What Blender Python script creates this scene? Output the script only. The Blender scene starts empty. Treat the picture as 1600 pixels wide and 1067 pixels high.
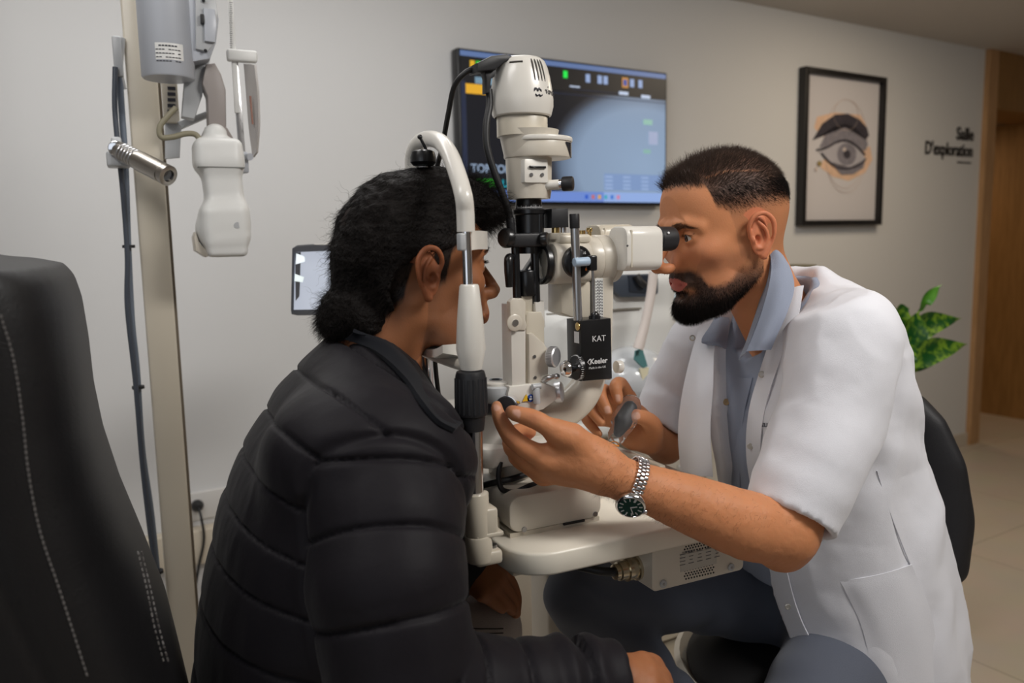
import bpy, math, numpy as np
from mathutils import Matrix, Vector
rng = np.random.default_rng(7)
S = bpy.context.scene
COL = S.collection
# ------------------------------------------------------------------ camera
FPX = 1250.0; CX0 = 800.0; CY0 = 533.5
ROLL = 0.020; PITCH = math.atan((533.5 - 375) / FPX)
AZ = math.radians(64.3); ROT = AZ - math.atan2(2030, FPX)
CAMZ = 1.28
_F0 = np.array([math.cos(AZ), math.sin(AZ), 0]); _R0 = np.array([math.sin(AZ), -math.cos(AZ), 0]); _U = np.array([0, 0, 1.])
FW = _F0 * math.cos(PITCH) - _U * math.sin(PITCH)
_UP = _F0 * math.sin(PITCH) + _U * math.cos(PITCH)
RT = _R0 * math.cos(ROLL) - _UP * math.sin(ROLL)
DN = -(_UP * math.cos(ROLL) + _R0 * math.sin(ROLL))
CAMP = np.array([0, 0, CAMZ])
cd = bpy.data.cameras.new('camera'); cam = bpy.data.objects.new('camera', cd); COL.objects.link(cam)
cd.sensor_width = 36; cd.lens = 36 * FPX / 1600; cd.clip_start = 0.05
mw = Matrix.Identity(4)
for i in range(3):
    mw[i][0] = RT[i]; mw[i][1] = -DN[i]; mw[i][2] = -FW[i]; mw[i][3] = CAMP[i]
cam.matrix_world = mw
cd.dof.use_dof = True; cd.dof.focus_distance = 1.12; cd.dof.aperture_fstop = 28.1 / 7.0
S.camera = cam
# ------------------------------------------------------------------ colour management, world, lights
S.view_settings.view_transform = 'Standard'; S.view_settings.look = 'None'
S.view_settings.gamma = 1; S.view_settings.use_curve_mapping = False
S.view_settings.exposure = 0.0
w = bpy.data.worlds.new('room_air'); S.world = w; w.use_nodes = True
w.node_tree.nodes['Background'].inputs[0].default_value = (0.75, 0.82, 1.0, 1)
w.node_tree.nodes['Background'].inputs[1].default_value = 0.08
def fromroom(p):
    c, s = math.cos(ROT), math.sin(ROT)
    return np.array([p[0] * c - p[1] * s, p[0] * s + p[1] * c, p[2]])
def area(name, loc, target, size, sizey, power, color, room=True):
    l = bpy.data.lights.new(name, 'AREA'); l.shape = 'RECTANGLE'; l.size = size; l.size_y = sizey; l.energy = power; l.color = color
    o = bpy.data.objects.new(name, l); COL.objects.link(o)
    a = fromroom(loc) if room else np.array(loc); b = fromroom(target) if room else np.array(target)
    o.location = a; o.rotation_euler = (Vector(b - a)).to_track_quat('-Z', 'Y').to_euler()
    return o
# cool area lamp added as a window stand-in behind and left of the camera, ceiling panels, an added fill, warm corridor lamp
area('window_stand_in', (-1.7, -1.1, 1.6), (0.8, 1.6, 1.1), 1.8, 1.4, 8, (0.82, 0.90, 1.0))
area('ceiling_and_fill_light', (0.5, 1.75, 2.27), (0.5, 1.9, 0), 1.4, 0.3, 10.5, (1.0, 0.99, 0.975))
area('ceiling_and_fill_light', (-0.35, 0.75, 2.27), (-0.1, 1.3, 0.8), 0.7, 0.4, 10, (1.0, 0.98, 0.96))  # added fill that brightens the left stand; no panel known here
area('ceiling_and_fill_light', (1.15, -0.15, 2.27), (1.25, 0.75, 1.0), 0.7, 0.5, 34, (1.0, 0.97, 0.93))
area('ceiling_and_fill_light', (3.3, 1.5, 2.27), (3.3, 1.7, 0), 0.6, 0.6, 13, (1.0, 0.83, 0.62))
area('corridor_light', (5.3, 3.6, 1.95), (5.3, 3.6, 0), 0.4, 0.4, 4.5, (1.0, 0.70, 0.40))
# ------------------------------------------------------------------ pixel to point helpers (1600x1067 frame)
def ray(x, y): return FW + RT * (x - CX0) / FPX + DN * (y - CY0) / FPX
def A(x, y, v): d = ray(x, y); return CAMP + d * (v / d[1])
def AX(x, y, v): d = ray(x, y); return CAMP + d * (v / d[0])
def AZP(x, y, v): d = ray(x, y); return CAMP + d * ((v - CAMZ) / d[2])
def toroom(p):
    c, s = math.cos(ROT), math.sin(ROT)
    return np.array([p[0] * c + p[1] * s, -p[0] * s + p[1] * c, p[2]])
def AR(x, y, v):
    """room coordinates of a pixel on the plane room-Y = v"""
    d = toroom(ray(x, y)); return np.array([0, 0, CAMZ]) + d * (v / d[1])
def ARX(x, y, v):
    d = toroom(ray(x, y)); return np.array([0, 0, CAMZ]) + d * (v / d[0])
def depth(p): return float((np.array(p) - CAMP) @ FW)
def rp(p, px): return px * depth(p) / FPX
# ------------------------------------------------------------------ materials
def mat(name, col, rough=0.5, metal=0.0, bump=0.0, bscale=60, var=0.0, vscale=8, emit=None, estr=0, trans=0, ior=1.45, sss=0, coat=0, attr=False, sheen=0, alpha=1, bstretch=None, spec=None, vcol=None):
    m = bpy.data.materials.new(name); m.use_nodes = True
    nt = m.node_tree; b = nt.nodes['Principled BSDF']
    b.inputs['Base Color'].default_value = (*col, 1); b.inputs['Roughness'].default_value = rough; b.inputs['Metallic'].default_value = metal
    if spec is not None: b.inputs['Specular IOR Level'].default_value = spec
    if trans: b.inputs['Transmission Weight'].default_value = trans; b.inputs['IOR'].default_value = ior
    if sss:
        b.inputs['Subsurface Weight'].default_value = sss; b.inputs['Subsurface Radius'].default_value = (1, .35, .2); b.inputs['Subsurface Scale'].default_value = .006
    if coat: b.inputs['Coat Weight'].default_value = coat; b.inputs['Coat Roughness'].default_value = .15
    if sheen: b.inputs['Sheen Weight'].default_value = sheen
    if alpha < 1: b.inputs['Alpha'].default_value = alpha
    if emit: b.inputs['Emission Color'].default_value = (*emit, 1); b.inputs['Emission Strength'].default_value = estr
    tc = nt.nodes.new('ShaderNodeTexCoord'); mp = nt.nodes.new('ShaderNodeMapping'); nt.links.new(tc.outputs['Object'], mp.inputs[0])
    if bstretch: mp.inputs['Scale'].default_value = bstretch
    src = None
    if attr:
        at = nt.nodes.new('ShaderNodeAttribute'); at.attribute_name = 'Col'; src = at.outputs['Color']
    if var:
        n = nt.nodes.new('ShaderNodeTexNoise'); n.inputs['Scale'].default_value = vscale; n.inputs['Detail'].default_value = 5
        nt.links.new(mp.outputs[0], n.inputs['Vector'])
        mr = nt.nodes.new('ShaderNodeMapRange'); mr.inputs['From Min'].default_value = .25; mr.inputs['From Max'].default_value = .75
        mr.inputs['To Min'].default_value = 1 - var; mr.inputs['To Max'].default_value = 1 + var
        nt.links.new(n.outputs[0], mr.inputs[0])
        mx = nt.nodes.new('ShaderNodeVectorMath'); mx.operation = 'SCALE'
        if src: nt.links.new(src, mx.inputs[0])
        else: mx.inputs[0].default_value = col
        nt.links.new(mr.outputs[0], mx.inputs['Scale']); src = mx.outputs[0]
    if src: nt.links.new(src, b.inputs['Base Color'])
    if bump:
        n = nt.nodes.new('ShaderNodeTexNoise'); n.inputs['Scale'].default_value = bscale; n.inputs['Detail'].default_value = 6
        nt.links.new(mp.outputs[0], n.inputs['Vector'])
        bp = nt.nodes.new('ShaderNodeBump'); bp.inputs['Strength'].default_value = bump; bp.inputs['Distance'].default_value = .01
        nt.links.new(n.outputs[0], bp.inputs['Height']); nt.links.new(bp.outputs[0], b.inputs['Normal'])
    return m
def srgb(r, g, b):
    f = lambda c: (c / 255 / 12.92) if c <= 10 else ((c / 255 + .055) / 1.055) ** 2.4
    return (f(r), f(g), f(b))
# ------------------------------------------------------------------ object helpers
ORIG = {}
def tag(o, label=None, cat=None, group=None, kind=None):
    if label: o['label'] = label
    if cat: o['category'] = cat
    if group: o['group'] = group
    if kind: o['kind'] = kind
    return o
def thing(name, label, cat, loc, group=None):
    o = bpy.data.objects.new(name, None); COL.objects.link(o); o.empty_display_size = .02
    o.location = tuple(float(v) for v in loc); ORIG[o] = np.array([float(v) for v in loc]); tag(o, label, cat, group); return o
def mkmesh(name, V, Fc, m, parent=None, smooth=True, angle=40, cols=None, label=None, orig=None):
    """V Nx3 world coordinates; Fc list of tuples or an int array (all quads/tris)"""
    V = np.asarray(V, dtype=np.float64).reshape(-1, 3)
    o0 = ORIG[parent] if parent is not None else (np.asarray(orig, float) if orig is not None else np.zeros(3))
    me = bpy.data.meshes.new(name)
    L = V - o0
    if isinstance(Fc, np.ndarray):
        n, k = Fc.shape
        me.vertices.add(len(L)); me.vertices.foreach_set('co', L.astype(np.float32).ravel())
        me.loops.add(n * k); me.loops.foreach_set('vertex_index', Fc.astype(np.int32).ravel())
        me.polygons.add(n); me.polygons.foreach_set('loop_start', np.arange(0, n * k, k, dtype=np.int32))
        me.update(calc_edges=True); me.validate()
    else:
        me.from_pydata([tuple(v) for v in L], [], Fc); me.validate(); me.update()
    me.materials.append(m)
    if smooth:
        me.polygons.foreach_set('use_smooth', np.ones(len(me.polygons), dtype=bool))
        if angle < 180:
            try: me.set_sharp_from_angle(angle=math.radians(angle))
            except Exception: pass
    if cols is not None:
        a = me.color_attributes.new('Col', 'FLOAT_COLOR', 'POINT')
        c = np.ones((len(L), 4), np.float32); c[:, :3] = cols; a.data.foreach_set('color', c.ravel())
    o = bpy.data.objects.new(name, me); COL.objects.link(o)
    if parent is not None: o.parent = parent
    else: o.location = tuple(o0)
    ORIG[o] = o0
    if label: o['label'] = label
    return o
def basis(axis, up=(0, 0, 1)):
    a = np.array(axis, float); a /= np.linalg.norm(a); u = np.array(up, float)
    if abs(a @ u) > .98: u = np.array([1., 0, 0]) if abs(a[0]) < .9 else np.array([0, 1., 0])
    s = np.cross(u, a); s /= np.linalg.norm(s); u = np.cross(a, s)
    return s, u, a
class MB:
    def __init__(s): s.V = []; s.F = []; s.n = 0
    def add(s, V, Fc):
        V = np.asarray(V, float).reshape(-1, 3); s.V.append(V); s.F += [tuple(i + s.n for i in f) for f in Fc]; s.n += len(V); return s
    def box(s, c, size, ax=None, r=0.0, seg=2):
        """box with edges rounded by r; ax: three row vectors"""
        c = np.array(c, float); h = np.array(size, float) / 2
        if r <= 0:
            P = np.array([[x, y, z] for x in (-1, 1) for y in (-1, 1) for z in (-1, 1)], float) * h
            Fc = [(0, 1, 3, 2), (4, 6, 7, 5), (0, 4, 5, 1), (2, 3, 7, 6), (0, 2, 6, 4), (1, 5, 7, 3)]
        else:
            r = min(r, h.min() * .99); g = [-1.] ; t = np.linspace(0, 1, seg + 1)
            # cube-sphere grid rounded
            vals = lambda hh: np.concatenate([-hh + r * (1 - np.cos(t * math.pi / 2)) * 0 + 0 * t, []])
            P = []; Fc = []
            idx = {}
            def coords(hh):
                a = np.linspace(-1, 1, 0)
                inner = hh - r
                return [-(inner) - r * math.cos(i * math.pi / 2 / seg) for i in range(seg)] + [-inner, inner] + [inner + r * math.sin(i * math.pi / 2 / seg) for i in range(1, seg + 1)]
            def pt(p):
                q = np.clip(p, -(h - r), h - r); d = p - q; L = np.linalg.norm(d)
                return q + d / L * r if L > 1e-12 else p
            for a in range(3):
                b, cc = (a + 1) % 3, (a + 2) % 3
                cb, ccs = coords(h[b]), coords(h[cc])
                for sg in (-1, 1):
                    base = len(P); nb, nc = len(cb), len(ccs)
                    for u in cb:
                        for v in ccs:
                            p = np.zeros(3); p[a] = sg * h[a]; p[b] = u; p[cc] = v
                            P.append(pt(p))
                    for i in range(nb - 1):
                        for j in range(nc - 1):
                            f = (base + i * nc + j, base + (i + 1) * nc + j, base + (i + 1) * nc + j + 1, base + i * nc + j + 1)
                            Fc.append(f if sg > 0 else f[::-1])
            P = np.array(P)
        if ax is not None: P = P @ np.array(ax)
        return s.add(P + c, Fc)
    def lathe(s, prof, origin, axis=(0, 0, 1), seg=40, sx=1.0, up=(0, 0, 1), close=True):
        """prof: list (r, h) along axis"""
        a, b, n = basis(axis, up); th = np.linspace(0, 2 * math.pi, seg, endpoint=False); V = []
        for r, h in prof:
            for t in th: V.append(np.array(origin, float) + a * (r * math.cos(t) * sx) + b * (r * math.sin(t)) + n * h)
        Fc = []; m = len(prof)
        for i in range(m - 1):
            for j in range(seg):
                k = (j + 1) % seg; Fc.append((i * seg + j, i * seg + k, (i + 1) * seg + k, (i + 1) * seg + j))
        if close:
            if prof[0][0] > 1e-6: Fc.append(tuple(range(seg))[::-1])
            if prof[-1][0] > 1e-6: Fc.append(tuple((m - 1) * seg + j for j in range(seg)))
        return s.add(V, Fc)
    def cyl(s, p0, p1, r0, r1=None, seg=32, bev=0.0, up=(0, 0, 1), sx=1.0):
        p0 = np.array(p0, float); p1 = np.array(p1, float); r1 = r0 if r1 is None else r1; L = np.linalg.norm(p1 - p0)
        if bev > 0: prof = [(r0 - bev, 0), (r0 - bev * .3, bev * .3), (r0, bev), (r1, L - bev), (r1 - bev * .3, L - bev * .3), (r1 - bev, L)]
        else: prof = [(r0, 0), (r1, L)]
        return s.lathe(prof, p0, p1 - p0, seg, sx, up)
    def tube(s, pts, r, seg=12, smooth=True, n=6, closed=False, flat=1.0):
        P = spline(pts, n, closed) if smooth else np.array(pts, float)
        R_ = np.interp(np.linspace(0, 1, len(P)), np.linspace(0, 1, len(r)), r) if hasattr(r, '__len__') else np.full(len(P), r)
        T = np.gradient(P, axis=0); T /= np.linalg.norm(T, axis=1)[:, None]
        u = basis(T[0])[0]; V = []
        for p, t, rr in zip(P, T, R_):
            u = u - t * (u @ t); u /= np.linalg.norm(u); v = np.cross(t, u)
            for a in np.linspace(0, 2 * math.pi, seg, endpoint=False): V.append(p + u * rr * math.cos(a) + v * rr * flat * math.sin(a))
        Fc = [(i * seg + j, i * seg + (j + 1) % seg, (i + 1) * seg + (j + 1) % seg, (i + 1) * seg + j) for i in range(len(P) - 1) for j in range(seg)]
        Fc += [tuple(range(seg))[::-1], tuple((len(P) - 1) * seg + j for j in range(seg))]
        return s.add(V, Fc)
    def prism(s, poly, vec, bev=0):
        """extrude a planar polygon (list of 3-D points) by vec"""
        P = np.array(poly, float); n = len(P); v = np.array(vec, float)
        if bev > 0:
            c = P.mean(0); Ls = np.linalg.norm(v); vn = v / Ls
            def inset(P, d):
                out = []
                nn = np.zeros(3)
                for i in range(n): nn += np.cross(P[i] - c, P[(i + 1) % n] - c)
                nn /= np.linalg.norm(nn)
                for i in range(n):
                    e0 = P[i] - P[i - 1]; e1 = P[(i + 1) % n] - P[i]; e0 = e0 / np.linalg.norm(e0); e1 = e1 / np.linalg.norm(e1)
                    n0 = np.cross(nn, e0); n1 = np.cross(nn, e1); b = n0 + n1; b /= max(1e-9, np.linalg.norm(b)); out.append(P[i] + b * d / max(.4, b @ n0))
                return np.array(out)
            In = inset(P, bev); Im = inset(P, bev * .3)
            rings = [In, Im + vn * bev * .3, P + vn * bev, P + v - vn * bev, Im + v - vn * bev * .3, In + v]
        else: rings = [P, P + v]
        V = np.concatenate(rings); m = len(rings)
        Fc = [(i * n + j, i * n + (j + 1) % n, (i + 1) * n + (j + 1) % n, (i + 1) * n + j) for i in range(m - 1) for j in range(n)]
        Fc += [tuple(range(n))[::-1], tuple((m - 1) * n + j for j in range(n))]
        return s.add(V, Fc)
    def ellipsoid(s, c, r, ax=None, seg=24, rings=14):
        V = []; Fc = []
        for i in range(rings + 1):
            t = math.pi * i / rings
            for j in range(seg):
                a = 2 * math.pi * j / seg; V.append([math.sin(t) * math.cos(a), math.sin(t) * math.sin(a), math.cos(t)])
        V = np.array(V) * np.array(r)
        if ax is not None: V = V @ np.array(ax)
        for i in range(rings):
            for j in range(seg): Fc.append((i * seg + j, (i + 1) * seg + j, (i + 1) * seg + (j + 1) % seg, i * seg + (j + 1) % seg))
        return s.add(V + np.array(c), Fc)
    def text(s, string, size, origin, xdir, ydir, ext=0.0004, align='LEFT', sx=1.0, bold=0.0):
        cu = bpy.data.curves.new('t', 'FONT'); cu.body = string; cu.size = 1; cu.extrude = ext / size; cu.align_x = align; cu.resolution_u = 3; cu.offset = bold
        o = bpy.data.objects.new('t', cu); COL.objects.link(o); dg = bpy.context.evaluated_depsgraph_get()
        me = bpy.data.meshes.new_from_object(o.evaluated_get(dg)); P = np.array([v.co[:] for v in me.vertices]).reshape(-1, 3) * size
        xd = np.array(xdir, float); yd = np.array(ydir, float); xd /= np.linalg.norm(xd); yd /= np.linalg.norm(yd); zd = np.cross(xd, yd)
        V = np.array(origin, float) + P[:, :1] * xd * sx + P[:, 1:2] * yd + P[:, 2:3] * zd; Fc = [tuple(p.vertices) for p in me.polygons]
        bpy.data.objects.remove(o); bpy.data.meshes.remove(me); bpy.data.curves.remove(cu)
        return s.add(V, Fc)
    def build(s, name, m, parent=None, label=None, smooth=True, angle=40, room=False, orig=None, weld=True):
        V = np.concatenate(s.V)
        if room: V = np.array([fromroom(v) for v in V])
        o = mkmesh(name, V, s.F, m, parent, smooth, angle, label=label, orig=orig)
        return o
def spline(pts, n=6, closed=False):
    P = np.array(pts, float)
    if len(P) < 3: return P
    E_ = np.vstack([2 * P[0] - P[1], P, 2 * P[-1] - P[-2]]); out = []
    for i in range(1, len(E_) - 2):
        p0, p1, p2, p3 = E_[i - 1:i + 3]
        for t in np.linspace(0, 1, n, endpoint=False):
            out.append(.5 * ((2 * p1) + (-p0 + p2) * t + (2 * p0 - 5 * p1 + 4 * p2 - p3) * t * t + (-p0 + 3 * p1 - 3 * p2 + p3) * t ** 3))
    out.append(P[-1]); return np.array(out)
def rrect(w, h, r, n=5):
    """rounded rectangle outline in 2-D, counter-clockwise"""
    out = []
    for cx, cy, a0 in ((w / 2 - r, h / 2 - r, 0), (-w / 2 + r, h / 2 - r, 90), (-w / 2 + r, -h / 2 + r, 180), (w / 2 - r, -h / 2 + r, 270)):
        for i in range(n + 1):
            a = math.radians(a0 + 90 * i / n); out.append((cx + r * math.cos(a), cy + r * math.sin(a)))
    return out
# ------------------------------------------------------------------ distance-field sculpting
def vnoise(P, scale, seed=0, octs=3):
    """smooth value noise, about -1..1, on Nx3 points"""
    out = np.zeros(len(P)); amp = 1; tot = 0
    for o in range(octs):
        q = P * scale * (2 ** o) + seed * 17.3 + 100; i = np.floor(q).astype(np.int64); f = q - i; f = f * f * (3 - 2 * f); v = 0
        for dx in (0, 1):
            for dy in (0, 1):
                for dz in (0, 1):
                    h = ((i[:, 0] + dx) * 73856093) ^ ((i[:, 1] + dy) * 19349663) ^ ((i[:, 2] + dz) * 83492791) ^ (seed * 2654435761)
                    h = (h ^ (h >> 13)) * 1274126177 & 0x7fffffff; h = ((h ^ (h >> 16)) & 0xffff) / 32767.5 - 1
                    v = v + h * (f[:, 0] if dx else 1 - f[:, 0]) * (f[:, 1] if dy else 1 - f[:, 1]) * (f[:, 2] if dz else 1 - f[:, 2])
        out += v * amp; tot += amp; amp *= .5
    return out / tot
class SDF:
    def __init__(s, lo, hi, h):
        s.lo = np.array(lo, float); s.h = h; s.n = np.ceil((np.array(hi) - s.lo) / h).astype(int) + 1
        s.ax = [s.lo[i] + np.arange(s.n[i]) * h for i in range(3)]; s.d = np.full(tuple(s.n), 1.0, np.float32)
    def _sl(s, lo, hi):
        a = np.clip(np.floor((np.array(lo) - s.lo) / s.h).astype(int), 0, s.n); b = np.clip(np.ceil((np.array(hi) - s.lo) / s.h).astype(int) + 1, 0, s.n)
        if (b <= a).any(): return None
        sl = tuple(slice(a[i], b[i]) for i in range(3))
        g = (s.ax[0][sl[0]][:, None, None], s.ax[1][sl[1]][None, :, None], s.ax[2][sl[2]][None, None, :])
        return sl, g
    def op(s, fn, lo, hi, k=0.005, mode='add'):
        m = max(k, s.h * 2) * 1.2 + s.h * 2; r = s._sl(np.array(lo) - m, np.array(hi) + m)
        if r is None: return s
        sl, g = r; e = fn(*g).astype(np.float32); d = s.d[sl]
        if mode == 'add':
            if k > 0: hh = np.clip(.5 + .5 * (d - e) / k, 0, 1); s.d[sl] = d * (1 - hh) + e * hh - k * hh * (1 - hh)
            else: s.d[sl] = np.minimum(d, e)
        else:
            e = -e
            if k > 0: hh = np.clip(.5 - .5 * (d - e) / k, 0, 1); s.d[sl] = d * (1 - hh) + e * hh + k * hh * (1 - hh)
            else: s.d[sl] = np.maximum(d, e)
        return s
    def cap(s, a, b, ra, rb=None, k=.005, mode='add', flat=None):
        a = np.array(a, float); b = np.array(b, float); rb = ra if rb is None else rb; ab = b - a; L2 = max(ab @ ab, 1e-12)
        if flat: fn_ = np.array(flat[0], float); fn_ /= np.linalg.norm(fn_); q = 1 / flat[1] ** 2 - 1
        def fn(x, y, z):
            px, py, pz = x - a[0], y - a[1], z - a[2]; t = np.clip((px * ab[0] + py * ab[1] + pz * ab[2]) / L2, 0, 1)
            px = px - ab[0] * t; py = py - ab[1] * t; pz = pz - ab[2] * t; d2 = px * px + py * py + pz * pz
            if flat: c = px * fn_[0] + py * fn_[1] + pz * fn_[2]; d2 = d2 + c * c * q
            return np.sqrt(np.maximum(d2, 0)) - (ra + (rb - ra) * t)
        R_ = max(ra, rb); return s.op(fn, np.minimum(a, b) - R_, np.maximum(a, b) + R_, k, mode)
    def chain(s, pts, rad, k=.005, mode='add', flat=None, sp=0):
        P = spline(pts, sp) if sp else np.array(pts, float)
        R_ = np.interp(np.linspace(0, 1, len(P)), np.linspace(0, 1, len(rad)), rad) if hasattr(rad, '__len__') else np.full(len(P), rad)
        if sp and hasattr(rad, '__len__'):
            R_ = np.interp(np.linspace(0, len(pts) - 1, len(P)), np.arange(len(rad)) * (len(pts) - 1) / (len(rad) - 1), rad)
        # union inside the chain first (no bulge), then blend once
        def fn(x, y, z):
            best = None
            for i in range(len(P) - 1):
                a, b = P[i], P[i + 1]; ab = b - a; L2 = max(ab @ ab, 1e-12)
                px, py, pz = x - a[0], y - a[1], z - a[2]; t = np.clip((px * ab[0] + py * ab[1] + pz * ab[2]) / L2, 0, 1)
                px = px - ab[0] * t; py = py - ab[1] * t; pz = pz - ab[2] * t; d2 = px * px + py * py + pz * pz
                if flat:
                    f_ = np.array(flat[0], float); f_ = f_ / np.linalg.norm(f_); c = px * f_[0] + py * f_[1] + pz * f_[2]; d2 = d2 + c * c * (1 / flat[1] ** 2 - 1)
                e = np.sqrt(np.maximum(d2, 0)) - (R_[i] + (R_[i + 1] - R_[i]) * t)
                best = e if best is None else np.minimum(best, e)
            return best
        m = R_.max(); return s.op(fn, P.min(0) - m, P.max(0) + m, k, mode)
    def ell(s, c, r, k=.005, mode='add', ax=None):
        c = np.array(c, float); r = np.array(r, float) * np.ones(3)
        M_ = np.eye(3) if ax is None else np.array(ax, float)
        def fn(x, y, z):
            p = [x - c[0], y - c[1], z - c[2]]; u = [p[0] * M_[i][0] + p[1] * M_[i][1] + p[2] * M_[i][2] for i in range(3)]
            k0 = np.sqrt(sum((u[i] / r[i]) ** 2 for i in range(3))); k1 = np.sqrt(sum((u[i] / r[i] ** 2) ** 2 for i in range(3)))
            return k0 * (k0 - 1) / np.maximum(k1, 1e-9)
        R_ = r.max() if ax is not None else r; return s.op(fn, c - R_, c + R_, k, mode)
    def box(s, c, half, r=.003, k=.005, mode='add', ax=None):
        c = np.array(c, float); h = np.array(half, float) - r; M_ = np.eye(3) if ax is None else np.array(ax, float)
        def fn(x, y, z):
            p = [x - c[0], y - c[1], z - c[2]]; q = [np.abs(p[0] * M_[i][0] + p[1] * M_[i][1] + p[2] * M_[i][2]) - h[i] for i in range(3)]
            o = np.sqrt(sum(np.maximum(v, 0) ** 2 for v in q)); return o + np.minimum(np.maximum(np.maximum(q[0], q[1]), q[2]), 0) - r
        R_ = np.linalg.norm(half) if ax is not None else np.array(half); return s.op(fn, c - R_, c + R_, k, mode)
    def mesh(s, smooth=1):
        d = s.d; ins = d < 0; nx, ny, nz = d.shape
        cnt = np.zeros((nx - 1, ny - 1, nz - 1), np.int8); cr = [(i, j, k) for i in (0, 1) for j in (0, 1) for k in (0, 1)]
        for i, j, k in cr: cnt += ins[i:nx - 1 + i, j:ny - 1 + j, k:nz - 1 + k]
        act = (cnt > 0) & (cnt < 8); I = np.argwhere(act); vid = np.full(act.shape, -1, np.int32); vid[act] = np.arange(len(I))
        cv = {c: d[I[:, 0] + c[0], I[:, 1] + c[1], I[:, 2] + c[2]] for c in cr}; ps = np.zeros((len(I), 3)); ct = np.zeros(len(I))
        for c in cr:
            for a in range(3):
                if c[a] == 0:
                    e = list(c); e[a] = 1; e = tuple(e); va, vb = cv[c], cv[e]; m = (va < 0) != (vb < 0)
                    t = np.where(m, va / np.where(m, va - vb, 1), 0); q = np.tile(np.array(c, float), (len(I), 1)); q[:, a] += t; ps += q * m[:, None]; ct += m
        V = s.lo + (I + ps / ct[:, None]) * s.h; Q = []
        for a in range(3):
            b, c = (a + 1) % 3, (a + 2) % 3; sl0 = [slice(None)] * 3; sl1 = [slice(None)] * 3; sl0[a] = slice(0, d.shape[a] - 1); sl1[a] = slice(1, d.shape[a])
            x0 = ins[tuple(sl0)]; x1 = ins[tuple(sl1)]; E_ = np.argwhere(x0 != x1)
            ok = (E_[:, b] > 0) & (E_[:, c] > 0) & (E_[:, b] < d.shape[b] - 1) & (E_[:, c] < d.shape[c] - 1); E_ = E_[ok]
            fl = x0[tuple(E_.T)]
            def vv(db, dc):
                G = E_.copy(); G[:, b] -= db; G[:, c] -= dc; return vid[tuple(G.T)]
            q = np.stack([vv(1, 1), vv(0, 1), vv(0, 0), vv(1, 0)], 1); q[~fl] = q[~fl][:, ::-1]; Q.append(q)
        Q = np.concatenate(Q)
        for _ in range(smooth): V = lap(V, Q)
        return V, Q
def lap(V, Q, w=.5, mask=None):
    a = np.concatenate([Q[:, i] for i in range(4)]); b = np.concatenate([Q[:, (i + 1) % 4] for i in range(4)])
    cnt = np.bincount(a, minlength=len(V)) + np.bincount(b, minlength=len(V)); W_ = np.zeros_like(V)
    for i in range(3): W_[:, i] = np.bincount(a, V[b, i], len(V)) + np.bincount(b, V[a, i], len(V))
    N_ = W_ / np.maximum(cnt, 1)[:, None]; ww = w if mask is None else (w * mask)[:, None]
    return V + (N_ - V) * ww
def vnorm(V, Q):
    n = np.cross(V[Q[:, 2]] - V[Q[:, 0]], V[Q[:, 3]] - V[Q[:, 1]]); N_ = np.zeros_like(V)
    for c in range(4):
        for i in range(3): N_[:, i] += np.bincount(Q[:, c], n[:, i], len(V))
    return N_ / np.maximum(np.linalg.norm(N_, axis=1), 1e-12)[:, None]
def sstep(x, a, b): t = np.clip((x - a) / (b - a), 0, 1); return t * t * (3 - 2 * t)
def blend(c, col, m): return c * (1 - m[:, None]) + np.array(col) * m[:, None]
def gauss(P, c, r): return np.exp(-(((P - np.array(c)) / np.array(r)) ** 2).sum(1))
def strands(name, roots, dirs, lens, m, parent, r=.00025, seg=5, curl=.0, grav=0.0, label=None, kind=None, sides=3, bend=None, jitter=.25, taper=.2, curlf=40, seed=3):
    """many thin tapered hair strands as one mesh"""
    g = np.random.default_rng(seed); n = len(roots); P = np.zeros((n, seg + 1, 3)); P[:, 0] = roots; D = dirs + g.normal(0, jitter, (n, 3)); D /= np.linalg.norm(D, axis=1)[:, None]
    st = (lens / seg)[:, None]; ph = g.uniform(0, 6.28, n)[:, None]; ax1 = g.normal(0, 1, (n, 3)); ax1 /= np.linalg.norm(ax1, axis=1)[:, None]
    for i in range(seg):
        if bend is not None: D = D + bend(P[:, i], i) * 1.0
        D = D + np.array([0, 0, -grav])
        if curl: D = D + curl * (ax1 * np.cos(ph + i * curlf / seg) + np.cross(ax1, D) * np.sin(ph + i * curlf / seg))
        D /= np.linalg.norm(D, axis=1)[:, None]; P[:, i + 1] = P[:, i] + D * st
    T = P[:, -1] - P[:, 0]; T /= np.maximum(np.linalg.norm(T, axis=1), 1e-9)[:, None]; u = np.cross(T, ax1); u /= np.maximum(np.linalg.norm(u, axis=1), 1e-9)[:, None]; v = np.cross(T, u)
    rad = r * np.linspace(1, taper, seg + 1); V = np.zeros((n, seg + 1, sides, 3))
    for k in range(sides):
        a = 2 * math.pi * k / sides; o = u * math.cos(a) + v * math.sin(a); V[:, :, k] = P + o[:, None, :] * rad[None, :, None]
    base = np.arange(n)[:, None, None] * ((seg + 1) * sides); i = np.arange(seg)[None, :, None] * sides; k = np.arange(sides)[None, None, :]; k2 = (k + 1) % sides
    Q = np.stack([base + i + k, base + i + k2, base + i + sides + k2, base + i + sides + k], -1).reshape(-1, 4)
    o = mkmesh(name, V.reshape(-1, 3), Q, m, parent, angle=180, label=label)
    if kind: o['kind'] = kind
    return o
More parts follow.
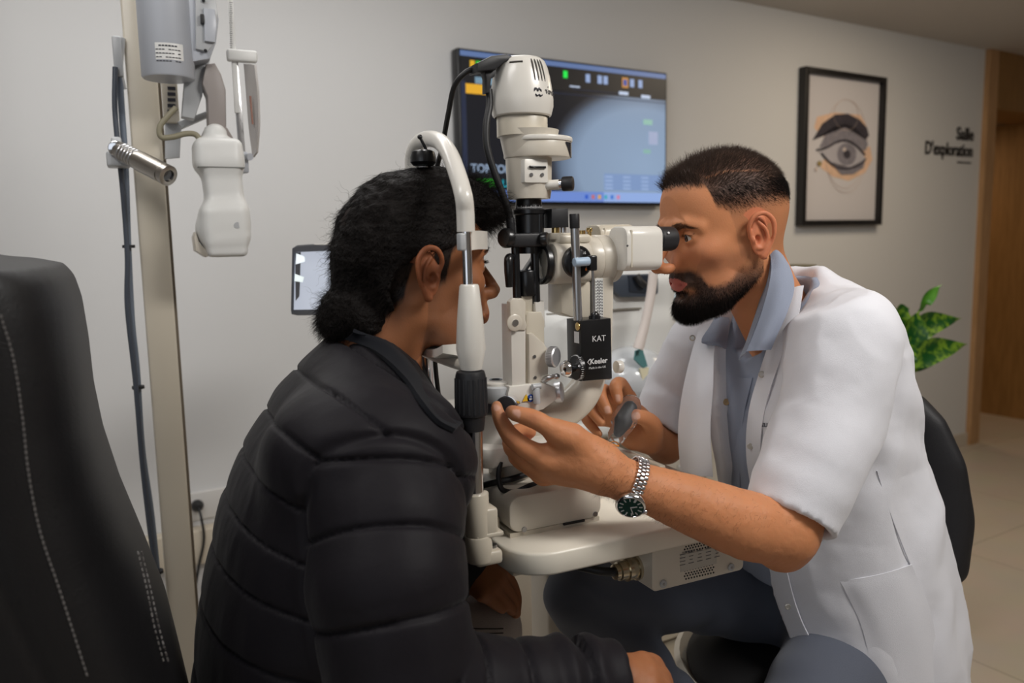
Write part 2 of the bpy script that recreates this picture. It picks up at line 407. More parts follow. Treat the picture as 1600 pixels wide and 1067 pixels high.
def sheet(rows, th, n=6, m=6):
    """thick curved sheet from a grid of points (rows x columns); returns an MB"""
    G = np.array([spline(r, n) for r in rows]); G = np.stack([spline(G[:, j], m) for j in range(G.shape[1])], 1)
    du = np.gradient(G, axis=0); dv = np.gradient(G, axis=1); N_ = np.cross(du, dv); N_ /= np.maximum(np.linalg.norm(N_, axis=2), 1e-9)[..., None]
    R_, C_ = G.shape[:2]; V = np.concatenate([(G + N_ * th / 2).reshape(-1, 3), (G - N_ * th / 2).reshape(-1, 3)]); o = R_ * C_; Fc = []
    for i in range(R_ - 1):
        for j in range(C_ - 1):
            a, b, c, d = i * C_ + j, i * C_ + j + 1, (i + 1) * C_ + j + 1, (i + 1) * C_ + j; Fc += [(a, d, c, b), (a + o, b + o, c + o, d + o)]
    ed = [j for j in range(C_)] + [i * C_ + C_ - 1 for i in range(1, R_)] + [(R_ - 1) * C_ + j for j in range(C_ - 2, -1, -1)] + [i * C_ for i in range(R_ - 2, 0, -1)]
    for i in range(len(ed)): a, b = ed[i], ed[(i + 1) % len(ed)]; Fc.append((a, b, b + o, a + o))
    return MB().add(V, Fc)
# ------------------------------------------------------------------ the room
M = {}
M['wall'] = mat('wall_paint', srgb(211, 211, 211), .75, bump=.03, bscale=180)
M['ceil'] = mat('ceiling_paint', srgb(198, 192, 186), .8)
M['wood'] = None
def wood_mat(name, c1, c2, sc=(3, 3, .35), rough=.45):
    m = bpy.data.materials.new(name); m.use_nodes = True; nt = m.node_tree; b = nt.nodes['Principled BSDF']; b.inputs['Roughness'].default_value = rough
    tc = nt.nodes.new('ShaderNodeTexCoord'); mp = nt.nodes.new('ShaderNodeMapping'); mp.inputs['Scale'].default_value = sc
    n = nt.nodes.new('ShaderNodeTexNoise'); n.inputs['Scale'].default_value = 14; n.inputs['Detail'].default_value = 8; n.inputs['Distortion'].default_value = .6
    r = nt.nodes.new('ShaderNodeValToRGB'); r.color_ramp.elements[0].position = .35; r.color_ramp.elements[1].position = .68
    r.color_ramp.elements[0].color = (*c1, 1); r.color_ramp.elements[1].color = (*c2, 1)
    nt.links.new(tc.outputs['Object'], mp.inputs[0]); nt.links.new(mp.outputs[0], n.inputs['Vector']); nt.links.new(n.outputs[0], r.inputs[0]); nt.links.new(r.outputs[0], b.inputs['Base Color'])
    return m
M['wood'] = wood_mat('oak_veneer', srgb(132, 96, 50), srgb(150, 110, 62))
M['jamb'] = wood_mat('oak_jamb', srgb(164, 126, 86), srgb(182, 142, 100))
def floor_mat():
    m = bpy.data.materials.new('floor_tiles'); m.use_nodes = True; nt = m.node_tree; b = nt.nodes['Principled BSDF']; b.inputs['Roughness'].default_value = .32
    tc = nt.nodes.new('ShaderNodeTexCoord'); mp = nt.nodes.new('ShaderNodeMapping'); mp.inputs['Rotation'].default_value = (0, 0, -ROT); mp.inputs['Location'].default_value = (.05, -.10, 0)
    br = nt.nodes.new('ShaderNodeTexBrick'); br.offset = 0; br.inputs['Scale'].default_value = 1; br.inputs['Brick Width'].default_value = .8; br.inputs['Row Height'].default_value = .8
    br.inputs['Mortar Size'].default_value = .0025; br.inputs['Mortar Smooth'].default_value = .2
    c = srgb(196, 184, 168); br.inputs['Color1'].default_value = (*c, 1); br.inputs['Color2'].default_value = (*srgb(192, 180, 164), 1); br.inputs['Mortar'].default_value = (*srgb(150, 138, 122), 1)
    n = nt.nodes.new('ShaderNodeTexNoise'); n.inputs['Scale'].default_value = 5; n.inputs['Detail'].default_value = 6
    mx = nt.nodes.new('ShaderNodeMix'); mx.data_type = 'RGBA'; mx.blend_type = 'MULTIPLY'; mx.inputs[0].default_value = .18
    nt.links.new(tc.outputs['Object'], mp.inputs[0]); nt.links.new(mp.outputs[0], br.inputs['Vector']); nt.links.new(mp.outputs[0], n.inputs['Vector'])
    nt.links.new(br.outputs['Color'], mx.inputs[6]); nt.links.new(n.outputs['Color'], mx.inputs[7]); nt.links.new(mx.outputs[2], b.inputs['Base Color'])
    return m
M['floor'] = floor_mat()
WY = 2.588; CZ = 2.30
def rbox(x0, x1, y0, y1, z0, z1, r=0): return MB().box(((x0 + x1) / 2, (y0 + y1) / 2, (z0 + z1) / 2), (x1 - x0, y1 - y0, z1 - z0), r=r)
def struct(name, mb, m): return tag(mb.build(name, m, room=True, smooth=False), kind='structure')
struct('floor', rbox(-2.6, 7.2, -2.6, 5.6, -.1, 0), M['floor'])
struct('ceiling', rbox(-2.6, 7.2, -2.6, 5.6, CZ, CZ + .1), M['ceil'])
struct('wall_back', rbox(-2.6, 4.80, WY, WY + .35, 0, CZ), M['wall'])
struct('wall_left', rbox(-2.6, -2.5, -2.6, WY, 0, CZ), M['wall'])
struct('wall_front', rbox(-2.6, 7.2, -2.7, -2.6, 0, CZ), M['wall'])
struct('wall_right', rbox(7.1, 7.2, -2.6, 5.6, 0, CZ), M['wall'])
struct('wall_corridor_end', rbox(4.4, 7.2, 5.5, 5.6, 0, CZ), M['wall'])
struct('baseboard_back', rbox(-2.5, 4.80, WY - .014, WY, 0, .075, .003), mat('skirting_tile', srgb(196, 186, 172), .4))
# oak cladding and the open doorway
struct('trim_1', rbox(4.80, 4.895, WY - .03, WY + .45, 0, CZ), M['jamb'])
struct('trim_2', rbox(4.895, 7.1, WY - .03, WY + .30, 1.975, CZ), M['wood'])
struct('trim_3', rbox(4.895, 5.78, WY + .30, WY + 2.6, 1.985, CZ), mat('corridor_soffit', srgb(150, 132, 110), .8))
struct('wall_corridor_left', rbox(4.80, 4.89, WY + .45, WY + 2.9, 0, CZ), M['wall'])
struct('door_1', rbox(5.735, 5.78, WY - .01, WY + 2.6, .0, 1.98), M['wood'])
struct('wall_corridor_right', rbox(5.80, 7.1, WY, WY + .3, 0, 1.975), M['wood'])
# wall writing
bk = mat('black_vinyl', srgb(38, 34, 32), .5)
wp = lambda px, py: AR(px, py, WY)
def walltext(mb, string, size, x, z, sx=1.0, ext=.002, align='LEFT', bold=0): return mb.text(string, size, (x, WY - .004, z), (1, 0, 0), (0, 0, 1), ext, align, sx, bold)
t = MB(); walltext(t, "Salle", .098, 4.715, 1.790, align='RIGHT', bold=.018); walltext(t, "D'exploration", .098, 4.715, 1.700, align='RIGHT', sx=.86, bold=.018)
t.box((4.63, WY - .004, 1.665), (.14, .003, .007))
tag(t.build('wall_lettering', bk, room=True, orig=(0, 0, 0)), 'black room name lettering reading Salle D\'exploration on the wall beside the oak doorway', 'sign')
# framed eye drawing
a = wp(1248, 105); b = wp(1368, 352); px0, px1, pz0, pz1 = a[0], b[0] - .01, 1.320, 2.056
fr = thing('framed_picture', 'black framed drawing of a grey eye on a white sheet, on the back wall', 'picture', fromroom((px0 + .3, WY, 1.68)))
f = MB(); t_ = .026
for x0, x1, z0, z1 in ((px0, px0 + t_, pz0, pz1), (px1 - t_, px1, pz0, pz1), (px0 + t_, px1 - t_, pz0, pz0 + t_), (px0 + t_, px1 - t_, pz1 - t_, pz1)): f.box(((x0 + x1) / 2, WY - .022, (z0 + z1) / 2), (x1 - x0, .044, z1 - z0), r=.002)
f.build('frame', mat('black_frame', srgb(24, 22, 22), .4), fr, room=True)
MB().box(((px0 + px1) / 2, WY - .014, (pz0 + pz1) / 2), (px1 - px0 - .04, .006, pz1 - pz0 - .04)).build('sheet', mat('drawing_paper', srgb(206, 202, 204), .6), fr, room=True)
pcx = (px0 + px1) / 2; pcz = 1.68; py_ = WY - .0172; SX = (px1 - px0) / 2; SZ = .37
def pq(u, v): return (pcx + u * SX, py_, pcz + v * SZ)   # u,v -1..1
_lay = [0]
def decal(name, pts, m, lift=None):
    _lay[0] += 1; l = _lay[0] * .00035
    P = [np.array(pq(*p)) - np.array([0, l, 0]) for p in pts]; c = np.mean(P, 0); V = [c] + P; n = len(P)
    mb = MB(); mb.add(V, [(0, i + 1, (i + 1) % n + 1) for i in range(n)]); return mb.build(name, m, fr, room=True, smooth=False)
def circ(cu, cv, ru, rv, n=40, a0=0, a1=360): return [(cu + ru * math.cos(math.radians(a0 + (a1 - a0) * i / n)), cv + rv * math.sin(math.radians(a0 + (a1 - a0) * i / n))) for i in range(n)]
peach = mat('peach_wash', srgb(222, 186, 158), .7, var=.12, vscale=20); pale = mat('pale_wash', srgb(206, 192, 184), .7)
g1 = mat('graphite_dark', srgb(58, 54, 62), .6, var=.35, vscale=60); g2 = mat('graphite_mid', srgb(128, 124, 132), .6, var=.22, vscale=50); g3 = mat('graphite_light', srgb(178, 174, 180), .6, var=.08, vscale=40)
decal('wash', [(-.62, .42), (-.2, .50), (.45, .50), (.62, .36), (.3, .2), (-.2, .2), (-.5, .18), (-.68, .28)], peach)
decal('wash', [(-.45, -.12), (.1, -.1), (.5, .02), (.72, .1), (.80, -.08), (.62, -.26), (.2, -.38), (-.2, -.33), (-.5, -.22)], peach)
ring = mat('thin_ring', srgb(196, 176, 164), .7)
for cu, cv, ru, rv in ((.1, .1, .55, .58), (.12, -.12, .48, .42), (.08, .48, .3, .2)):
    _lay[0] += 1; q = MB(); q.tube([np.array(pq(*p)) - np.array([0, .0004 * _lay[0], 0]) for p in circ(cu, cv, ru, rv, 48)] + [np.array(pq(cu + ru, cv)) - np.array([0, .0004 * _lay[0], 0])], .0009, 5, n=1); q.build('drawn_circle', ring, fr, room=True)
decal('eyelid_shade', [(-.55, .04), (-.4, .22), (-.2, .34), (.05, .40), (.3, .38), (.55, .28), (.66, .12), (.60, .03), (.45, .05), (.25, .12), (0, .13), (-.3, .05)], g2)
decal('eyebrow', [(-.72, .12), (-.5, .34), (-.2, .47), (.12, .50), (.42, .44), (.62, .34), (.68, .24), (.6, .18), (.35, .32), (.05, .37), (-.25, .31), (-.5, .2)], g1)
decal('eye_shape', [(-.56, -.02), (-.38, .02), (-.15, .1), (.1, .13), (.35, .07), (.55, -.03), (.62, -.08), (.45, -.15), (.15, -.21), (-.1, -.2), (-.32, -.13)], g3)
for pts in ([(-.62, -.0), (-.38, .04), (-.15, .12), (.1, .15), (.35, .09), (.58, -.02)], [(.60, -.08), (.45, -.16), (.15, -.22), (-.1, -.21), (-.32, -.14), (-.5, -.04)]):
    _lay[0] += 1; q = MB(); q.tube([np.array(pq(*p)) - np.array([0, .0004 * _lay[0], 0]) for p in pts], .005, 6); q.build('eyelid_line', g1, fr, room=True)
decal('under_eye_shade', [(-.3, -.14), (0, -.21), (.35, -.18), (.6, -.08), (.55, -.2), (.3, -.29), (0, -.3)], g2)
decal('iris', circ(.12, -.03, .24, .145), g2); decal('pupil', circ(.12, -.03, .09, .055), g1); decal('glint', circ(.05, .03, .04, .025), pale)
decal('gold_mark', circ(-.55, -.17, .05, .035), mat('ochre_dot', srgb(150, 130, 80), .6)); decal('gold_mark', circ(-.62, -.24, .03, .03), pale)
# television
tvx0, tvx1, tvz0, tvz1 = 1.360, 2.330, 1.408, 1.945
tv = thing('television', 'large wall-mounted flat television showing microscope camera software', 'television', fromroom((1.85, WY, 1.4)))
TY = WY - .045
MB().box((1.845, WY - .0225 - .01, 1.676), (.97, .045, .537), r=.006).build('casing', mat('tv_casing', srgb(20, 20, 22), .35), tv, room=True)
MB().box((1.845, WY - .005, 1.676), (.4, .01, .3)).build('wall_mount', bk, tv, room=True)
sw, sh = .95, .515; sx0, sz0 = 1.845 - sw / 2, 1.679 - sh / 2
def screen_mat():
    m = bpy.data.materials.new('tv_screen'); m.use_nodes = True; nt = m.node_tree; b = nt.nodes['Principled BSDF']
    b.inputs['Base Color'].default_value = (.01, .01, .012, 1); b.inputs['Roughness'].default_value = .25
    tc = nt.nodes.new('ShaderNodeTexCoord'); sp = nt.nodes.new('ShaderNodeSeparateXYZ'); nt.links.new(tc.outputs['Object'], sp.inputs[0])
    # local coordinates: x along the screen 0..1, z up 0..1 through the mesh being built at unit scale
    def math_(op, a, b_=None):
        n = nt.nodes.new('ShaderNodeMath'); n.operation = op
        for i, v in enumerate((a, b_)):
            if v is None: continue
            if isinstance(v, (int, float)): n.inputs[i].default_value = v
            else: nt.links.new(v, n.inputs[i])
        return n.outputs[0]
    x, z = sp.outputs[0], sp.outputs[2]
    dx = math_('DIVIDE', math_('SUBTRACT', x, .88), .50); dz = math_('DIVIDE', math_('SUBTRACT', z, .28), .62)
    r = math_('SQRT', math_('ADD', math_('MULTIPLY', dx, dx), math_('MULTIPLY', dz, dz)))
    cr = nt.nodes.new('ShaderNodeValToRGB'); nt.links.new(r, cr.inputs[0]); e = cr.color_ramp.elements
    e[0].position = 0; e[0].color = (*srgb(150, 172, 200), 1); e[1].position = 1; e[1].color = (*srgb(22, 24, 30), 1)
    for p, c in ((.7, (140, 160, 186)), (.86, (104, 120, 142)), (.94, (58, 62, 72))): q = e.new(p); q.color = (*srgb(*c), 1)
    nt.links.new(cr.outputs[0], b.inputs['Emission Color']); b.inputs['Emission Strength'].default_value = .9
    return m
V = np.array([[0, 0, 0], [1, 0, 0], [1, 0, 1], [0, 0, 1]], float)
me = bpy.data.meshes.new('screen'); me.from_pydata([tuple(v) for v in V], [], [(0, 1, 2, 3)]); me.materials.append(screen_mat())
so = bpy.data.objects.new('screen', me); COL.objects.link(so); so.parent = tv
so.location = Vector(fromroom((sx0, TY - .0112, sz0))) - Vector(ORIG[tv]); so.rotation_euler = (0, 0, ROT); so.scale = (sw, 1, sh)
def glow(name, c, k=.9): return mat(name, (.01, .01, .01), .4, emit=srgb(*c), estr=k)
_tl = [0]
def tvrect(u0, v0, u1, v1, m, name='screen_panel'):
    _tl[0] += 1; y = TY - .0122 - .00012 * _tl[0]
    return MB().box((sx0 + sw * (u0 + u1) / 2, y, sz0 + sh * (v0 + v1) / 2), (sw * abs(u1 - u0), .0002, sh * abs(v1 - v0))).build(name, m, tv, room=True, smooth=False)
gb = glow('screen_black', (16, 17, 22)); gbl = glow('screen_blue_bar', (128, 162, 226)); gnv = glow('screen_navy', (30, 40, 66)); gw = glow('screen_white', (196, 210, 235)); gpl = glow('screen_pale', (150, 172, 214))
tvrect(0, .80, 1, .965, gb); tvrect(0, .965, 1, 1, glow('screen_title', (96, 120, 168))); tvrect(0, 0, .66, .075, glow('taskbar_blue', (112, 142, 214))); tvrect(.66, 0, 1, .075, glow('taskbar_pale', (150, 178, 232)))
tvrect(0, .075, .02, .8, gnv); tvrect(.06, .79, .2, .835, glow('screen_slider', (120, 150, 170))); tvrect(.28, .775, 1, .78, gnv)
tvrect(.02, .72, .11, .785, glow('amber_tab', (236, 176, 44)), 'amber_tab'); tvrect(.115, .72, .21, .775, gnv)
tvrect(.04, .87, .06, .94, glow('amber_icon', (230, 180, 40)), 'screen_icon'); tvrect(.065, .87, .085, .94, glow('green_icon', (60, 190, 60)), 'screen_icon'); tvrect(.09, .87, .12, .94, glow('violet_icon', (120, 120, 210)), 'screen_icon')
tvrect(.46, .89, .48, .94, glow('green_light', (20, 215, 70), 1.2), 'screen_icon')
for u in (.57, .63, .66, .80, .845): tvrect(u, .875, u + .022, .935, gpl, 'screen_icon')
tvrect(.757, .865, .79, .94, glow('amber_box', (200, 140, 60)), 'screen_icon'); tvrect(.763, .88, .784, .925, glow('blue_box', (60, 80, 160)), 'screen_icon')
tvrect(.49, .83, .54, .84, gw); tvrect(.74, .81, .79, .835, gw); tvrect(.86, .80, .91, .825, gw); tvrect(.5, .815, .74, .82, gnv)
tvrect(.66, .09, 1, .215, glow('table_blue', (130, 156, 200)))
for v in (.185, .155, .125, .098):
    for u in (.665, .76, .86): tvrect(u, v, u + .04, v + .012, glow('row_pale%d' % int(v * 1000 + u * 10), (160, 184, 224)))
for i, c in enumerate(((40, 90, 200), (200, 110, 110), (230, 170, 60), (60, 170, 190), (60, 120, 210), (220, 130, 160))): tvrect(.56 + .033 * i, .022, .575 + .033 * i, .052, glow('task_icon%d' % i, c), 'screen_icon')
tvrect(.87, .60, .92, .64, glow('pale_green', (150, 195, 180))); tvrect(.87, .38, .91, .41, glow('pale_green2', (140, 185, 175))); tvrect(.90, .45, .95, .55, glow('pale_lilac', (168, 178, 208)))
tt = MB(); tt.text('TOPCON DC-4', .041, (sx0 + .028, TY - .0128 - .006, sz0 + .100), (1, 0, 0), (0, 0, 1), .0002, bold=.02); tt.build('screen_writing', glow('screen_text', (150, 170, 196)), tv, room=True)
tt = MB(); tt.text('OPER', .038, (sx0 + .045, TY - .0128 - .006, sz0 + .050), (1, 0, 0), (0, 0, 1), .0002, bold=.03); tt.build('screen_writing', glow('green_text', (50, 190, 40)), tv, room=True)
tt = MB(); tt.text('LIVE', .038, (sx0 + .155, TY - .0128 - .006, sz0 + .050), (1, 0, 0), (0, 0, 1), .0002, bold=.02); tt.build('screen_writing', glow('cyan_text', (30, 170, 190)), tv, room=True)
# socket with plug, trunking
so_ = thing('wall_socket', 'white wall socket plate low on the back wall behind the patient', 'socket', fromroom((.42, WY, .46)))
MB().box((.44, WY - .006, .475), (.2, .012, .09), r=.004).build('socket_plate', mat('socket_white', srgb(205, 203, 200), .4), so_, room=True)
MB().lathe([(.020, 0), (.020, .003), (.017, .003), (.017, .001)], (.42, WY - .012, .48), (0, -1, 0), 24).build('socket_rim', mat('socket_rim', srgb(190, 188, 186), .4), so_, room=True)
pl = thing('power_plug', 'black round mains plug with cable pushed into the wall socket', 'plug', fromroom((.42, WY - .02, .48)))
q = MB(); q.lathe([(.004, 0), (.018, .001), (.019, .008), (.014, .02), (.008, .028)], (.42, WY - .016, .48), (0, -1, 0), 24); q.build('plug_body', M.setdefault('rubber', mat('black_rubber', srgb(22, 22, 24), .5)), pl, room=True)
q = MB(); q.tube([(.42, WY - .04, .48), (.422, WY - .064, .45), (.425, WY - .062, .38), (.40, WY - .062, .28), (.35, WY - .08, .06), (.3, WY - .12, .006)], .004); q.build('plug_cable', M['rubber'], pl, room=True)
tr = tag(rbox(.0, .62, WY - .05, WY - .0005, .30, .41, .004).build('cable_trunking', mat('trunking_cream', srgb(200, 190, 172), .5), room=True), 'cream cable trunking running along the back wall below the socket', 'trunking')
# ------------------------------------------------------------------ slit lamp, chin rest, table
Y0 = .965; ZT = .90
xh, yh, zh = np.eye(3)
M['beige'] = mat('ivory_enamel', srgb(208, 200, 186), .32, coat=.15)
M['beige2'] = mat('warm_ivory_enamel', srgb(206, 197, 180), .35, coat=.15)
M['beigew'] = mat('white_enamel', srgb(222, 218, 210), .3, coat=.2)
M['bluegrey'] = mat('cool_grey_enamel', srgb(182, 184, 186), .35)
M['satin'] = mat('satin_silver', (.74, .74, .76), .40, .75)
M['black'] = mat('black_anodised', srgb(20, 20, 22), .28, spec=.6)
M['blackp'] = mat('black_plastic', srgb(28, 28, 31), .5)
M['chrome'] = mat('chrome', (.82, .82, .84), .12, 1.0)
M['steel'] = mat('brushed_steel', (.55, .55, .56), .3, 1.0)
M['brass'] = mat('brass', (.62, .45, .2), .25, 1.0)
M['screw'] = mat('screw_steel', (.35, .35, .36), .3, 1.0)
M['line'] = mat('seam_dark', srgb(70, 66, 60), .6)
M['glass'] = mat('dark_lens', (.02, .022, .03), .04, 0, coat=1)
M['white'] = mat('white_plastic', srgb(225, 225, 222), .4)
M['print'] = mat('dark_print', srgb(50, 50, 58), .5)
M['printw'] = mat('white_print', srgb(215, 215, 215), .5)
M['tabletop'] = mat('table_laminate', srgb(228, 221, 206), .35, coat=.1)
def zof(px, py, Y=Y0): return A(px, py, Y)
# --- table
tb = thing('instrument_table', 'cream instrument table top carrying the slit lamp between the two people', 'table', (.62, 1.02, .0))
P2 = [(.455, .825)] + [(.455 - .055 * math.sin(a) , .88 - .055 * math.cos(a)) for a in np.linspace(.15, math.pi / 2, 8)] + [(.40, 1.16), (.43, 1.2), (.77, 1.2), (.80, 1.17), (.80, .86), (.785, .835), (.76, .825)]
P2 = P2[::-1]
mb = MB(); mb.prism([(x, y, ZT - .030) for x, y in P2], (0, 0, .030), bev=.004); mb.build('table_top', M['tabletop'], tb, angle=50)
mb = MB(); mb.box((.66, 1.15, .835), (.26, .08, .07), r=.006); mb.build('under_frame', M['beige'], tb)
mb = MB(); mb.box((.66, 1.18, .42), (.10, .07, .78), r=.008); mb.build('table_column', M['beige'], tb)
mb = MB(); mb.box((.66, 1.10, .025), (.44, .40, .05), r=.015); mb.build('table_base', M['bluegrey'], tb)
# --- power supply under the table
ps = thing('power_supply', 'grey metal power supply box with vent holes bolted under the instrument table', 'power supply', (.62, .86, .80))
c0 = A(1019, 926, .845); PSY = .845
pl_ = A(1013, 866, PSY); px1 = A(1162, 885, PSY)[0]; zb = c0[2]; zt = .869
x0 = c0[0]; mb = MB()
mb.prism([(x0 + (px1 - x0) / 2 + u, PSY, (zb + zt) / 2 + v) for u, v in rrect(px1 - x0, zt - zb, .008)][::-1], (0, .12, 0), bev=.002); mb.build('housing', M['beige'], ps)
print('PS', x0, px1, zb, zt)
holes = MB(); 
def psp(px, py): return A(px, py, PSY - .0005)
for (ya, yb, n0) in ((845, 0, 0), (886, 0, 1)):
    for r_ in range(4):
        for c_ in range(11):
            q0 = psp(1070 + c_ * 4.3 + (2.1 if r_ % 2 else 0), (850 if n0 == 0 else 892) + r_ * 4.2 - c_ * 1.0)
            holes.cyl(q0, q0 + np.array([0, .002, 0]), .0013, seg=8)
tag(holes.build('vent_holes', M['blackp'], ps), kind='stuff')
lb = MB(); q = psp(1092, 874); lb.box(q, (.062, .0008, .024)); lb.build('rating_label', mat('rating_label', srgb(186, 182, 172), .5), ps)
lb = MB()
for i in range(5):
    for j in range(4):
        q = psp(1066 + i * 13.5, 866 + j * 5.4 - i * 3.2); lb.box(q + np.array([0, -.0006, 0]), (.009 - .002 * ((i * j) % 3), .0006, .0010))
lb.text('TOPCON', .0052, psp(1065, 866) - np.array([0, .001, 0]), xh, zh, .0002); tag(lb.build('label_print', mat('grey_print', srgb(120, 118, 116), .5), ps), kind='stuff')
for px, py in ((1036, 912), (1142, 886)):
    q = psp(px, py); MB().cyl(q, q + np.array([0, -.002, 0]), .0055, seg=20, bev=.0008).build('screw', M['bluegrey'], ps); 
    MB().cyl(q + np.array([0, -.002, 0]), q + np.array([0, -.0026, 0]), .002, seg=6).build('screw_slot', M['screw'], ps)
q = AX(995, 886, x0); con = MB()
con.lathe([(.0175, 0), (.0175, .004), (.0145, .005), (.0145, .012), (.016, .0125), (.016, .019), (.013, .0195), (.013, .030), (.0105, .031), (.0105, .037), (.007, .038)], q, (-1, 0, 0), 28); con.build('round_connector', mat('champagne_metal', (.62, .55, .42), .25, 1), ps)
cb = MB(); cb.tube([q + np.array([-.036, 0, 0]), q + np.array([-.06, .01, .004]), q + np.array([-.10, .05, .012]), q + np.array([-.14, .12, .02]), q + np.array([-.12, .2, .03])], .006); tag(cb.build('power_cable', M['rubber'], orig=q), 'black cable running from the round connector under the table', 'cable')
# --- slit lamp
sl = thing('slit_lamp', 'ivory slit lamp microscope with tall lamp tower standing on the instrument table', 'slit lamp', (.52, Y0, ZT))
def part(mb, name, m, parent=sl, label=None, angle=40): return mb.build(name, m, parent, label=label, angle=angle)
# cross-slide base box
b0 = AZP(800, 842, ZT); b1 = AZP(942, 815, ZT); bx0, bx1, by = b0[0] - .003, b1[0], b0[1]
bt = A(870, 765, by)[2]; print('box', bx0, bx1, by, bt)
mb = MB(); mb.prism([((bx0 + bx1) / 2 + u, by, (ZT + bt) / 2 + .003 + v) for u, v in rrect(bx1 - bx0, bt - ZT - .006, .016)][::-1], (0, .16, 0), bev=.004); bb = part(mb, 'base_cover', M['bluegrey'] if 0 else M['beige'])
mb = MB(); mb.box(((bx0 + bx1) / 2, by + .083, ZT + .003), (bx1 - bx0 - .004, .16, .006)); mb.build('base_skirt', M['beige2'], bb)
mb = MB(); mb.box((bx0 + .095, by + .0005, ZT + .006), (.032, .003, .003)); mb.build('base_slot', M['blackp'], bb)
for px, py in ((819, 827), (930, 803)):
    q = A(px, py, by); MB().cyl(q, q + np.array([0, -.0012, 0]), .0035, seg=16).build('screw', M['screw'], bb)
# rail plates at both ends, seen behind the box
mb = MB(); mb.box((.60, 1.06, ZT + .010), (.20, .16, .020), r=.004); part(mb, 'rail_plate', M['beige'])
mb = MB(); mb.box((.41, 1.06, ZT + .012), (.012, .30, .024), r=.003); mb.box((.74, 1.10, ZT + .012), (.012, .2, .024), r=.003); part(mb, 'gear_rail', M['beige2'])
# flange over the box and pivot column
pv = A(776, 700, Y0 + .01); pcx_, pcy_ = pv[0] + .005, Y0 + .01
zf1 = A(790, 696, pcy_ - .04)[2]; zf0 = zf1 - .028
mb = MB(); mb.prism([(pcx_ + .025 + u, pcy_ + v, zf0) for u, v in rrect(.145, .095, .02)], (0, 0, zf1 - zf0), bev=.005); part(mb, 'slide_plate', M['beigew'])
mb = MB(); mb.prism([(pcx_ + .035 + u, pcy_ + .01 + v, bt - .002) for u, v in rrect(.08, .07, .02)], (0, 0, zf0 - bt + .004), bev=.002); part(mb, 'slide_block', M['beige'])
zc1 = A(776, 652, pcy_ - .03)[2]
mb = MB(); mb.lathe([(.034, zf1), (.034, zc1 - .004), (.032, zc1), (.022, zc1 + .001)], (pcx_, pcy_, 0)); part(mb, 'pivot_drum', M['beigew'])
zr1 = A(776, 632, pcy_ - .03)[2]
mb = MB(); mb.lathe([(.026, zc1 - .002), (.027, zr1), (.02, zr1 + .001)], (pcx_, pcy_, 0)); part(mb, 'angle_ring', M['steel'])
for i in range(24):
    pass
zp1 = A(776, 606, pcy_ - .03)[2]
mb = MB(); mb.prism([(pcx_ + .012 + u, pcy_ + v, zr1) for u, v in rrect(.09, .07, .03)], (0, 0, zp1 - zr1), bev=.003); part(mb, 'arm_hub', M['bluegrey'])
zq = A(770, 594, pcy_)[2]
mb = MB(); mb.lathe([(.024, zp1 - .001), (.024, zq - .002), (.022, zq), (.0, zq)], (pcx_ - .004, pcy_, 0)); hb = part(mb, 'hub_cap', M['beigew'])
mb = MB(); mb.lathe([(.009, zq), (.009, zq + .001), (.006, zq + .001), (.006, zq - .001)], (pcx_ - .004, pcy_, 0), seg=24); mb.build('cap_screw', M['screw'], hb)
# microscope swing arm (thick curve) 
arm = []
for px, py in ((800, 668), (840, 660), (880, 642), (908, 618), (922, 590), (925, 560), (925, 520)): arm.append(A(px, py, Y0 + .012))
mb = MB(); mb.tube(arm, [.020, .020, .021, .021, .019, .018, .018], 20, n=8, flat=1.25); part(mb, 'microscope_arm', M['beige'])
# illumination arm: lower tilt body
def quadprism(pxs, Yf, dy, bev=.002): return MB().prism([A(px, py, Yf) for px, py in pxs][::-1], (0, dy, 0), bev=bev)
part(quadprism([(796, 604), (851, 598), (868, 604), (871, 624), (850, 640), (820, 648), (798, 640), (792, 622)], Y0 - .03, .05, .003), 'tilt_body', M['beigew'])
part(MB().cyl(A(828, 640, Y0), A(862, 614, Y0 - .005) , .010, seg=20), 'tilt_axle', M['steel'])
mb = MB(); q = A(866, 613, Y0 - .012); mb.lathe([(.013, 0), (.0145, .002), (.0145, .010), (.012, .012)], q, (.8, -.6, .1), 28); part(mb, 'silver_cap', M['satin'])
mb = MB(); q = A(838, 606, Y0 - .034); q2 = A(839, 631, Y0 - .036); mb.cyl(q, q2, .0048, seg=16, bev=.001); mb.cyl(q + np.array([-.006, 0, .002]), q + np.array([.006, 0, .002]), .004, seg=14); part(mb, 'tilt_lever', M['bluegrey'])
# stickers
q = A(822, 622, Y0 - .0315)
part(MB().prism([q + np.array(v) for v in ((-.0055, -.0006, -.004), (.0055, -.0006, -.004), (0, -.0006, .0055))], (0, .0006, 0)), 'warning_sticker', mat('warning_yellow', srgb(226, 180, 40), .5))
q = A(829, 622, Y0 - .0315); part(MB().cyl(q, q + np.array([0, -.0006, 0]), .0052, seg=24), 'blue_sticker', mat('sticker_blue', srgb(30, 70, 150), .5))
mb = MB(); mb.cyl(q + np.array([.0003, -.0006, .002]), q + np.array([.0003, -.0010, .002]), .0012, seg=10); mb.box(q + np.array([0, -.0008, -.0012]), (.0045, .0005, .0022)); part(mb, 'sticker_symbol', M['printw'])
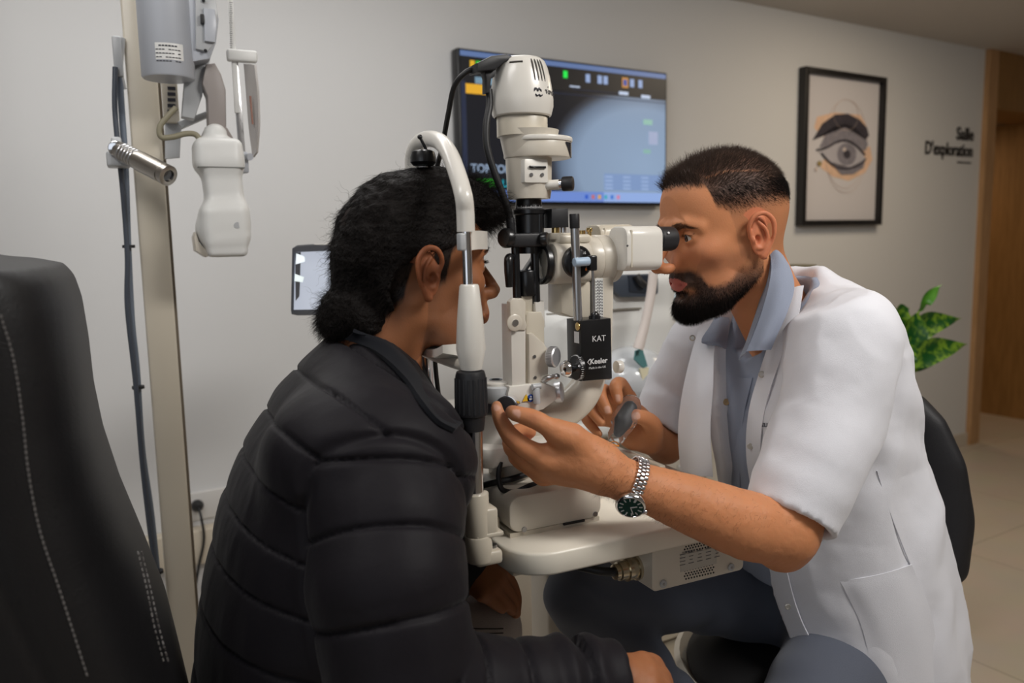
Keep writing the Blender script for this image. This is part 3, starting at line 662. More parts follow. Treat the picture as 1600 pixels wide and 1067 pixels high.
# column panels
lz = lambda px, py: A(px, py, Y0)
part(quadprism([(798, 476), (822, 472), (822, 606), (800, 606)], Y0 - .026, .030), 'left_column', M['beigew'])
part(quadprism([(822, 492), (827, 487), (846, 487), (851, 500), (852, 596), (828, 604), (823, 600)], Y0 - .020, .036), 'right_column', M['beige2'])
part(quadprism([(832, 520), (850, 536), (858, 548), (857, 592), (846, 600), (828, 602), (826, 522)], Y0 - .026, .03), 'column_wedge', M['beige'])
part(quadprism([(797, 472), (803, 466), (816, 466), (822, 472), (822, 500), (824, 508), (822, 516), (798, 516)], Y0 - .029, .012), 'joint_cheek', M['beige'])
part(quadprism([(836, 472), (851, 470), (852, 500), (853, 510), (848, 516), (838, 510)], Y0 - .018, .03), 'rear_cheek', M['beigew'])
part(quadprism([(815, 460), (834, 458), (834, 490), (816, 490)], Y0 - .012, .02), 'centre_post', M['beige2'])
q = A(803, 504, Y0 - .0295); mb = MB(); mb.lathe([(.011, 0), (.011, .003), (.009, .004)], q, (0, -1, 0), 30); jc = part(mb, 'joint_cap', M['beige'])
MB().cyl(q + np.array([0, -.004, 0]), q + np.array([0, -.005, 0]), .0045, seg=18).build('cap_screw', M['chrome'], jc)
q = A(858, 557, Y0 - .030); mb = MB(); pf = [(.0125, 0), (.0135, .0015), (.0135, .010), (.012, .0115)]; mb.lathe(pf, q, (.55, -.8, 0), 40); kb = part(mb, 'silver_knob', M['satin'])
mb = MB()
for i in range(40):
    a = 2 * math.pi * i / 40; s_, u_, n_ = basis((.55, -.8, 0)); mb.box(q + (s_ * math.cos(a) + u_ * math.sin(a)) * .0135 + n_ * .0057, (.0009, .0009, .008), ax=(s_, u_, n_))
tag(mb.build('knurling', M['steel'], kb), kind='stuff')
for px, py in ((835, 557), (836, 590)):
    q = A(px, py, Y0 - .0265); part(MB().cyl(q, q + np.array([0, -.0012, 0]), .0022, seg=12), 'screw', M['screw'])
mb = MB(); mb.tube([A(850, 594, Y0 - .026), A(858, 590, Y0 - .034), A(868, 588, Y0 - .038)], [.0045, .004, .003], 12); mb.ellipsoid(A(870, 588, Y0 - .039), (.0042, .0042, .0042)); part(mb, 'small_lever', M['steel'])
# handle disc pinched by the near hand
q = A(791, 636, Y0 - .055); dn_ = np.array([-.55, -.80, .12]); mb = MB(); mb.lathe([(.0135, -.002), (.0135, .001), (.0125, .002), (.0, .002)], q, dn_, 32); dk = part(mb, 'black_disc_knob', M['blackp'])
mb = MB(); mb.lathe([(.012, -.030), (.0145, -.028), (.0145, -.002), (.0143, .0005), (.0137, .0005)], q, dn_, 32, close=False); mb.build('knob_ring', M['chrome'], dk)
# rods, clamp, mirror
for px in (805, 835):
    part(MB().cyl(A(px, 385, Y0 - .012), A(px + 3, 474, Y0 - .012), .0055, seg=18), 'black_rod', M['black'])
zc = lambda px, py, r, h, n, m, ax=zh, Yv=Y0: None
q = A(826, 390, Y0)
def vl(px, rows, Yv=Y0, sx=1.0, seg=44):
    """lathe about a vertical axis through the pixel column; rows (py, radius)"""
    base = A(px, rows[0][0], Yv); return MB().lathe([(r, A(px, py, Yv)[2]) for py, r in rows][::-1], (base[0], base[1], 0), seg=seg, sx=sx)
part(vl(826, [(312, .0), (312, .017), (324, .018), (326, .0185), (334, .0185)]), 'lens_barrel', M['black'])
part(vl(827, [(326, .0185), (328, .0215), (334, .0215), (336, .0195), (384, .0195), (386, .017), (396, .017)]), 'aperture_ring', M['black'])
mb = MB()
for i in range(40):
    a = math.pi * (1.05 + .95 * i / 40); c_ = A(826, 320, Y0); mb.box(c_ + np.array([math.cos(a) * .0182, math.sin(a) * .0182, -.004 + .0006 * (i % 5 == 0)]), (.0005, .0005, .002 + .002 * (i % 5 == 0)))
tag(part(mb, 'scale_marks', M['printw']), kind='stuff')
part(MB().cyl(A(843, 334, Y0 - .015), A(843, 366, Y0 - .015), .005, seg=16), 'side_rod', M['black'])
mb = MB(); mb.box(A(824, 375, Y0 - .020), (.052, .018, .018), r=.003); part(mb, 'clamp_block', M['blackp'])
mb = MB(); q = A(789, 372, Y0 - .02); mb.lathe([(.009, 0), (.013, .003), (.013, .010), (.011, .013)], q + np.array([.008, 0, 0]), (-1, -.3, 0), 20); part(mb, 'clamp_knob', M['black'])
mb = MB(); mb.cyl(A(846, 374, Y0 - .028), A(856, 373, Y0 - .034), .009, seg=20, bev=.001); part(mb, 'clamp_knob', M['black'])
mb = MB(); mb.tube([A(801, 402, Y0 - .02), A(795, 404, Y0 - .03), A(795, 425, Y0 - .032), A(796, 448, Y0 - .03)], [.004, .006, .006, .005], 12); part(mb, 'filter_lever', M['black'])
mb = MB(); n_ = np.array([.75, -.2, -.55]); s_, u_, a_ = basis(n_); mb.box(A(827, 411, Y0), (.020, .030, .003), ax=(s_, u_, a_), r=.001); part(mb, 'tilted_mirror', M['black'])
mb = MB(); mb.cyl(A(822, 422, Y0 - .004), A(824, 462, Y0 - .004), .0145, seg=28, bev=.002); part(mb, 'mirror_holder', M['black'])
# lamp column
part(vl(826, [(244, .031), (300, .0295), (311, .028), (312, .0)]), 'lower_column', M['beige'])
part(vl(826, [(205, .040), (246, .033)], sx=1.0), 'column_neck', M['beige'])
q = A(838, 267, Y0 - .0315); mb = MB(); mb.prism([q + np.array([u, 0, v]) for u, v in rrect(.034, .030, .002, 2)][::-1], (0, .012, 0), bev=.0006); fp = part(mb, 'face_plate', M['beigew'])
for px in (830, 847):
    q = A(px, 273, Y0 - .032); MB().cyl(q, q + np.array([0, -.0012, 0]), .0024, seg=14).build('screw', M['screw'], fp)
q = A(840, 261, Y0 - .033); mb = MB(); mb.box(q, (.024, .003, .003), r=.0008); mb.cyl(q + np.array([-.012, -.001, .001]), q + np.array([-.004, -.001, -.001]), .001, seg=8); mb.build('filter_slot', M['black'], fp)
# side handle with black knob
mb = MB(); mb.cyl(A(846, 290, Y0 - .02), A(874, 288, Y0 - .034), .0065, seg=20, bev=.001); part(mb, 'side_handle', M['beigew'])
mb = MB(); mb.cyl(A(872, 288, Y0 - .033), A(879, 287, Y0 - .037), .0060, seg=20); part(mb, 'handle_collar', M['chrome'])
mb = MB(); mb.cyl(A(878, 287.5, Y0 - .036), A(896, 286.5, Y0 - .046), .0095, seg=26, bev=.0022); part(mb, 'handle_knob', M['blackp'])
# filter turret: a drum set off to the right of the column
tcx, tcy = A(833, 215, Y0)[0] + .006, Y0
def drum(z0, z1, rx, ry, bev=.002): 
    pts = [(tcx + rx * math.cos(a), tcy + ry * math.sin(a)) for a in np.linspace(0, 2 * math.pi, 56, endpoint=False)]
    return MB().prism([(x, y, z0) for x, y in pts], (0, 0, z1 - z0), bev=bev)
zA, zB, zC, zD = A(833, 208, Y0 - .045)[2], A(833, 216, Y0 - .045)[2], A(833, 242, Y0 - .045)[2], A(833, 246, Y0 - .045)[2]
part(drum(zB, zA, .0475, .045, .0015), 'turret_lid', M['beigew'])
part(drum(zC, zB + .001, .0455, .043, .002), 'turret_drum', M['beige'])
# dark window strip around the right side of the drum
pts = [];
w0, w1 = -math.radians(62), math.radians(30)
V = []; nseg = 24
for i in range(nseg + 1):
    a = w0 + (w1 - w0) * i / nseg; taper = min(1, (i + .6) / 5) ; zt_ = zB - .0015; zb_ = zB - .0015 - (.018) * taper
    for z in (zt_, zb_): V.append((tcx + .0462 * math.cos(a), tcy + .0437 * math.sin(a), z))
part(MB().add(V, [(2 * i, 2 * i + 1, 2 * i + 3, 2 * i + 2) for i in range(nseg)]), 'turret_window', M['glass'])
# lamp housing
lh = A(815, 150, Y0); hx, hy = lh[0], lh[1]
def hz(py): return A(815, py, Y0)[2]
mb = MB(); mb.lathe([(r, hz(py)) for py, r in ((214, .0335), (180, .0335), (176, .0320))], (hx, hy, 0), seg=56); part(mb, 'housing_sleeve', M['beige2'])
mb = MB(); prof = [(.036, hz(184)), (.0385, hz(182)), (.0415, hz(168)), (.0415, hz(156)), (.0400, hz(140)), (.0375, hz(122)), (.0345, hz(108)), (.031, hz(98)), (.026, hz(93)), (.0, hz(92))]
mb.lathe(prof, (hx, hy, 0), seg=64, close=False); hs = part(mb, 'lamp_housing', M['beigew'])
def hr(z):
    zz = [p[1] for p in prof][:-1]; return np.interp(z, zz, [p[0] for p in prof][:-1])
def ons(px_ang, z, d=.0003): a = math.radians(px_ang); r = hr(z) + d; return np.array([hx + r * math.cos(a), hy + r * math.sin(a), z])
# vent grooves on the right face, slot at the front
for i in range(4):
    a = -93 + i * 8; mb = MB(); mb.tube([ons(a + t * 3, hz(100 + t * 34), .0002) for t in np.linspace(0, 1, 8)], [.0006, .0013, .0013, .0012, .0011, .001, .0009, .0004], 8, smooth=False); mb.build('vent_groove', M['line'], hs)
mb = MB(); mb.tube([ons(a, hz(105), .0001) for a in np.linspace(-142, -113, 9)], .0013, 8, smooth=False); mb.build('vent_slot', M['line'], hs)
def curved_text(string, size, a0, z, m, name, step=None, bold=0):
    mb = MB(); a = a0
    for ch in string:
        p = ons(a, z, .0004); al = math.radians(a); xd = np.array([-math.sin(al), math.cos(al), 0]); mb.text(ch, size, p, xd, zh, .0002, bold=bold)
        a += math.degrees(size * (step or .68) / hr(z))
    return mb.build(name, m, hs)
curved_text('TOPCON', .0072, -70, hz(153), M['print'], 'maker_name', bold=.01)
mb = MB()
for k in range(2):
    pts = [ons(-94 + k * 7 + t * 8, hz(152 - 5 * math.sin(t * math.pi) * (1)) + .0006, .0004) for t in np.linspace(0, 1, 7)]
    mb.tube(pts, [.0004, .0012, .0016, .0012, .0005, .0012, .0004], 6, smooth=False)
    pts = [ons(-92 + k * 7 + t * 8, hz(155 + 3 * math.sin(t * math.pi)) , .0004) for t in np.linspace(0, 1, 7)]
    mb.tube(pts, [.0004, .0010, .0013, .0010, .0004, .001, .0004], 6, smooth=False)
mb.build('maker_emblem', M['print'], hs)
mb = MB(); mb.ellipsoid(ons(-60, hz(142)), (.0008, .0008, .0008), seg=8, rings=6); mb.build('indicator_dot', M['print'], hs)
# cable connector on the top left
cc = thing('cable_connector', 'black angled camera cable connector plugged into the top of the lamp housing', 'connector', A(775, 102, Y0))
mb = MB(); mb.prism([A(px, py, Y0 - .018) for px, py in ((746, 98), (768, 87), (792, 84), (803, 88), (802, 93), (790, 96), (776, 108), (746, 112))][::-1], (0, .028, 0), bev=.002); mb.build('connector_body', M['blackp'], cc)
mb = MB(); mb.prism([A(px, py, Y0 - .010) for px, py in ((757, 109), (776, 107), (773, 120), (768, 122), (765, 145), (760, 145), (760, 122))][::-1], (0, .014, 0), bev=.001); mb.build('strain_relief', M['blackp'], cc)
def cable(name, label, pts, r, m=None, cat='cable'):
    mb = MB(); mb.tube(pts, r, 10, n=10); o = mb.build(name, m or M['rubber'], orig=pts[0]); return tag(o, label, cat)
cable('camera_cable', 'black cable curving down from the connector to the patient side behind the arch', [A(748, 106, Y0), A(728, 113, Y0 + .005), A(710, 135, Y0 + .02), A(700, 180, Y0 + .05), A(690, 235, Y0 + .09), A(683, 262, Y0 + .11), A(668, 360, Y0 + .13), A(676, 520, Y0 + .14), A(690, 640, Y0 + .15), A(720, 700, Y0 + .15)], .0035)
cable('lamp_cable', 'thick black cable hanging down the left side of the lamp tower', [A(764, 140, Y0), A(765, 165, Y0 - .004), A(760, 195, Y0 - .01), A(761, 230, Y0 - .014), A(772, 268, Y0 - .016), A(784, 300, Y0 - .016), A(794, 328, Y0 - .014), A(798, 350, Y0 - .012), A(800, 366, Y0 - .01)], .0046)
mb = MB(); mb.cyl(A(797, 340, Y0 - .012), A(799, 366, Y0 - .012), .0058, seg=16, bev=.001); part(mb, 'cable_boot', M['blackp'])
# --- microscope
ma = A(930, 408, Y0)[2]
hbx = [A(856, 380, Y0 - .03), A(926, 445, Y0 - .03)]
mx0, mx1 = A(866, 400, Y0 - .03)[0], A(924, 400, Y0 - .03)[0]; mz1 = A(890, 378, Y0 - .03)[2]; mz0 = A(890, 444, Y0 - .03)[2]; mzc = (mz0 + mz1) / 2
mb = MB(); mb.prism([(mx0, Y0 + u, mzc + v) for u, v in rrect(.075, mz1 - mz0, .018)], (mx1 - mx0, 0, 0), bev=.005); part(mb, 'microscope_head', M['beige'])
mb = MB(); mb.box(((mx0 + mx1) / 2 + .004, Y0, mz1 + .004), (.050, .06, .012), r=.004); part(mb, 'head_cover', M['beige2'])
q = np.array([mx0 - .001, Y0 - .006, mzc]); mb = MB(); mb.lathe([(.024, 0), (.0285, .002), (.0285, .008), (.0255, .010), (.0235, .006), (.0, .0055)], q, (-1, 0, 0), 44, close=False); ob = part(mb, 'objective_ring', M['black'])
mb = MB(); mb.lathe([(.0205, .0062), (.012, .0078), (0, .0084)], q, (-1, 0, 0), 36, close=False); mb.build('objective_lens', mat('objective_glass', (.30, .28, .24), .06, 0, coat=1, spec=.8), ob)
q = A(900, 409, Y0 - .038); mb = MB(); mb.lathe([(.0215, 0), (.0215, .006), (.0195, .008), (0, .0082)], q, (0, -1, 0), 44, close=False); mk = part(mb, 'magnification_knob', M['black'])
mb = MB(); mb.box(q + np.array([-.004, -.012, .002]), (.008, .007, .030), r=.002, ax=basis((.3, 0, 1))); mb.build('knob_grip', M['blackp'], mk)
mb = MB(); mb.text('40', .0068, q + np.array([-.0125, -.0085, -.002]), xh, zh, .0002, bold=.01); mb.build('dial_number', M['printw'], mk)
mb = MB(); mb.text('16', .0055, q + np.array([.005, -.0085, .010]), xh, zh, .0002, bold=.01); mb.build('dial_number', M['printw'], mk)
mb = MB(); mb.text('6', .006, q + np.array([.009, -.0085, -.012]), xh, zh, .0002, bold=.01); mb.build('dial_number', mat('orange_print', srgb(220, 110, 30), .5), mk)
# body drum along X
yb = Y0 - .002
def xl(rows, yv, zv, m, name, seg=52, sx=1.0): 
    mb = MB(); mb.lathe([(r, x) for x, r in rows], (0, yv, zv), (1, 0, 0), seg, sx=sx); return part(mb, name, m)
xb0 = A(921, 405, Y0 - .03)[0]; xb1 = A(972, 405, Y0 - .03)[0]; zbm = A(945, 405, Y0)[2]
xl([(xb0, .030), (xb0 + .004, .0335), (xb0 + .022, .0345), (xb0 + .023, .0335), (xb0 + .0245, .0345), (xb1 - .009, .034), (xb1 - .008, .0325), (xb1 - .0065, .034), (xb1 + .003, .033), (xb1 + .004, .028)], Y0, zbm, M['beige'], 'body_drum')
# binocular housings
for nm, yo in (('near', -.033), ('far', .033)):
    yv = Y0 + yo; xa, xb = A(975, 385, Y0 - .05)[0], A(1033, 385, Y0 - .05)[0]; zt1, zb1 = A(1000, 353, Y0 - .05)[2], A(1000, 423, Y0 - .05)[2]
    zc_ = (zt1 + zb1) / 2; hgt = zt1 - zb1
    if nm == 'far': zc_ += .004
    mb = MB(); mb.prism([(xa, yv + u, zc_ + v) for u, v in rrect(.048, hgt, .014)], (xb - xa, 0, 0), bev=.005); ph = part(mb, 'prism_housing', M['beigew'] if nm == 'near' else M['beige2'])
    mb = MB(); mb.box((xa + .008, yv, zc_), (.003, .0486, hgt - .010), r=.001); mb.build('housing_seam', M['beige2'], ph)
    if nm == 'near':
        q = A(980, 384, yv - .0245); MB().cyl(q, q + np.array([0, -.0008, 0]), .0016, seg=10).build('screw', M['screw'], ph)
    ez = A(1048, 373, Y0 - .05)[2]; e0 = xb - .002; e1 = A(1063, 373, Y0 - .05)[0]
    mb = MB(); mb.lathe([(.0175, e0), (.0175, e0 + .004), (.0165, e0 + .0045), (.0165, e0 + .006), (.0172, e0 + .0065), (.0172, e1 - .006), (.016, e1 - .002), (.0125, e1), (.011, e1 - .003), (0, e1 - .003)], (0, yv - .002, ez), (1, 0, 0), 40, close=False); ey = part(mb, 'eyepiece', M['blackp'])
    q = np.array([e0 + .013, yv - .002 - .0165, ez + .008]); MB().cyl(q, q + np.array([0, -.0012, .0005]), .0016, seg=10).build('eyepiece_dot', M['printw'], ey)
# microscope support columns
part(MB().prism([A(px, py, Y0 - .020) for px, py in ((877, 440), (925, 440), (925, 497), (895, 496), (877, 489))][::-1], (0, .04, 0), bev=.003), 'front_support', M['beige2'])
part(MB().prism([A(px, py, Y0 - .024) for px, py in ((928, 420), (961, 428), (959, 520), (957, 594), (930, 594), (928, 500))][::-1], (0, .045, 0), bev=.005), 'rear_support', M['beige'])
mb = MB(); q = A(936, 470, Y0 - .0246); mb.box(q, (.013, .0006, .062)); lbp = part(mb, 'serial_label', M['white'])
mb = MB()
for i in range(5):
    for j in range(14): mb.box(q + np.array([-.0048 + i * .0024, -.0005, -.027 + j * .0041 + .0008 * (i % 2)]), (.0011, .0004, .0024 + .0008 * ((i * 7 + j * 3) % 3 - 1)))
tag(mb.build('label_print', M['print'], lbp), kind='stuff')
part(MB().prism([A(px, py, Y0 - .021) for px, py in ((923, 440), (927, 440), (927, 500), (923, 500))][::-1], (0, .02, 0)), 'dark_gap', M['line'])
mb = MB(); mb.cyl(A(962, 573, Y0 - .01), A(971, 573, Y0 - .01), .009, seg=28, bev=.0015); part(mb, 'side_knob', M['beigew'])
# brass and black fittings on the head
mb = MB(); mb.prism([A(px, py, Y0 - .022) for px, py in ((862, 326), (888, 325), (889, 355), (862, 356))][::-1], (0, .024, 0), bev=.0015); part(mb, 'black_mount_block', M['blackp'])
for px, r in ((868, .0055), (880, .0042)): part(MB().cyl(A(px, 354, Y0 - .012), A(px, 372, Y0 - .012), r, seg=18), 'brass_post', M['brass'] if px == 868 else M['steel'])
part(MB().cyl(A(874, 364, Y0 - .012), A(874, 374, Y0 - .012), .016, seg=28, bev=.001), 'post_washer', M['beige2'])
mb = MB(); mb.cyl(A(921, 357, Y0 - .004), A(921, 374, Y0 - .004), .0028, seg=12); mb.cyl(A(921, 356, Y0 - .004), A(921, 362, Y0 - .004), .0042, seg=12, bev=.0006); part(mb, 'thumb_screw', M['brass'])
part(MB().cyl(A(909, 360, Y0 + .004), A(909, 378, Y0 + .004), .005, seg=12), 'thumb_screw', M['brass'])
# --- applanation tonometer hanging on its rod
tn = thing('tonometer', 'black box tonometer marked KAT on a steel rod in front of the microscope', 'tonometer', A(925, 590, Y0 - .05))
TYf = Y0 - .062
part(MB().cyl(A(898, 356, TYf + .012), A(903, 500, TYf + .012), .0058, seg=24), 'steel_rod', M['steel'], tn)
part(MB().cyl(A(897.5, 334, TYf + .012), A(898, 357, TYf + .012), .0066, seg=24, bev=.001), 'rod_cap', M['blackp'], tn)
mb = MB(); mb.prism([A(px, py, TYf) for px, py in ((907, 501), (955, 497), (957, 592), (909, 596))][::-1], (0, .038, 0), bev=.0018); tbx = part(mb, 'box_housing', M['black'], tn)
mb = MB(); mb.box(A(933, 520, TYf) * 0 + (A(907, 501, TYf) + A(909, 596, TYf)) / 2 + np.array([-.0002, .019, 0]), (.0006, .030, .07)); 
q = A(929, 493, TYf + .012); mb = MB(); mb.ellipsoid(q, (.0062, .0062, .0062)); mb.cyl(q, q - np.array([0, 0, .008]), .0078, seg=20); part(mb, 'top_button', M['black'], tn)
fx = lambda px, py: A(px, py, TYf - .0004)
mb = MB(); mb.text('KAT', .0112, fx(925, 534), xh, zh, .0002); tbt = mb.build('model_lettering', M['printw'], tbx)
mb = MB(); mb.text('Keeler', .0100, fx(922, 569), xh, zh, .0002, bold=.02); mb.text('Made in the UK', .0042, fx(920, 577), xh, zh, .0002); tag(mb.build('maker_lettering', M['printw'], tbx), kind='stuff')
mb = MB(); q = fx(918, 566); mb.tube([q + np.array([.004, 0, .004]), q, q + np.array([.004, 0, -.004])], .0006, 6, smooth=False); mb.build('maker_emblem', M['printw'], tbx)
xl_ = A(907, 540, TYf)[0]
mb = MB(); q = AX(901, 527, xl_ - .0003); mb.box(q, (.0006, .012, .015)); mb.build('white_sticker', M['printw'], tbx)
q = AX(903, 510, xl_ - .0003); mb = MB(); mb.lathe([(.0055, 0), (.0055, .001), (.003, .0015)], q, (-1, 0, 0), 20); mb.build('recess_screw', M['brass'], tbx)
q = AX(905, 574, xl_ - .0003); mb = MB(); mb.lathe([(.0165, 0), (.0165, .006), (.0155, .007), (0, .0072)], q, (-1, 0, 0), 40, close=False); dr_ = part(mb, 'force_dial', M['black'], tn)
mb = MB()
for i in range(36):
    a = 2 * math.pi * i / 36; mb.box(q + np.array([-.0045, math.cos(a) * .0166, math.sin(a) * .0166]), (.004 if i % 3 == 0 else .0025, .0006, .0006))
tag(mb.build('dial_marks', M['printw'], dr_), kind='stuff')
mb = MB(); mb.lathe([(.005, 0), (.006, .006), (.0105, .010), (.0112, .014), (.009, .019), (.004, .021), (0, .0212)], q + np.array([-.006, 0, 0]), (-1, 0, 0), 30, close=False); mb.build('dial_knob', M['chrome'], dr_)
mb = MB(); mb.cyl(A(897, 410, TYf), A(920, 408, TYf), .0058, seg=20, bev=.001); part(mb, 'pale_blue_prism_holder', mat('pale_blue', srgb(168, 188, 208), .4), tn)
mb = MB(); mb.box(A(925, 411, TYf + .002), (.010, .012, .020), r=.002); mb.box(A(915, 409, TYf + .004), (.016, .010, .010), r=.002); part(mb, 'prism_clamp', M['black'], tn)
part(MB().cyl(A(926, 418, TYf + .006), A(928, 492, TYf + .010), .0018, seg=10), 'feeler_arm', M['steel'], tn)
# --- chin rest
cr = thing('chin_rest', 'ivory chin rest frame with arched bar, headband and black grip holding the patient\'s head', 'chin rest', (.37, .86, ZT))
YN, YF = .862, 1.075
PXc = A(738, 500, YN)[0]
def cpt(px, py): return A(px, py, YN)
mb = MB(); mb.cyl(cpt(742, 672), cpt(744, 776), .0092, seg=28); part(mb, 'steel_post', M['chrome'], cr)
mb = MB(); mb.lathe([(r, cpt(736, py)[2]) for py, r in ((672, .0145), (655, .0160), (650, .0162), (648, .0185), (645, .0190), (586, .0180), (580, .0165), (578, .012))], (cpt(736, 620)[0], YN, 0), seg=36); gp = part(mb, 'height_grip', M['blackp'], cr)
for i in range(18):
    a = 2 * math.pi * i / 18; c_ = cpt(736, 620); z0_, z1_ = cpt(736, 644)[2], cpt(736, 590)[2]
    MB().cyl((c_[0] + .0184 * math.cos(a), YN + .0184 * math.sin(a), z0_), (c_[0] + .0176 * math.cos(a), YN + .0176 * math.sin(a), z1_), .0016, seg=6).build('grip_rib', M['blackp'], gp)
mb = MB(); mb.lathe([(r, cpt(735, py)[2]) for py, r in ((577, .0125), (565, .0145), (545, .0175), (500, .0155), (447, .0115), (444, .0100))], (cpt(735, 520)[0], YN, 0), seg=36); part(mb, 'post_sleeve', M['beigew'], cr)
mb = MB(); mb.cyl(cpt(731, 446), cpt(728, 358), .0058, seg=22); part(mb, 'upper_rod', M['chrome'], cr)
# arch from the near post over to the far post
ax_ = cpt(727, 362)[0]; P_ = [cpt(728, 362), cpt(727, 330), cpt(724, 305)]
for px, py, t in ((714, 270, .12), (702, 240, .28), (688, 222, .46), (670, 217, .66), (654, 224, .84), (645, 244, .96), (645, 275, 1.0), (647, 330, 1.0), (652, 420, 1.0)): P_.append(A(px, py, YN + (YF - YN) * t))
mb = MB(); mb.tube(P_, .0105, 20, n=8); part(mb, 'arch_bar', M['beigew'], cr)
part(MB().cyl(A(652, 415, YF), A(664, 520, YF), .0075, seg=20), 'far_upper_rod', M['chrome'], cr)
part(MB().cyl(A(663, 500, YF), A(674, 720, YF), .0092, seg=24), 'far_steel_post', M['chrome'], cr)
# fixation lamp on the arch
q = A(661, 246, YN + (YF - YN) * .55); mb = MB(); mb.lathe([(.010, .009), (.0145, .007), (.0165, 0), (.0165, -.006), (.013, -.010), (0, -.0105)], q, seg=32, close=False); fl = part(mb, 'fixation_lamp', M['black'], cr)
mb = MB(); mb.lathe([(.006, -.011), (.006, -.0125), (0, -.0125)], q, seg=20, close=False); mb.build('lamp_window', M['white'], fl)
mb = MB(); mb.tube([A(668, 240, YN + .12), A(664, 230, YN + .12), A(657, 216, YN + .12)], .002, 8); mb.ellipsoid(A(656, 214, YN + .12), (.0032, .0032, .0032)); mb.build('lamp_stem', M['black'], fl)
# headband
hbp = [A(722, 378, YN + .004), A(733, 376, YN + .003), A(745, 375, YN + .02), (PXc + .046, YN + .06, A(750, 376, YN + .06)[2]), (PXc + .052, (YN + YF) / 2, A(752, 377, .96)[2]), (PXc + .046, YF - .06, A(750, 377, YF - .06)[2]), (PXc + .01, YF - .004, A(750, 377, .98)[2])]
hb_ = spline(hbp, 6); V = []; Fc = []
for i, p in enumerate(hb_):
    for dz, dx in ((-.011, 0), (.011, 0), (.011, .003), (-.011, .003)): V.append(p + np.array([dx, 0, dz]))
for i in range(len(hb_) - 1):
    for j in range(4): Fc.append((i * 4 + j, (i + 1) * 4 + j, (i + 1) * 4 + (j + 1) % 4, i * 4 + (j + 1) % 4))
part(MB().add(V, Fc), 'headband', M['beigew'], cr)
mb = MB(); mb.box(A(721, 378, YN - .004), (.008, .012, .020), r=.002); part(mb, 'band_clip', M['bluegrey'], cr)
# chin cup and its bar
zc1 = A(745, 535, .9)[2]
cup = []
q = np.array([PXc + .006, Y0 + .010, A(745, 538, .92)[2]]); print('cup', q)
V = []; Fc = []; NU = 20
for i in range(NU + 1):
    t = i / NU; y = q[1] + (t - .5) * .13; dip = -.012 * (1 - (2 * t - 1) ** 2)
    xf = q[0] + .030 - .012 * (2 * t - 1) ** 2; xr = q[0] - .026
    for x, z in ((xr, q[2] + dip + .004), (xf - .004, q[2] + dip + .004), (xf - .004, q[2] + dip + .016), (xf, q[2] + dip + .016), (xf, q[2] + dip - .016), (xr, q[2] + dip - .006)): V.append((x, y, z))
for i in range(NU):
    for j in range(6): Fc.append((i * 6 + j, i * 6 + (j + 1) % 6, (i + 1) * 6 + (j + 1) % 6, (i + 1) * 6 + j))
Fc += [tuple(range(6))[::-1], tuple(NU * 6 + j for j in range(6))]
part(MB().add(V, Fc), 'chin_cup', M['beigew'], cr)
mb = MB(); mb.tube([(PXc, YN, q[2] - .016), (PXc + .004, YN + .05, q[2] - .022), (PXc + .004, YF - .05, q[2] - .022), (PXc, YF, q[2] - .016)], .008, 14); part(mb, 'chin_bar', M['beige'], cr)
part(MB().prism([A(px, py, YN - .012) for px, py in ((745, 520), (757, 516), (760, 540), (757, 560), (748, 575))][::-1], (0, .024, 0), bev=.003), 'sleeve_side', M['beigew'], cr)
# lower bracket
mb = MB(); mb.cyl(cpt(744, 770), cpt(747, 838), .0150, seg=30, bev=.001); mb.box(cpt(756, 812), (.028, .026, .034), r=.004); part(mb, 'post_socket', M['beige2'], cr)
mb = MB(); mb.cyl(cpt(747, 834), cpt(750, 876), .0165, seg=30, bev=.003); mb.box(cpt(757, 868) + np.array([.002, 0, 0]), (.035, .028, .018), r=.005); part(mb, 'clamp_bracket', M['beige2'], cr)
part(MB().box(cpt(757, 832) + np.array([.002, 0, 0]), (.036, .028, .006), r=.002), 'clamp_jaw', M['beige2'], cr)
part(MB().cyl(cpt(769, 850), cpt(769, 862), .006, seg=16), 'clamp_screw', M['screw'], cr)
mb = MB(); mb.box((PXc + .075, (YN + YF) / 2 + .02, ZT - .043), (.03, YF - YN - .02, .02), r=.004); part(mb, 'cross_bar', M['beige2'], cr)
# cables over the base
cable('black_loop_cable', 'black cable looping over the back of the slit lamp base', [A(722, 778, 1.04), A(735, 765, .99), A(760, 757, .955), A(800, 748, .94), A(825, 740, .95), A(850, 735, 1.0)], .0042)
cable('joystick_cable', 'thin black cable hanging in a loop beneath the slide plate', [A(782, 722, .93), A(779, 745, .925), A(785, 765, .92), A(805, 768, .92), A(830, 758, .92), A(862, 748, .95), A(880, 745, 1.0)], .0036)
cable('teal_cable', 'thin teal cable running behind the chin rest post', [A(700, 700, 1.1), A(716, 689, 1.08), A(740, 680, 1.06), A(760, 700, 1.06), A(766, 720, 1.06), A(745, 735, 1.06), A(715, 740, 1.08)], .0024, mat('teal_rubber', srgb(20, 96, 92), .5))
# ------------------------------------------------------------------ equipment behind the two people
basis_tilt = np.array([[math.cos(.06), 0, math.sin(.06)], [0, 1, 0], [-math.sin(.06), 0, math.cos(.06)]])
def AW(px, py, v): return A(px, py, v)
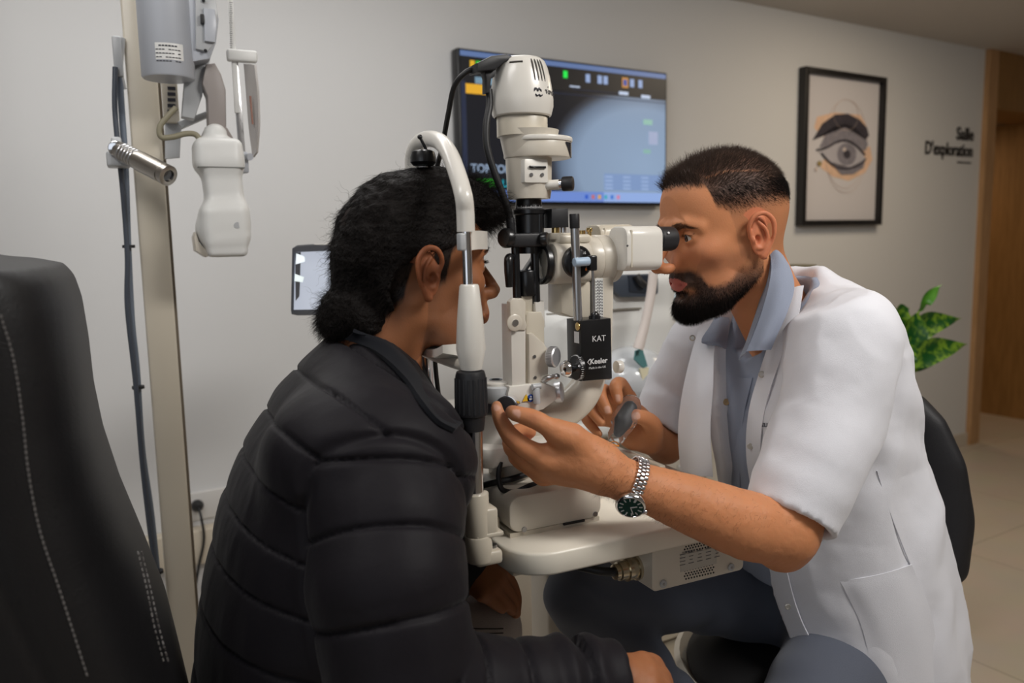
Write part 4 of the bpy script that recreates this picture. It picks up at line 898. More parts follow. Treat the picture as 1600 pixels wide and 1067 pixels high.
# ophthalmic stand on the left: column, cables, reading lamp, motor head with handset
YC = 1.75
cl = thing('equipment_column', 'tall cream square column of the examination stand at the left', 'column', A(270, 1040, YC))
top = 2.28
def colp(px, py, y): return A(px, py, y)
q0 = A(183, 0, YC); q1 = A(268, 960, YC); cx0 = (q0[0] + q1[0]) / 2; w_ = A(232, 0, YC)[0] - q0[0]; print('col', q0, q1, w_)
CXL = cx0; CXR = cx0 + w_
mb = MB(); mb.box(((CXL + CXR) / 2, YC + .03, 1.14), (w_, .06, 2.28), r=.004); mb.build('column_post', M['beige2'], cl)
mb = MB(); mb.box((CXR + .003, YC + .035, 1.14), (.006, .035, 2.2), r=.001); mb.build('cable_channel', mat('channel_brown', srgb(120, 110, 96), .5), cl)
mb = MB(); mb.box(((CXL + CXR) / 2, YC + .05, .02), (.3, .3, .04), r=.01); mb.build('column_foot', M['beige'], cl)
def vtube(name, label, pts, r, m, cat='cable', group=None):
    P = [A(px, py, y) for px, py, y in pts]; mb = MB(); mb.tube(P, r, 10, n=8); return tag(mb.build(name, m, orig=P[0]), label, cat, group)
gm = mat('grey_blue_cable', srgb(108, 118, 132), .45); gm2 = mat('dark_grey_cable', srgb(66, 72, 82), .45)
vtube('power_cable', 'pale blue-grey cable running down the left edge of the cream column', [(186, 100, 1.74), (190, 170, 1.74), (196, 260, 1.74), (200, 380, 1.74), (206, 500, 1.735), (214, 580, 1.74), (222, 700, 1.74), (236, 800, 1.74), (246, 900, 1.74), (252, 990, 1.74), (256, 1120, 1.74)], .0062, gm)
vtube('power_cable', 'darker cable twisting beside the pale one left of the cream column', [(180, 105, 1.725), (180, 180, 1.72), (192, 300, 1.72), (199, 400, 1.72), (199, 480, 1.72), (212, 600, 1.72), (222, 720, 1.72), (232, 810, 1.72), (243, 900, 1.72), (249, 1000, 1.72), (252, 1120, 1.72)], .0050, gm2)
for i, (px, py) in enumerate(((201, 385), (216, 605), (246, 893))):
    q = A(px, py, 1.73); MB().cyl(q - np.array([0, 0, .003]), q + np.array([0, 0, .003]), .0115, seg=20, up=(1, 0, 0)).build('cable_tie', M['blackp'], cl)
cb = thing('cable_hook', 'grey plastic cable hook at the top left of the cream column', 'hook', A(184, 90, 1.74))
MB().box(A(184, 90, 1.745), (.016, .03, .075), r=.004).build('hook_plate', M['bluegrey'], cb)
MB().tube([A(190, 60, 1.745), A(186, 110, 1.74), A(192, 140, 1.745)], .007).build('hook_arm', M['bluegrey'], cb)
# reading lamp
rl = thing('reading_lamp', 'silver cylindrical reading lamp clamped across the cream column', 'lamp', A(190, 245, 1.66))
M['champ'] = mat('champagne_aluminium', (.50, .47, .43), .32, 1.0)
a0, a1 = A(184, 234, 1.68), A(264, 275, 1.58); dd = a1 - a0; Lr = np.linalg.norm(dd)
mb = MB(); mb.lathe([(.0, 0), (.016, .001), (.0165, .002), (.0165, .058), (.0185, .060), (.0185, Lr - .016), (.0172, Lr - .015), (.0172, Lr - .012), (.0188, Lr - .011), (.0188, Lr - .001), (.016, Lr), (.011, Lr), (.0105, Lr - .004), (0, Lr - .004)], a0, dd, 40, close=False); lb_ = mb.build('lamp_barrel', M['champ'], rl)
for i in range(5): MB().lathe([(.0168, .016 + i * .008), (.0176, .018 + i * .008), (.0168, .020 + i * .008)], a0, dd, 36, close=False).build('grip_ring', M['steel'], lb_)
mb = MB(); mb.lathe([(.0102, Lr - .0036), (0, Lr - .0034)], a0, dd, 30, close=False); mb.build('lamp_lens', M['glass'], lb_)
mb = MB(); mb.cyl(A(181, 232, 1.665), A(186, 232, 1.71), .014, seg=26, bev=.002); mb.build('swivel_joint', M['chrome'], rl)
mb = MB(); mb.box(A(185, 250, 1.70), (.040, .05, .028), r=.005); mb.box(A(183, 236, 1.71), (.018, .03, .05), r=.005); mb.build('lamp_clamp', M['bluegrey'], rl)
# motor head: grey cylinder with label and side panel
YM = 1.62
mh = thing('projector_head', 'blue-grey motor housing with a printed label hanging right of the cream column', 'device', A(265, 120, YM))
M['grey1'] = mat('silver_blue_paint', srgb(186, 190, 198), .38, coat=.1)
b_ = A(264, 124, YM); mb = MB(); tz = A(262, -60, YM)[2]; mb.lathe([(.0, -.001), (.043, 0), (.0455, .003), (.0455, tz - b_[2])], (b_[0], b_[1], b_[2]), seg=44, close=False); mb.build('motor_cylinder', M['grey1'], mh)
# label wraps the front of the cylinder
V = []; n = 12; zl0, zl1 = A(264, 93, YM - .045)[2], A(264, 67, YM - .045)[2]
for i in range(n + 1):
    a = math.radians(-118 + 60 * i / n)
    for z in (zl0, zl1): V.append((b_[0] + .0459 * math.cos(a), b_[1] + .0459 * math.sin(a), z))
lb = MB().add(V, [(2 * i, 2 * i + 2, 2 * i + 3, 2 * i + 1) for i in range(n)]).build('printed_label', M['white'], mh)
mb = MB()
for r_ in range(5):
    for c_ in range(8):
        if (r_ * 5 + c_ * 3) % 7 == 0: continue
        a = math.radians(-114 + 6.6 * c_); p = np.array([b_[0] + .0462 * math.cos(a), b_[1] + .0462 * math.sin(a), zl1 - .005 - r_ * .0065]); mb.box(p, (.0042, .0006, .0016 if r_ else .0026), ax=(np.array([-math.sin(a), math.cos(a), 0]), np.array([math.cos(a), math.sin(a), 0]), zh))
tag(mb.build('label_print', M['print'], lb), kind='stuff')
mb = MB(); mb.prism([A(px, py, YM - .02) for px, py in ((294, -40), (330, -40), (342, 30), (338, 66), (328, 92), (294, 98))][::-1], (0, .07, 0), bev=.004); sp_ = mb.build('side_panel', M['grey1'], mh)
mb = MB(); mb.prism([A(px, py, YM - .028) for px, py in ((305, -30), (333, -30), (340, 20), (336, 66), (325, 80), (306, 76))][::-1], (0, .01, 0), bev=.0015); mb.build('gear_cover', M['bluegrey'], sp_)
mb = MB(); mb.prism([A(px, py, YM - .036) for px, py in ((318, 12), (336, 14), (339, 40), (336, 66), (320, 64))][::-1], (0, .014, 0), bev=.002); mb.build('latch', M['grey1'], sp_)
mb = MB(); mb.box(A(316, 30, YM - .034), (.006, .01, .016), r=.001); mb.build('latch_gap', M['blackp'], sp_)
for px, py in ((321, 79), (318, 1)): MB().cyl(A(px, py, YM - .029), A(px, py, YM - .032), .003, seg=12).build('panel_screw', M['blackp'], sp_)
mb = MB(); mb.prism([A(px, py, YM + .02) for px, py in ((292, 94), (330, 86), (316, 150), (304, 186), (284, 182), (288, 130))][::-1], (0, .03, 0), bev=.003); mb.build('housing_bracket', M['bluegrey'], mh)
# arm and white handset
hs2 = thing('white_handset', 'white moulded handheld instrument hanging on a grey arm below the motor housing', 'instrument', A(345, 395, YM))
s = SDF(A(345, 300, YM) - np.array([.12, .10, .20]), A(345, 300, YM) + np.array([.12, .10, .20]), .003)
s.chain([A(337, 212, YM), A(338, 232, YM)], [.022, .036], .01); s.box(A(340, 243, YM), (.043, .040, .030), .016, .010); s.box(A(349, 300, YM), (.034, .036, .070), .014, .02, ax=basis_tilt); s.box(A(351, 352, YM - .004), (.042, .044, .040), .018, .02, ax=basis_tilt); s.ell(A(326, 360, YM), (.022, .034, .026), .02); s.box(A(353, 388, YM - .004), (.036, .040, .016), .010, .012)
def hcut(x, y, z): p = A(350, 398, YM); return -((z - p[2]) * -1 + (x - p[0]) * .08)
Vv, Qv = s.mesh(2); mkmesh('handset_shell', Vv, Qv, M['white'], hs2, angle=180)
MB().box(A(343, 264, YM - .0025), (.082, .079, .0025), r=.001).build('shell_seam', mat('shell_gap', srgb(130, 130, 126), .6), hs2)
MB().prism([A(px, py, YM - .02) for px, py in ((306, 362), (312, 380), (330, 398), (322, 402), (306, 392), (303, 370))][::-1], (0, .06, 0), bev=.002).build('lower_lip', M['beige'], hs2)
MB().cyl(A(370, 352, YM - .045), A(371, 352, YM - .049), .006, seg=16).build('side_button', M['bluegrey'], hs2)
M['taupe'] = mat('taupe_paint', srgb(150, 142, 138), .45)
mb = MB(); mb.prism([A(px, py, YM) for px, py in ((322, 100), (336, 98), (346, 116), (353, 140), (354, 202), (326, 204), (324, 150), (316, 130))][::-1], (0, .04, 0), bev=.004); mb.build('curved_arm', M['taupe'], hs2)
mb = MB(); mb.lathe([(.020, 0), (.034, -.028), (.034, -.034)], A(338, 200, YM + .01), seg=24); mb.build('arm_collar', M['taupe'], hs2)
vtube('handset_cable', 'thin olive cable looping from the motor housing to the white handset', [(275, 168, 1.60), (262, 182, 1.60), (250, 198, 1.60), (252, 214, 1.60), (270, 214, 1.60), (290, 209, 1.60), (305, 210, 1.60), (313, 219, 1.60)], .0052, mat('olive_cable', srgb(140, 134, 112), .5))
pr = thing('perforated_bracket', 'cream slotted bracket with a hanging grey strip behind the motor housing', 'bracket', A(268, 180, 1.72))
mb = MB(); mb.box(A(266, 155, 1.72), (.028, .02, .09), r=.002); pbk = mb.build('slotted_plate', M['beige2'], pr)
for i in range(5): MB().box(A(268, 138 + i * 9, 1.708), (.014, .003, .006)).build('slot', M['print'], pbk)
mb = MB(); mb.prism([A(px, py, 1.73) for px, py in ((258, 188), (284, 190), (281, 246), (258, 248))][::-1], (0, .012, 0), bev=.001); mb.build('hanging_strip', M['bluegrey'], pr)
mb = MB(); mb.prism([A(px, py, 1.69) for px, py in ((278, 190), (323, 173), (325, 183), (284, 201))][::-1], (0, .02, 0), bev=.002); mb.build('diagonal_brace', M['bluegrey'], pr)
# measuring rod with clip and clear visor
YR = 1.66
rd = thing('measuring_rod', 'slim steel measuring rod with a white clip hanging at the top left', 'rod', A(372, 250, YR))
mb = MB(); mb.box((A(362, 40, YR) + A(366, 95, YR)) / 2 + np.array([0, 0, .08]), (.009, .006, .42), r=.001); u_ = mb.build('rod_scale', M['white'], rd)
mb = MB()
for i in range(26): mb.box(A(361, 4 + i * 3.2, YR - .0035), (.0035 if i % 5 else .006, .0006, .0007))
tag(mb.build('scale_marks', M['print'], u_), kind='stuff')
mb = MB(); mb.prism([A(px, py, YR + .004) for px, py in ((362, 92), (372, 92), (386, 270), (376, 272))][::-1], (0, .008, 0), bev=.001); mb.build('rod_rail', M['steel'], rd)
mb = MB(); mb.box(A(378, 88, YR - .004), (.056, .02, .022), r=.005); mb.build('rod_clip', M['white'], rd)
mb = MB(); mb.box(A(380, 254, YR), (.018, .02, .04), r=.003); mb.cyl(A(386, 245, YR - .01), A(391, 245, YR - .02), .007, seg=14); mb.build('rod_clamp', M['grey1'], rd)
vs = thing('hanging_visor', 'translucent white plastic visor hanging beside the measuring rod', 'visor', A(393, 240, YR))
sheet([[A(382, 100, 1.66), A(392, 100, 1.64), A(399, 102, 1.62)], [A(386, 150, 1.66), A(396, 150, 1.64), A(404, 150, 1.62)], [A(390, 200, 1.66), A(398, 200, 1.64), A(405, 196, 1.62)], [A(396, 246, 1.66), A(399, 242, 1.65), A(402, 238, 1.64)]], .004).build('visor_shell', mat('milky_plastic', srgb(205, 200, 196), .3, trans=.25), vs)
MB().tube([A(391, 150, 1.63), A(394, 185, 1.63), A(395, 194, 1.63)], .002).build('visor_mark', mat('brown_mark', srgb(150, 110, 96), .6), vs)
# monitor of another instrument behind the patient's head
YS = 1.55
mo = thing('small_monitor', 'small dark-framed monitor tilted beside the patient\'s hair', 'monitor', A(500, 520, YS))
def sq(px, py, o=0): return A(px, py, YS + (px - 455) * .0016 + o)
fr_ = [(456, 388), (464, 383), (540, 378), (600, 376), (604, 380), (602, 486), (598, 491), (464, 493), (455, 491), (454, 484)]
MB().prism([sq(*p) for p in fr_][::-1], (.012, .028, 0), bev=.003).build('monitor_frame', mat('frame_grey', srgb(78, 82, 90), .35), mo)
MB().prism([sq(*p, -.002) for p in ((490, 381), (540, 377), (600, 375), (600, 389), (496, 391))][::-1], (.002, .004, 0), bev=.0008).build('painted_frame_highlight', M['white'], mo)  # white strip painted in place of the highlight along the frame top
MB().prism([sq(*p, -.003) for p in ((461, 394), (596, 389), (594, 482), (459, 484))][::-1], (.001, .003, 0)).build('monitor_screen', mat('monitor_glow', srgb(120, 128, 140), .1, emit=srgb(186, 192, 206), estr=.75), mo)
def scr(name, pts, c, o, e=.0): MB().prism([sq(*p, o) for p in pts][::-1], (.0003, .0008, 0)).build(name, mat(name, srgb(*c), .3, emit=srgb(*c), estr=e) if e else mat(name, srgb(*c), .3), mo)  # flat colour shapes painted as the reflection on the monitor screen
scr('screen_reflection_dark', [(461, 394), (482, 394), (480, 420), (476, 445), (470, 460), (462, 470)], (60, 66, 78), -.005); scr('screen_reflection_blob', [(484, 402), (490, 412), (488, 430), (482, 440), (478, 430)], (50, 56, 66), -.005)
scr('screen_reflection_light', [(463, 396), (474, 400), (482, 407), (462, 413)], (230, 240, 246), -.0065, .7); scr('screen_reflection_light', [(461, 428), (475, 433), (473, 441), (460, 439)], (225, 238, 240), -.0065, .7)
scr('screen_reflection_blue', [(514, 448), (516, 434), (526, 422), (548, 416), (594, 414), (594, 455), (520, 462)], (104, 134, 170), -.005, .5); scr('screen_reflection_band', [(470, 476), (500, 476), (540, 478), (594, 478), (594, 470), (500, 468), (480, 468)], (120, 126, 138), -.0055, .3)
MB().prism([A(px, py, YS + .09) for px, py in ((498, 492), (530, 490), (530, 760), (512, 760))][::-1], (0, .02, 0), bev=.003).build('monitor_arm', M['white'], mo)
# long cream counter behind the slit lamp
ct = thing('side_counter', 'cream counter with cabinet doors behind the slit lamp table', 'counter', fromroom((1.6, 2.1, 0)))
MB().box((1.55, 2.02, .745), (1.5, .62, .03), r=.004).build('counter_top', M['beigew'], ct, room=True)
MB().box((1.55, 2.05, .37), (1.44, .54, .70), r=.003).build('cabinet_body', M['beige2'], ct, room=True)
for i in range(3):
    d_ = MB().box((1.07 + i * .48, 1.774, .40), (.465, .016, .60), r=.003).build('cabinet_door', M['beige'], ct, room=True)
    MB().box((1.25 + i * .48, 1.757, .58), (.12, .018, .016), r=.004).build('door_handle', M['white'], d_, room=True)
# refractor with chin rest on the counter
YI = 1.80
ar = thing('autorefractor', 'white table instrument with a dark blue-grey face panel behind the microscope', 'instrument', A(930, 640, YI))
s = SDF(A(930, 560, YI) - np.array([.34, .22, .30]), A(930, 560, YI) + np.array([.40, .22, .30]), .006)
s.box(A(935, 560, YI), (.165, .13, .125), .03, .02); s.box(A(960, 462, YI), (.130, .11, .065), .035, .03); s.box(A(930, 650, YI), (.20, .15, .02), .015, .02); s.ell(A(870, 545, YI), (.06, .10, .10), .03)
Vv, Qv = s.mesh(2); mkmesh('instrument_body', Vv, Qv, M['white'], ar, angle=180)
MB().prism([A(px, py, YI - .135) for px, py in ((962, 430), (1020, 428), (1029, 434), (1029, 458), (1022, 464), (972, 465), (962, 455), (960, 440))][::-1], (0, .03, 0), bev=.004).build('face_panel', mat('slate_panel', srgb(66, 74, 86), .35), ar)
MB().prism([A(px, py, YI - .139) for px, py in ((982, 430), (1016, 430), (1018, 452), (1008, 458), (984, 456))][::-1], (0, .01, 0), bev=.002).build('viewing_window', mat('slate_window', srgb(46, 52, 62), .2), ar)
MB().tube([A(994, 430, YI - .145), A(1000, 440, YI - .15), A(1007, 446, YI - .15)], .009).build('black_nozzle', M['blackp'], ar)
MB().box(A(930, 486, YI - .118), (.27, .01, .004), r=.001).build('body_seam', M['line'] if 0 else mat('grey_seam', srgb(140, 134, 124), .6), ar)
MB().tube([A(1021, 425, 1.55), A(1017, 460, 1.55), A(1008, 505, 1.55), A(997, 545, 1.55)], [.011, .011, .011, .013], 16).build('grab_bar', mat('pinkish_white', srgb(222, 212, 206), .4), ar)
hd = ar
mb = MB(); mb.ellipsoid(A(985, 590, 1.66), (.105, .10, .080), seg=40, rings=24); mb.build('round_body', mat('translucent_white', srgb(200, 204, 208), .15, coat=.6), hd)
MB().prism([A(px, py, 1.565) for px, py in ((994, 548), (1004, 545), (1012, 572), (1006, 575), (998, 568), (992, 562))][::-1], (0, .006, 0)).build('teal_strap', mat('teal_fabric', srgb(84, 134, 136), .7), hd)
MB().prism([A(px, py, 1.565) for px, py in ((1000, 576), (1014, 574), (1010, 596), (1006, 602))][::-1], (0, .006, 0)).build('pale_tag', mat('pale_tag', srgb(232, 226, 196), .6), hd)
kt = thing('keratometer', 'pale grey instrument with a dark screen underside behind the examiner\'s beard', 'instrument', A(1060, 560, 2.0))
s = SDF(A(1060, 540, 2.0) - np.array([.28, .18, .26]), A(1060, 540, 2.0) + np.array([.28, .18, .26]), .006)
s.ell(A(1055, 575, 2.0), (.17, .13, .10), .02); s.box(A(1065, 510, 2.0), (.13, .06, .012), .008, .01); s.cap(A(1036, 512, 1.95), A(1038, 545, 1.95), .014, .014, .01)
Vv, Qv = s.mesh(2); mkmesh('instrument_body', Vv, Qv, M['beigew'], kt, angle=180)
MB().box(A(1050, 521, 1.95), (.10, .04, .03), r=.006).build('dark_underside', M['blackp'], kt)
MB().box(A(1055, 475, 2.05), (.16, .05, .07), r=.02).build('glass_hood', mat('pale_blue_glass', srgb(190, 206, 216), .12, coat=.5), kt)
MB().tube([A(1020, 508, 1.83), A(1050, 512, 1.83), A(1080, 514, 1.83)], .010).build('front_rail', M['beigew'], kt)
# olive box and black knob behind the examiner's collar
ob_ = thing('olive_box', 'small olive-brown box on the counter behind the examiner\'s shoulder', 'box', A(1263, 440, 2.0))
MB().prism([A(px, py, 2.0) for px, py in ((1246, 414), (1276, 413), (1286, 432), (1292, 610), (1250, 610))][::-1], (0, .08, 0), bev=.003).build('box_body', mat('olive_board', srgb(120, 112, 88), .6), ob_)
q = A(1213, 385, 1.85); tag(MB().box((q[0], q[1], (q[2] + .76) / 2), (.014, .02, q[2] - .76), r=.003).build('black_stand', M['blackp'], orig=(q[0], q[1], .76)), 'narrow black upright just behind the examiner\'s nape', 'stand')
# plant
pot = A(1385, 760, 1.72)
plt = thing('potted_plant', 'variegated green leafy plant behind the examiner\'s chair', 'plant', (pot[0], pot[1], 0))
def leaf_mat():
    m = bpy.data.materials.new('variegated_leaf'); m.use_nodes = True; nt = m.node_tree; b = nt.nodes['Principled BSDF']; b.inputs['Roughness'].default_value = .38
    tc = nt.nodes.new('ShaderNodeTexCoord'); n = nt.nodes.new('ShaderNodeTexNoise'); n.inputs['Scale'].default_value = 44; n.inputs['Detail'].default_value = 3; n.inputs['Distortion'].default_value = .5
    r = nt.nodes.new('ShaderNodeValToRGB'); r.color_ramp.elements[0].position = .46; r.color_ramp.elements[1].position = .60; r.color_ramp.elements[0].color = (*srgb(24, 84, 30), 1); r.color_ramp.elements[1].color = (*srgb(120, 158, 44), 1)
    nt.links.new(tc.outputs['Object'], n.inputs['Vector']); nt.links.new(n.outputs[0], r.inputs[0]); nt.links.new(r.outputs[0], b.inputs['Base Color']); return m
LM_ = leaf_mat(); LG = mat('fresh_leaf', srgb(84, 150, 44), .4); ST = mat('plant_stem', srgb(96, 132, 60), .5)
def leaf(base, ctrl, tip, w, m=None, twist=0.0, face=None):
    P = spline([base, ctrl, tip], 10); T = np.gradient(P, axis=0); T /= np.linalg.norm(T, axis=1)[:, None]; n = len(P); face = np.array([0, -1., .25]) if face is None else np.array(face)
    V = []; Fc = []; K_ = 6
    for i in range(n):
        t = i / (n - 1); ww_ = w * (math.sin(math.pi * min(1, t * 1.02) ** .75) ** .9 + .02); s_ = np.cross(T[i], face); s_ /= np.linalg.norm(s_); u = np.cross(s_, T[i])
        if t > .98: ww_ = .0005
        for j in range(K_ + 1):
            x = -1 + 2 * j / K_; V.append(P[i] + s_ * x * ww_ + u * (abs(x) ** 1.5 * ww_ * .35 + .004 * math.sin(9 * t + 2 * x)))
    for i in range(n - 1):
        for j in range(K_): Fc.append((i * (K_ + 1) + j, i * (K_ + 1) + j + 1, (i + 1) * (K_ + 1) + j + 1, (i + 1) * (K_ + 1) + j))
    V = np.array(V); N2 = len(V); th = np.array([0, .0012, 0]); V = np.concatenate([V, V + th]); Fc += [tuple(k + N2 for k in f[::-1]) for f in Fc]
    MB().add(V, Fc).build('leaf', m or LM_, plt, angle=180)
bs = A(1395, 620, 1.72)
for b_, c_, t_, w_, m_, y in (((1418, 570), (1455, 548), (1511, 538), .040, None, 1.66), ((1412, 545), (1445, 508), (1501, 498), .040, None, 1.72), ((1400, 560), (1425, 520), (1436, 486), .050, None, 1.70), ((1398, 560), (1388, 500), (1352, 463), .040, None, 1.74), ((1436, 486), (1447, 468), (1471, 445), .022, LG, 1.74), ((1402, 590), (1410, 555), (1432, 530), .045, None, 1.66), ((1395, 580), (1380, 520), (1345, 470), .035, LG, 1.80), ((1400, 560), (1408, 500), (1420, 482), .050, None, 1.76), ((1395, 600), (1370, 560), (1330, 520), .045, None, 1.78), ((1405, 575), (1440, 560), (1470, 560), .035, None, 1.74)):
    leaf(A(*b_, y), A(*c_, y - .02), A(*t_, y - .01), w_, m_)
    MB().tube([bs, (bs + A(*b_, y)) / 2 + np.array([.005, 0, .0]), A(*b_, y)], [.006, .004, .0025], 8).build('stem', ST, plt)
MB().tube([(pot[0], pot[1], .3), (pot[0] + .01, pot[1], .6), tuple(bs)], [.014, .012, .008], 10).build('trunk', ST, plt)
MB().lathe([(.0, 0), (.10, 0), (.13, .30), (.14, .32), (.128, .32), (.12, .29), (0, .29)], (pot[0], pot[1], 0), seg=40, close=False).build('pot', M['white'], plt)
# pale sideboard under the plant area is not seen; the counter ends before it
# ------------------------------------------------------------------ people: shared pieces
def rotm(y, p, r):
    a, b = math.cos(y), math.sin(y); c, d = math.cos(p), math.sin(p); e, f_ = math.cos(r), math.sin(r)
    return np.array([[a, -b, 0], [b, a, 0], [0, 0, 1]]) @ np.array([[c, 0, d], [0, 1, 0], [-d, 0, c]]) @ np.array([[1, 0, 0], [0, e, -f_], [0, f_, e]])
def head_sdf(h=.0015, nose=1.0, jaw=1.0, lipo=.0, skull=1.0, neck=((-.022, 0, -.03), (-.065, 0, -.17)), nr=(.054, .060), brow=1.0, ndrop=0, lipb=0):
    s = SDF((-.125, -.105, -.19), (.140, .105, .150), h)
    s.ell((-.008, 0, .050), (.091 * skull, .073, .083), 0); s.ell((-.03, 0, .040), (.066, .071, .066), .02)
    s.ell((.040, 0, .060), (.050, .060, .052), .03)
    s.ell((.036, 0, -.002), (.050, .058, .072), .03)
    s.ell((.073 - lipb * .6, 0, -.030), (.027, .029, .032), .02)
    s.ell((.044, 0, -.050), (.042, .044, .036), .02)
    for g in (-1, 1):
        s.ell((.060, g * .041, -.004), (.024, .019, .017), .022)
        s.chain([(.006, g * .050, -.020), (.008, g * .049, -.052), (.045, g * .036 * jaw, -.077), (.079, g * .012, -.085)], [.015, .017, .0155, .0155], .024)
        s.chain([(.0905, g * .004, .036), (.0905, g * .018, .0385), (.085, g * .034, .0385), (.072, g * .048, .032)], [.006, .0085 * brow, .0085 * brow, .006], .012)
        s.ell((.094, g * .030, .019), (.015, .018, .0125), .012, 'sub')
        s.ell((.0755, g * .032, .0185), (.0142, .0150, .0142), .004)
    s.ell((.086, 0, -.083), (.013, .019, .014), .014)
    s.chain([(.088, 0, .034), (.098, 0, .016), (.110 * nose, 0, -.003 - ndrop * .5), (.1135 * nose, 0, -.012 - ndrop)], [.0065, .0065, .0075, .0098], .010)
    for g in (-1, 1):
        s.ell((.1035 * nose, g * .0120, -.0175 - ndrop * .8), (.0125, .0070, .0080), .009)
        s.ell((.107 * nose, g * .0072, -.0250 - ndrop * .6), (.0058, .0034, .0030), .002, 'sub')
    s.ell((.0985 - lipb, 0, -.046), (.0075, .024, .016), .010)
    u = lipo * .5
    s.chain([(.0915 - lipb, -.0255, -.047), (.0990 - lipb, -.014, -.0435 + u * .5), (.1030 - lipb, -.004, -.0412 + u), (.1024 - lipb, 0, -.0420 + u), (.1030 - lipb, .004, -.0412 + u), (.0990 - lipb, .014, -.0435 + u * .5), (.0915 - lipb, .0255, -.047)], [.0022, .0040, .0048, .0048, .0048, .0040, .0022], .003)
    s.chain([(.0915 - lipb, -.0235, -.0485), (.0970 - lipb, -.013, -.0515 - u), (.1005 - lipb, 0, -.0530 - u), (.0970 - lipb, .013, -.0515 - u), (.0915 - lipb, .0235, -.0485)], [.0020, .0040, .0048, .0040, .0020], .003)
    s.chain([(.0930 - lipb, -.0245, -.0475), (.1060 - lipb, -.012, -.0475), (.1120 - lipb, 0, -.0475), (.1060 - lipb, .012, -.0475), (.0930 - lipb, .0245, -.0475)], [.0006, .0010 + u, .0014 + u, .0010 + u, .0006], .0015, 'sub')
    s.ell((.099, 0, -.0655), (.010, .016, .004), .008, 'sub')
    for g in (-1, 1):   # eyelid opening
        s.chain([(.0880, g * .0205, .0165), (.0915, g * .028, .0190), (.0915, g * .036, .0192), (.0850, g * .0455, .0172)], [.0016, .0064, .0060, .0014], .0012, 'sub')
    for g in (-1, 1):   # ears
        s.ell((-.004, g * .0765, .004), (.0150, .0050, .029), .006, ax=rotm(0, -.15, 0).T @ np.eye(3))
        s.chain([(.010, g * .0745, .004), (.013, g * .0800, .020), (.005, g * .0850, .0335), (-.010, g * .0890, .0345), (-.0205, g * .0905, .021), (-.0195, g * .0890, .003), (-.0120, g * .0850, -.013), (-.0040, g * .0805, -.0255)], [.0028, .0032, .0034, .0036, .0038, .0034, .0034, .0058], .0035, sp=4)
        s.ell((-.006, g * .0880, .006), (.0115, .0075, .0180), .003, 'sub')
        s.chain([(-.002, g * .0810, .024), (-.010, g * .0850, .012), (-.0115, g * .0845, -.002), (-.004, g * .0810, -.013), (.003, g * .0800, -.013)], [.0024, .0028, .0028, .0028, .0022], .003, sp=3)
        s.ell((.0080, g * .0790, -.001), (.0035, .0038, .0052), .003)
        s.ell((.0015, g * .0790, -.001), (.0048, .0050, .0065), .003, 'sub')
    s.cap(neck[0], neck[1], nr[0], nr[1], .03)
    for g in (-1, 1): s.cap((-.015, g * .045, -.035), (.010 + neck[1][0] * .6, g * .02, -.16), .016, .016, .02)
    return s
def ear_mask(V): return ((((V[:, 0] + .003) / .029) ** 2 + ((V[:, 2] - .004) / .041) ** 2) < 1) & (np.abs(V[:, 1]) > .0715)
def inter(x, tab): t = np.array(tab); return np.interp(x, t[:, 0], t[:, 1])
def torso_op(s, st, k=.02, mode='add', p=2.3):
    """st rows: z, cx, cy, ax, by"""
    st = np.array(sorted(st)); zz = st[:, 0]
    def fn(x, y, z):
        I = lambda c: np.interp(z, zz, st[:, c]); cx, cy, a, b = I(1), I(2), I(3), I(4)
        q = (np.abs((x - cx) / a) ** p + np.abs((y - cy) / b) ** p) ** (1 / p)
        d = (q - 1) * np.minimum(a, b); dz = np.maximum(zz[0] - z, z - zz[-1]); return np.where(dz > 0, np.sqrt(np.maximum(d, 0) ** 2 + dz ** 2), np.maximum(d, dz))
    lo = (min(st[:, 1] - st[:, 3]), min(st[:, 2] - st[:, 4]), zz[0]); hi = (max(st[:, 1] + st[:, 3]), max(st[:, 2] + st[:, 4]), zz[-1])
    return s.op(fn, lo, hi, k, mode)
def half(s, p, n, k=.002):
    """cut away everything on the side the normal n points to"""
    p = np.array(p, float); n = np.array(n, float); n /= np.linalg.norm(n)
    def fn(x, y, z): return -((x - p[0]) * n[0] + (y - p[1]) * n[1] + (z - p[2]) * n[2])
    hi = s.lo + s.n * s.h; return s.op(fn, s.lo, hi, k, 'sub')
def merge(parts):
    V, Q, Cc, n = [], [], [], 0
    for v, q, c in parts: V.append(v); Q.append(q + n); Cc.append(c); n += len(v)
    return np.concatenate(V), np.concatenate(Q), np.concatenate(Cc)
def skin_cols(V, base, seed=1):
    n = vnoise(V, 60, seed)[:, None]; n2 = vnoise(V, 14, seed + 5)[:, None]
    return np.array(base)[None, :] * (1 + .05 * n + .05 * n2)
def nails(V, C_, spots, col):
    for c, n_, u_, w_, l_ in spots:
        n_ = np.array(n_, float); n_ /= np.linalg.norm(n_); u_ = np.array(u_, float); u_ -= n_ * (u_ @ n_); u_ /= np.linalg.norm(u_); s_ = np.cross(n_, u_)
        d = V - np.array(c); a = d @ u_ / l_; b = d @ s_ / w_; m = sstep(-((a ** 4 + b ** 4) ** .25), -1.08, -.9) * sstep(d @ n_, -.004, -.001) * (np.abs(d @ n_) < .01); C_ = C_ * (1 - m[:, None]) + np.array(col) * m[:, None]
    return C_
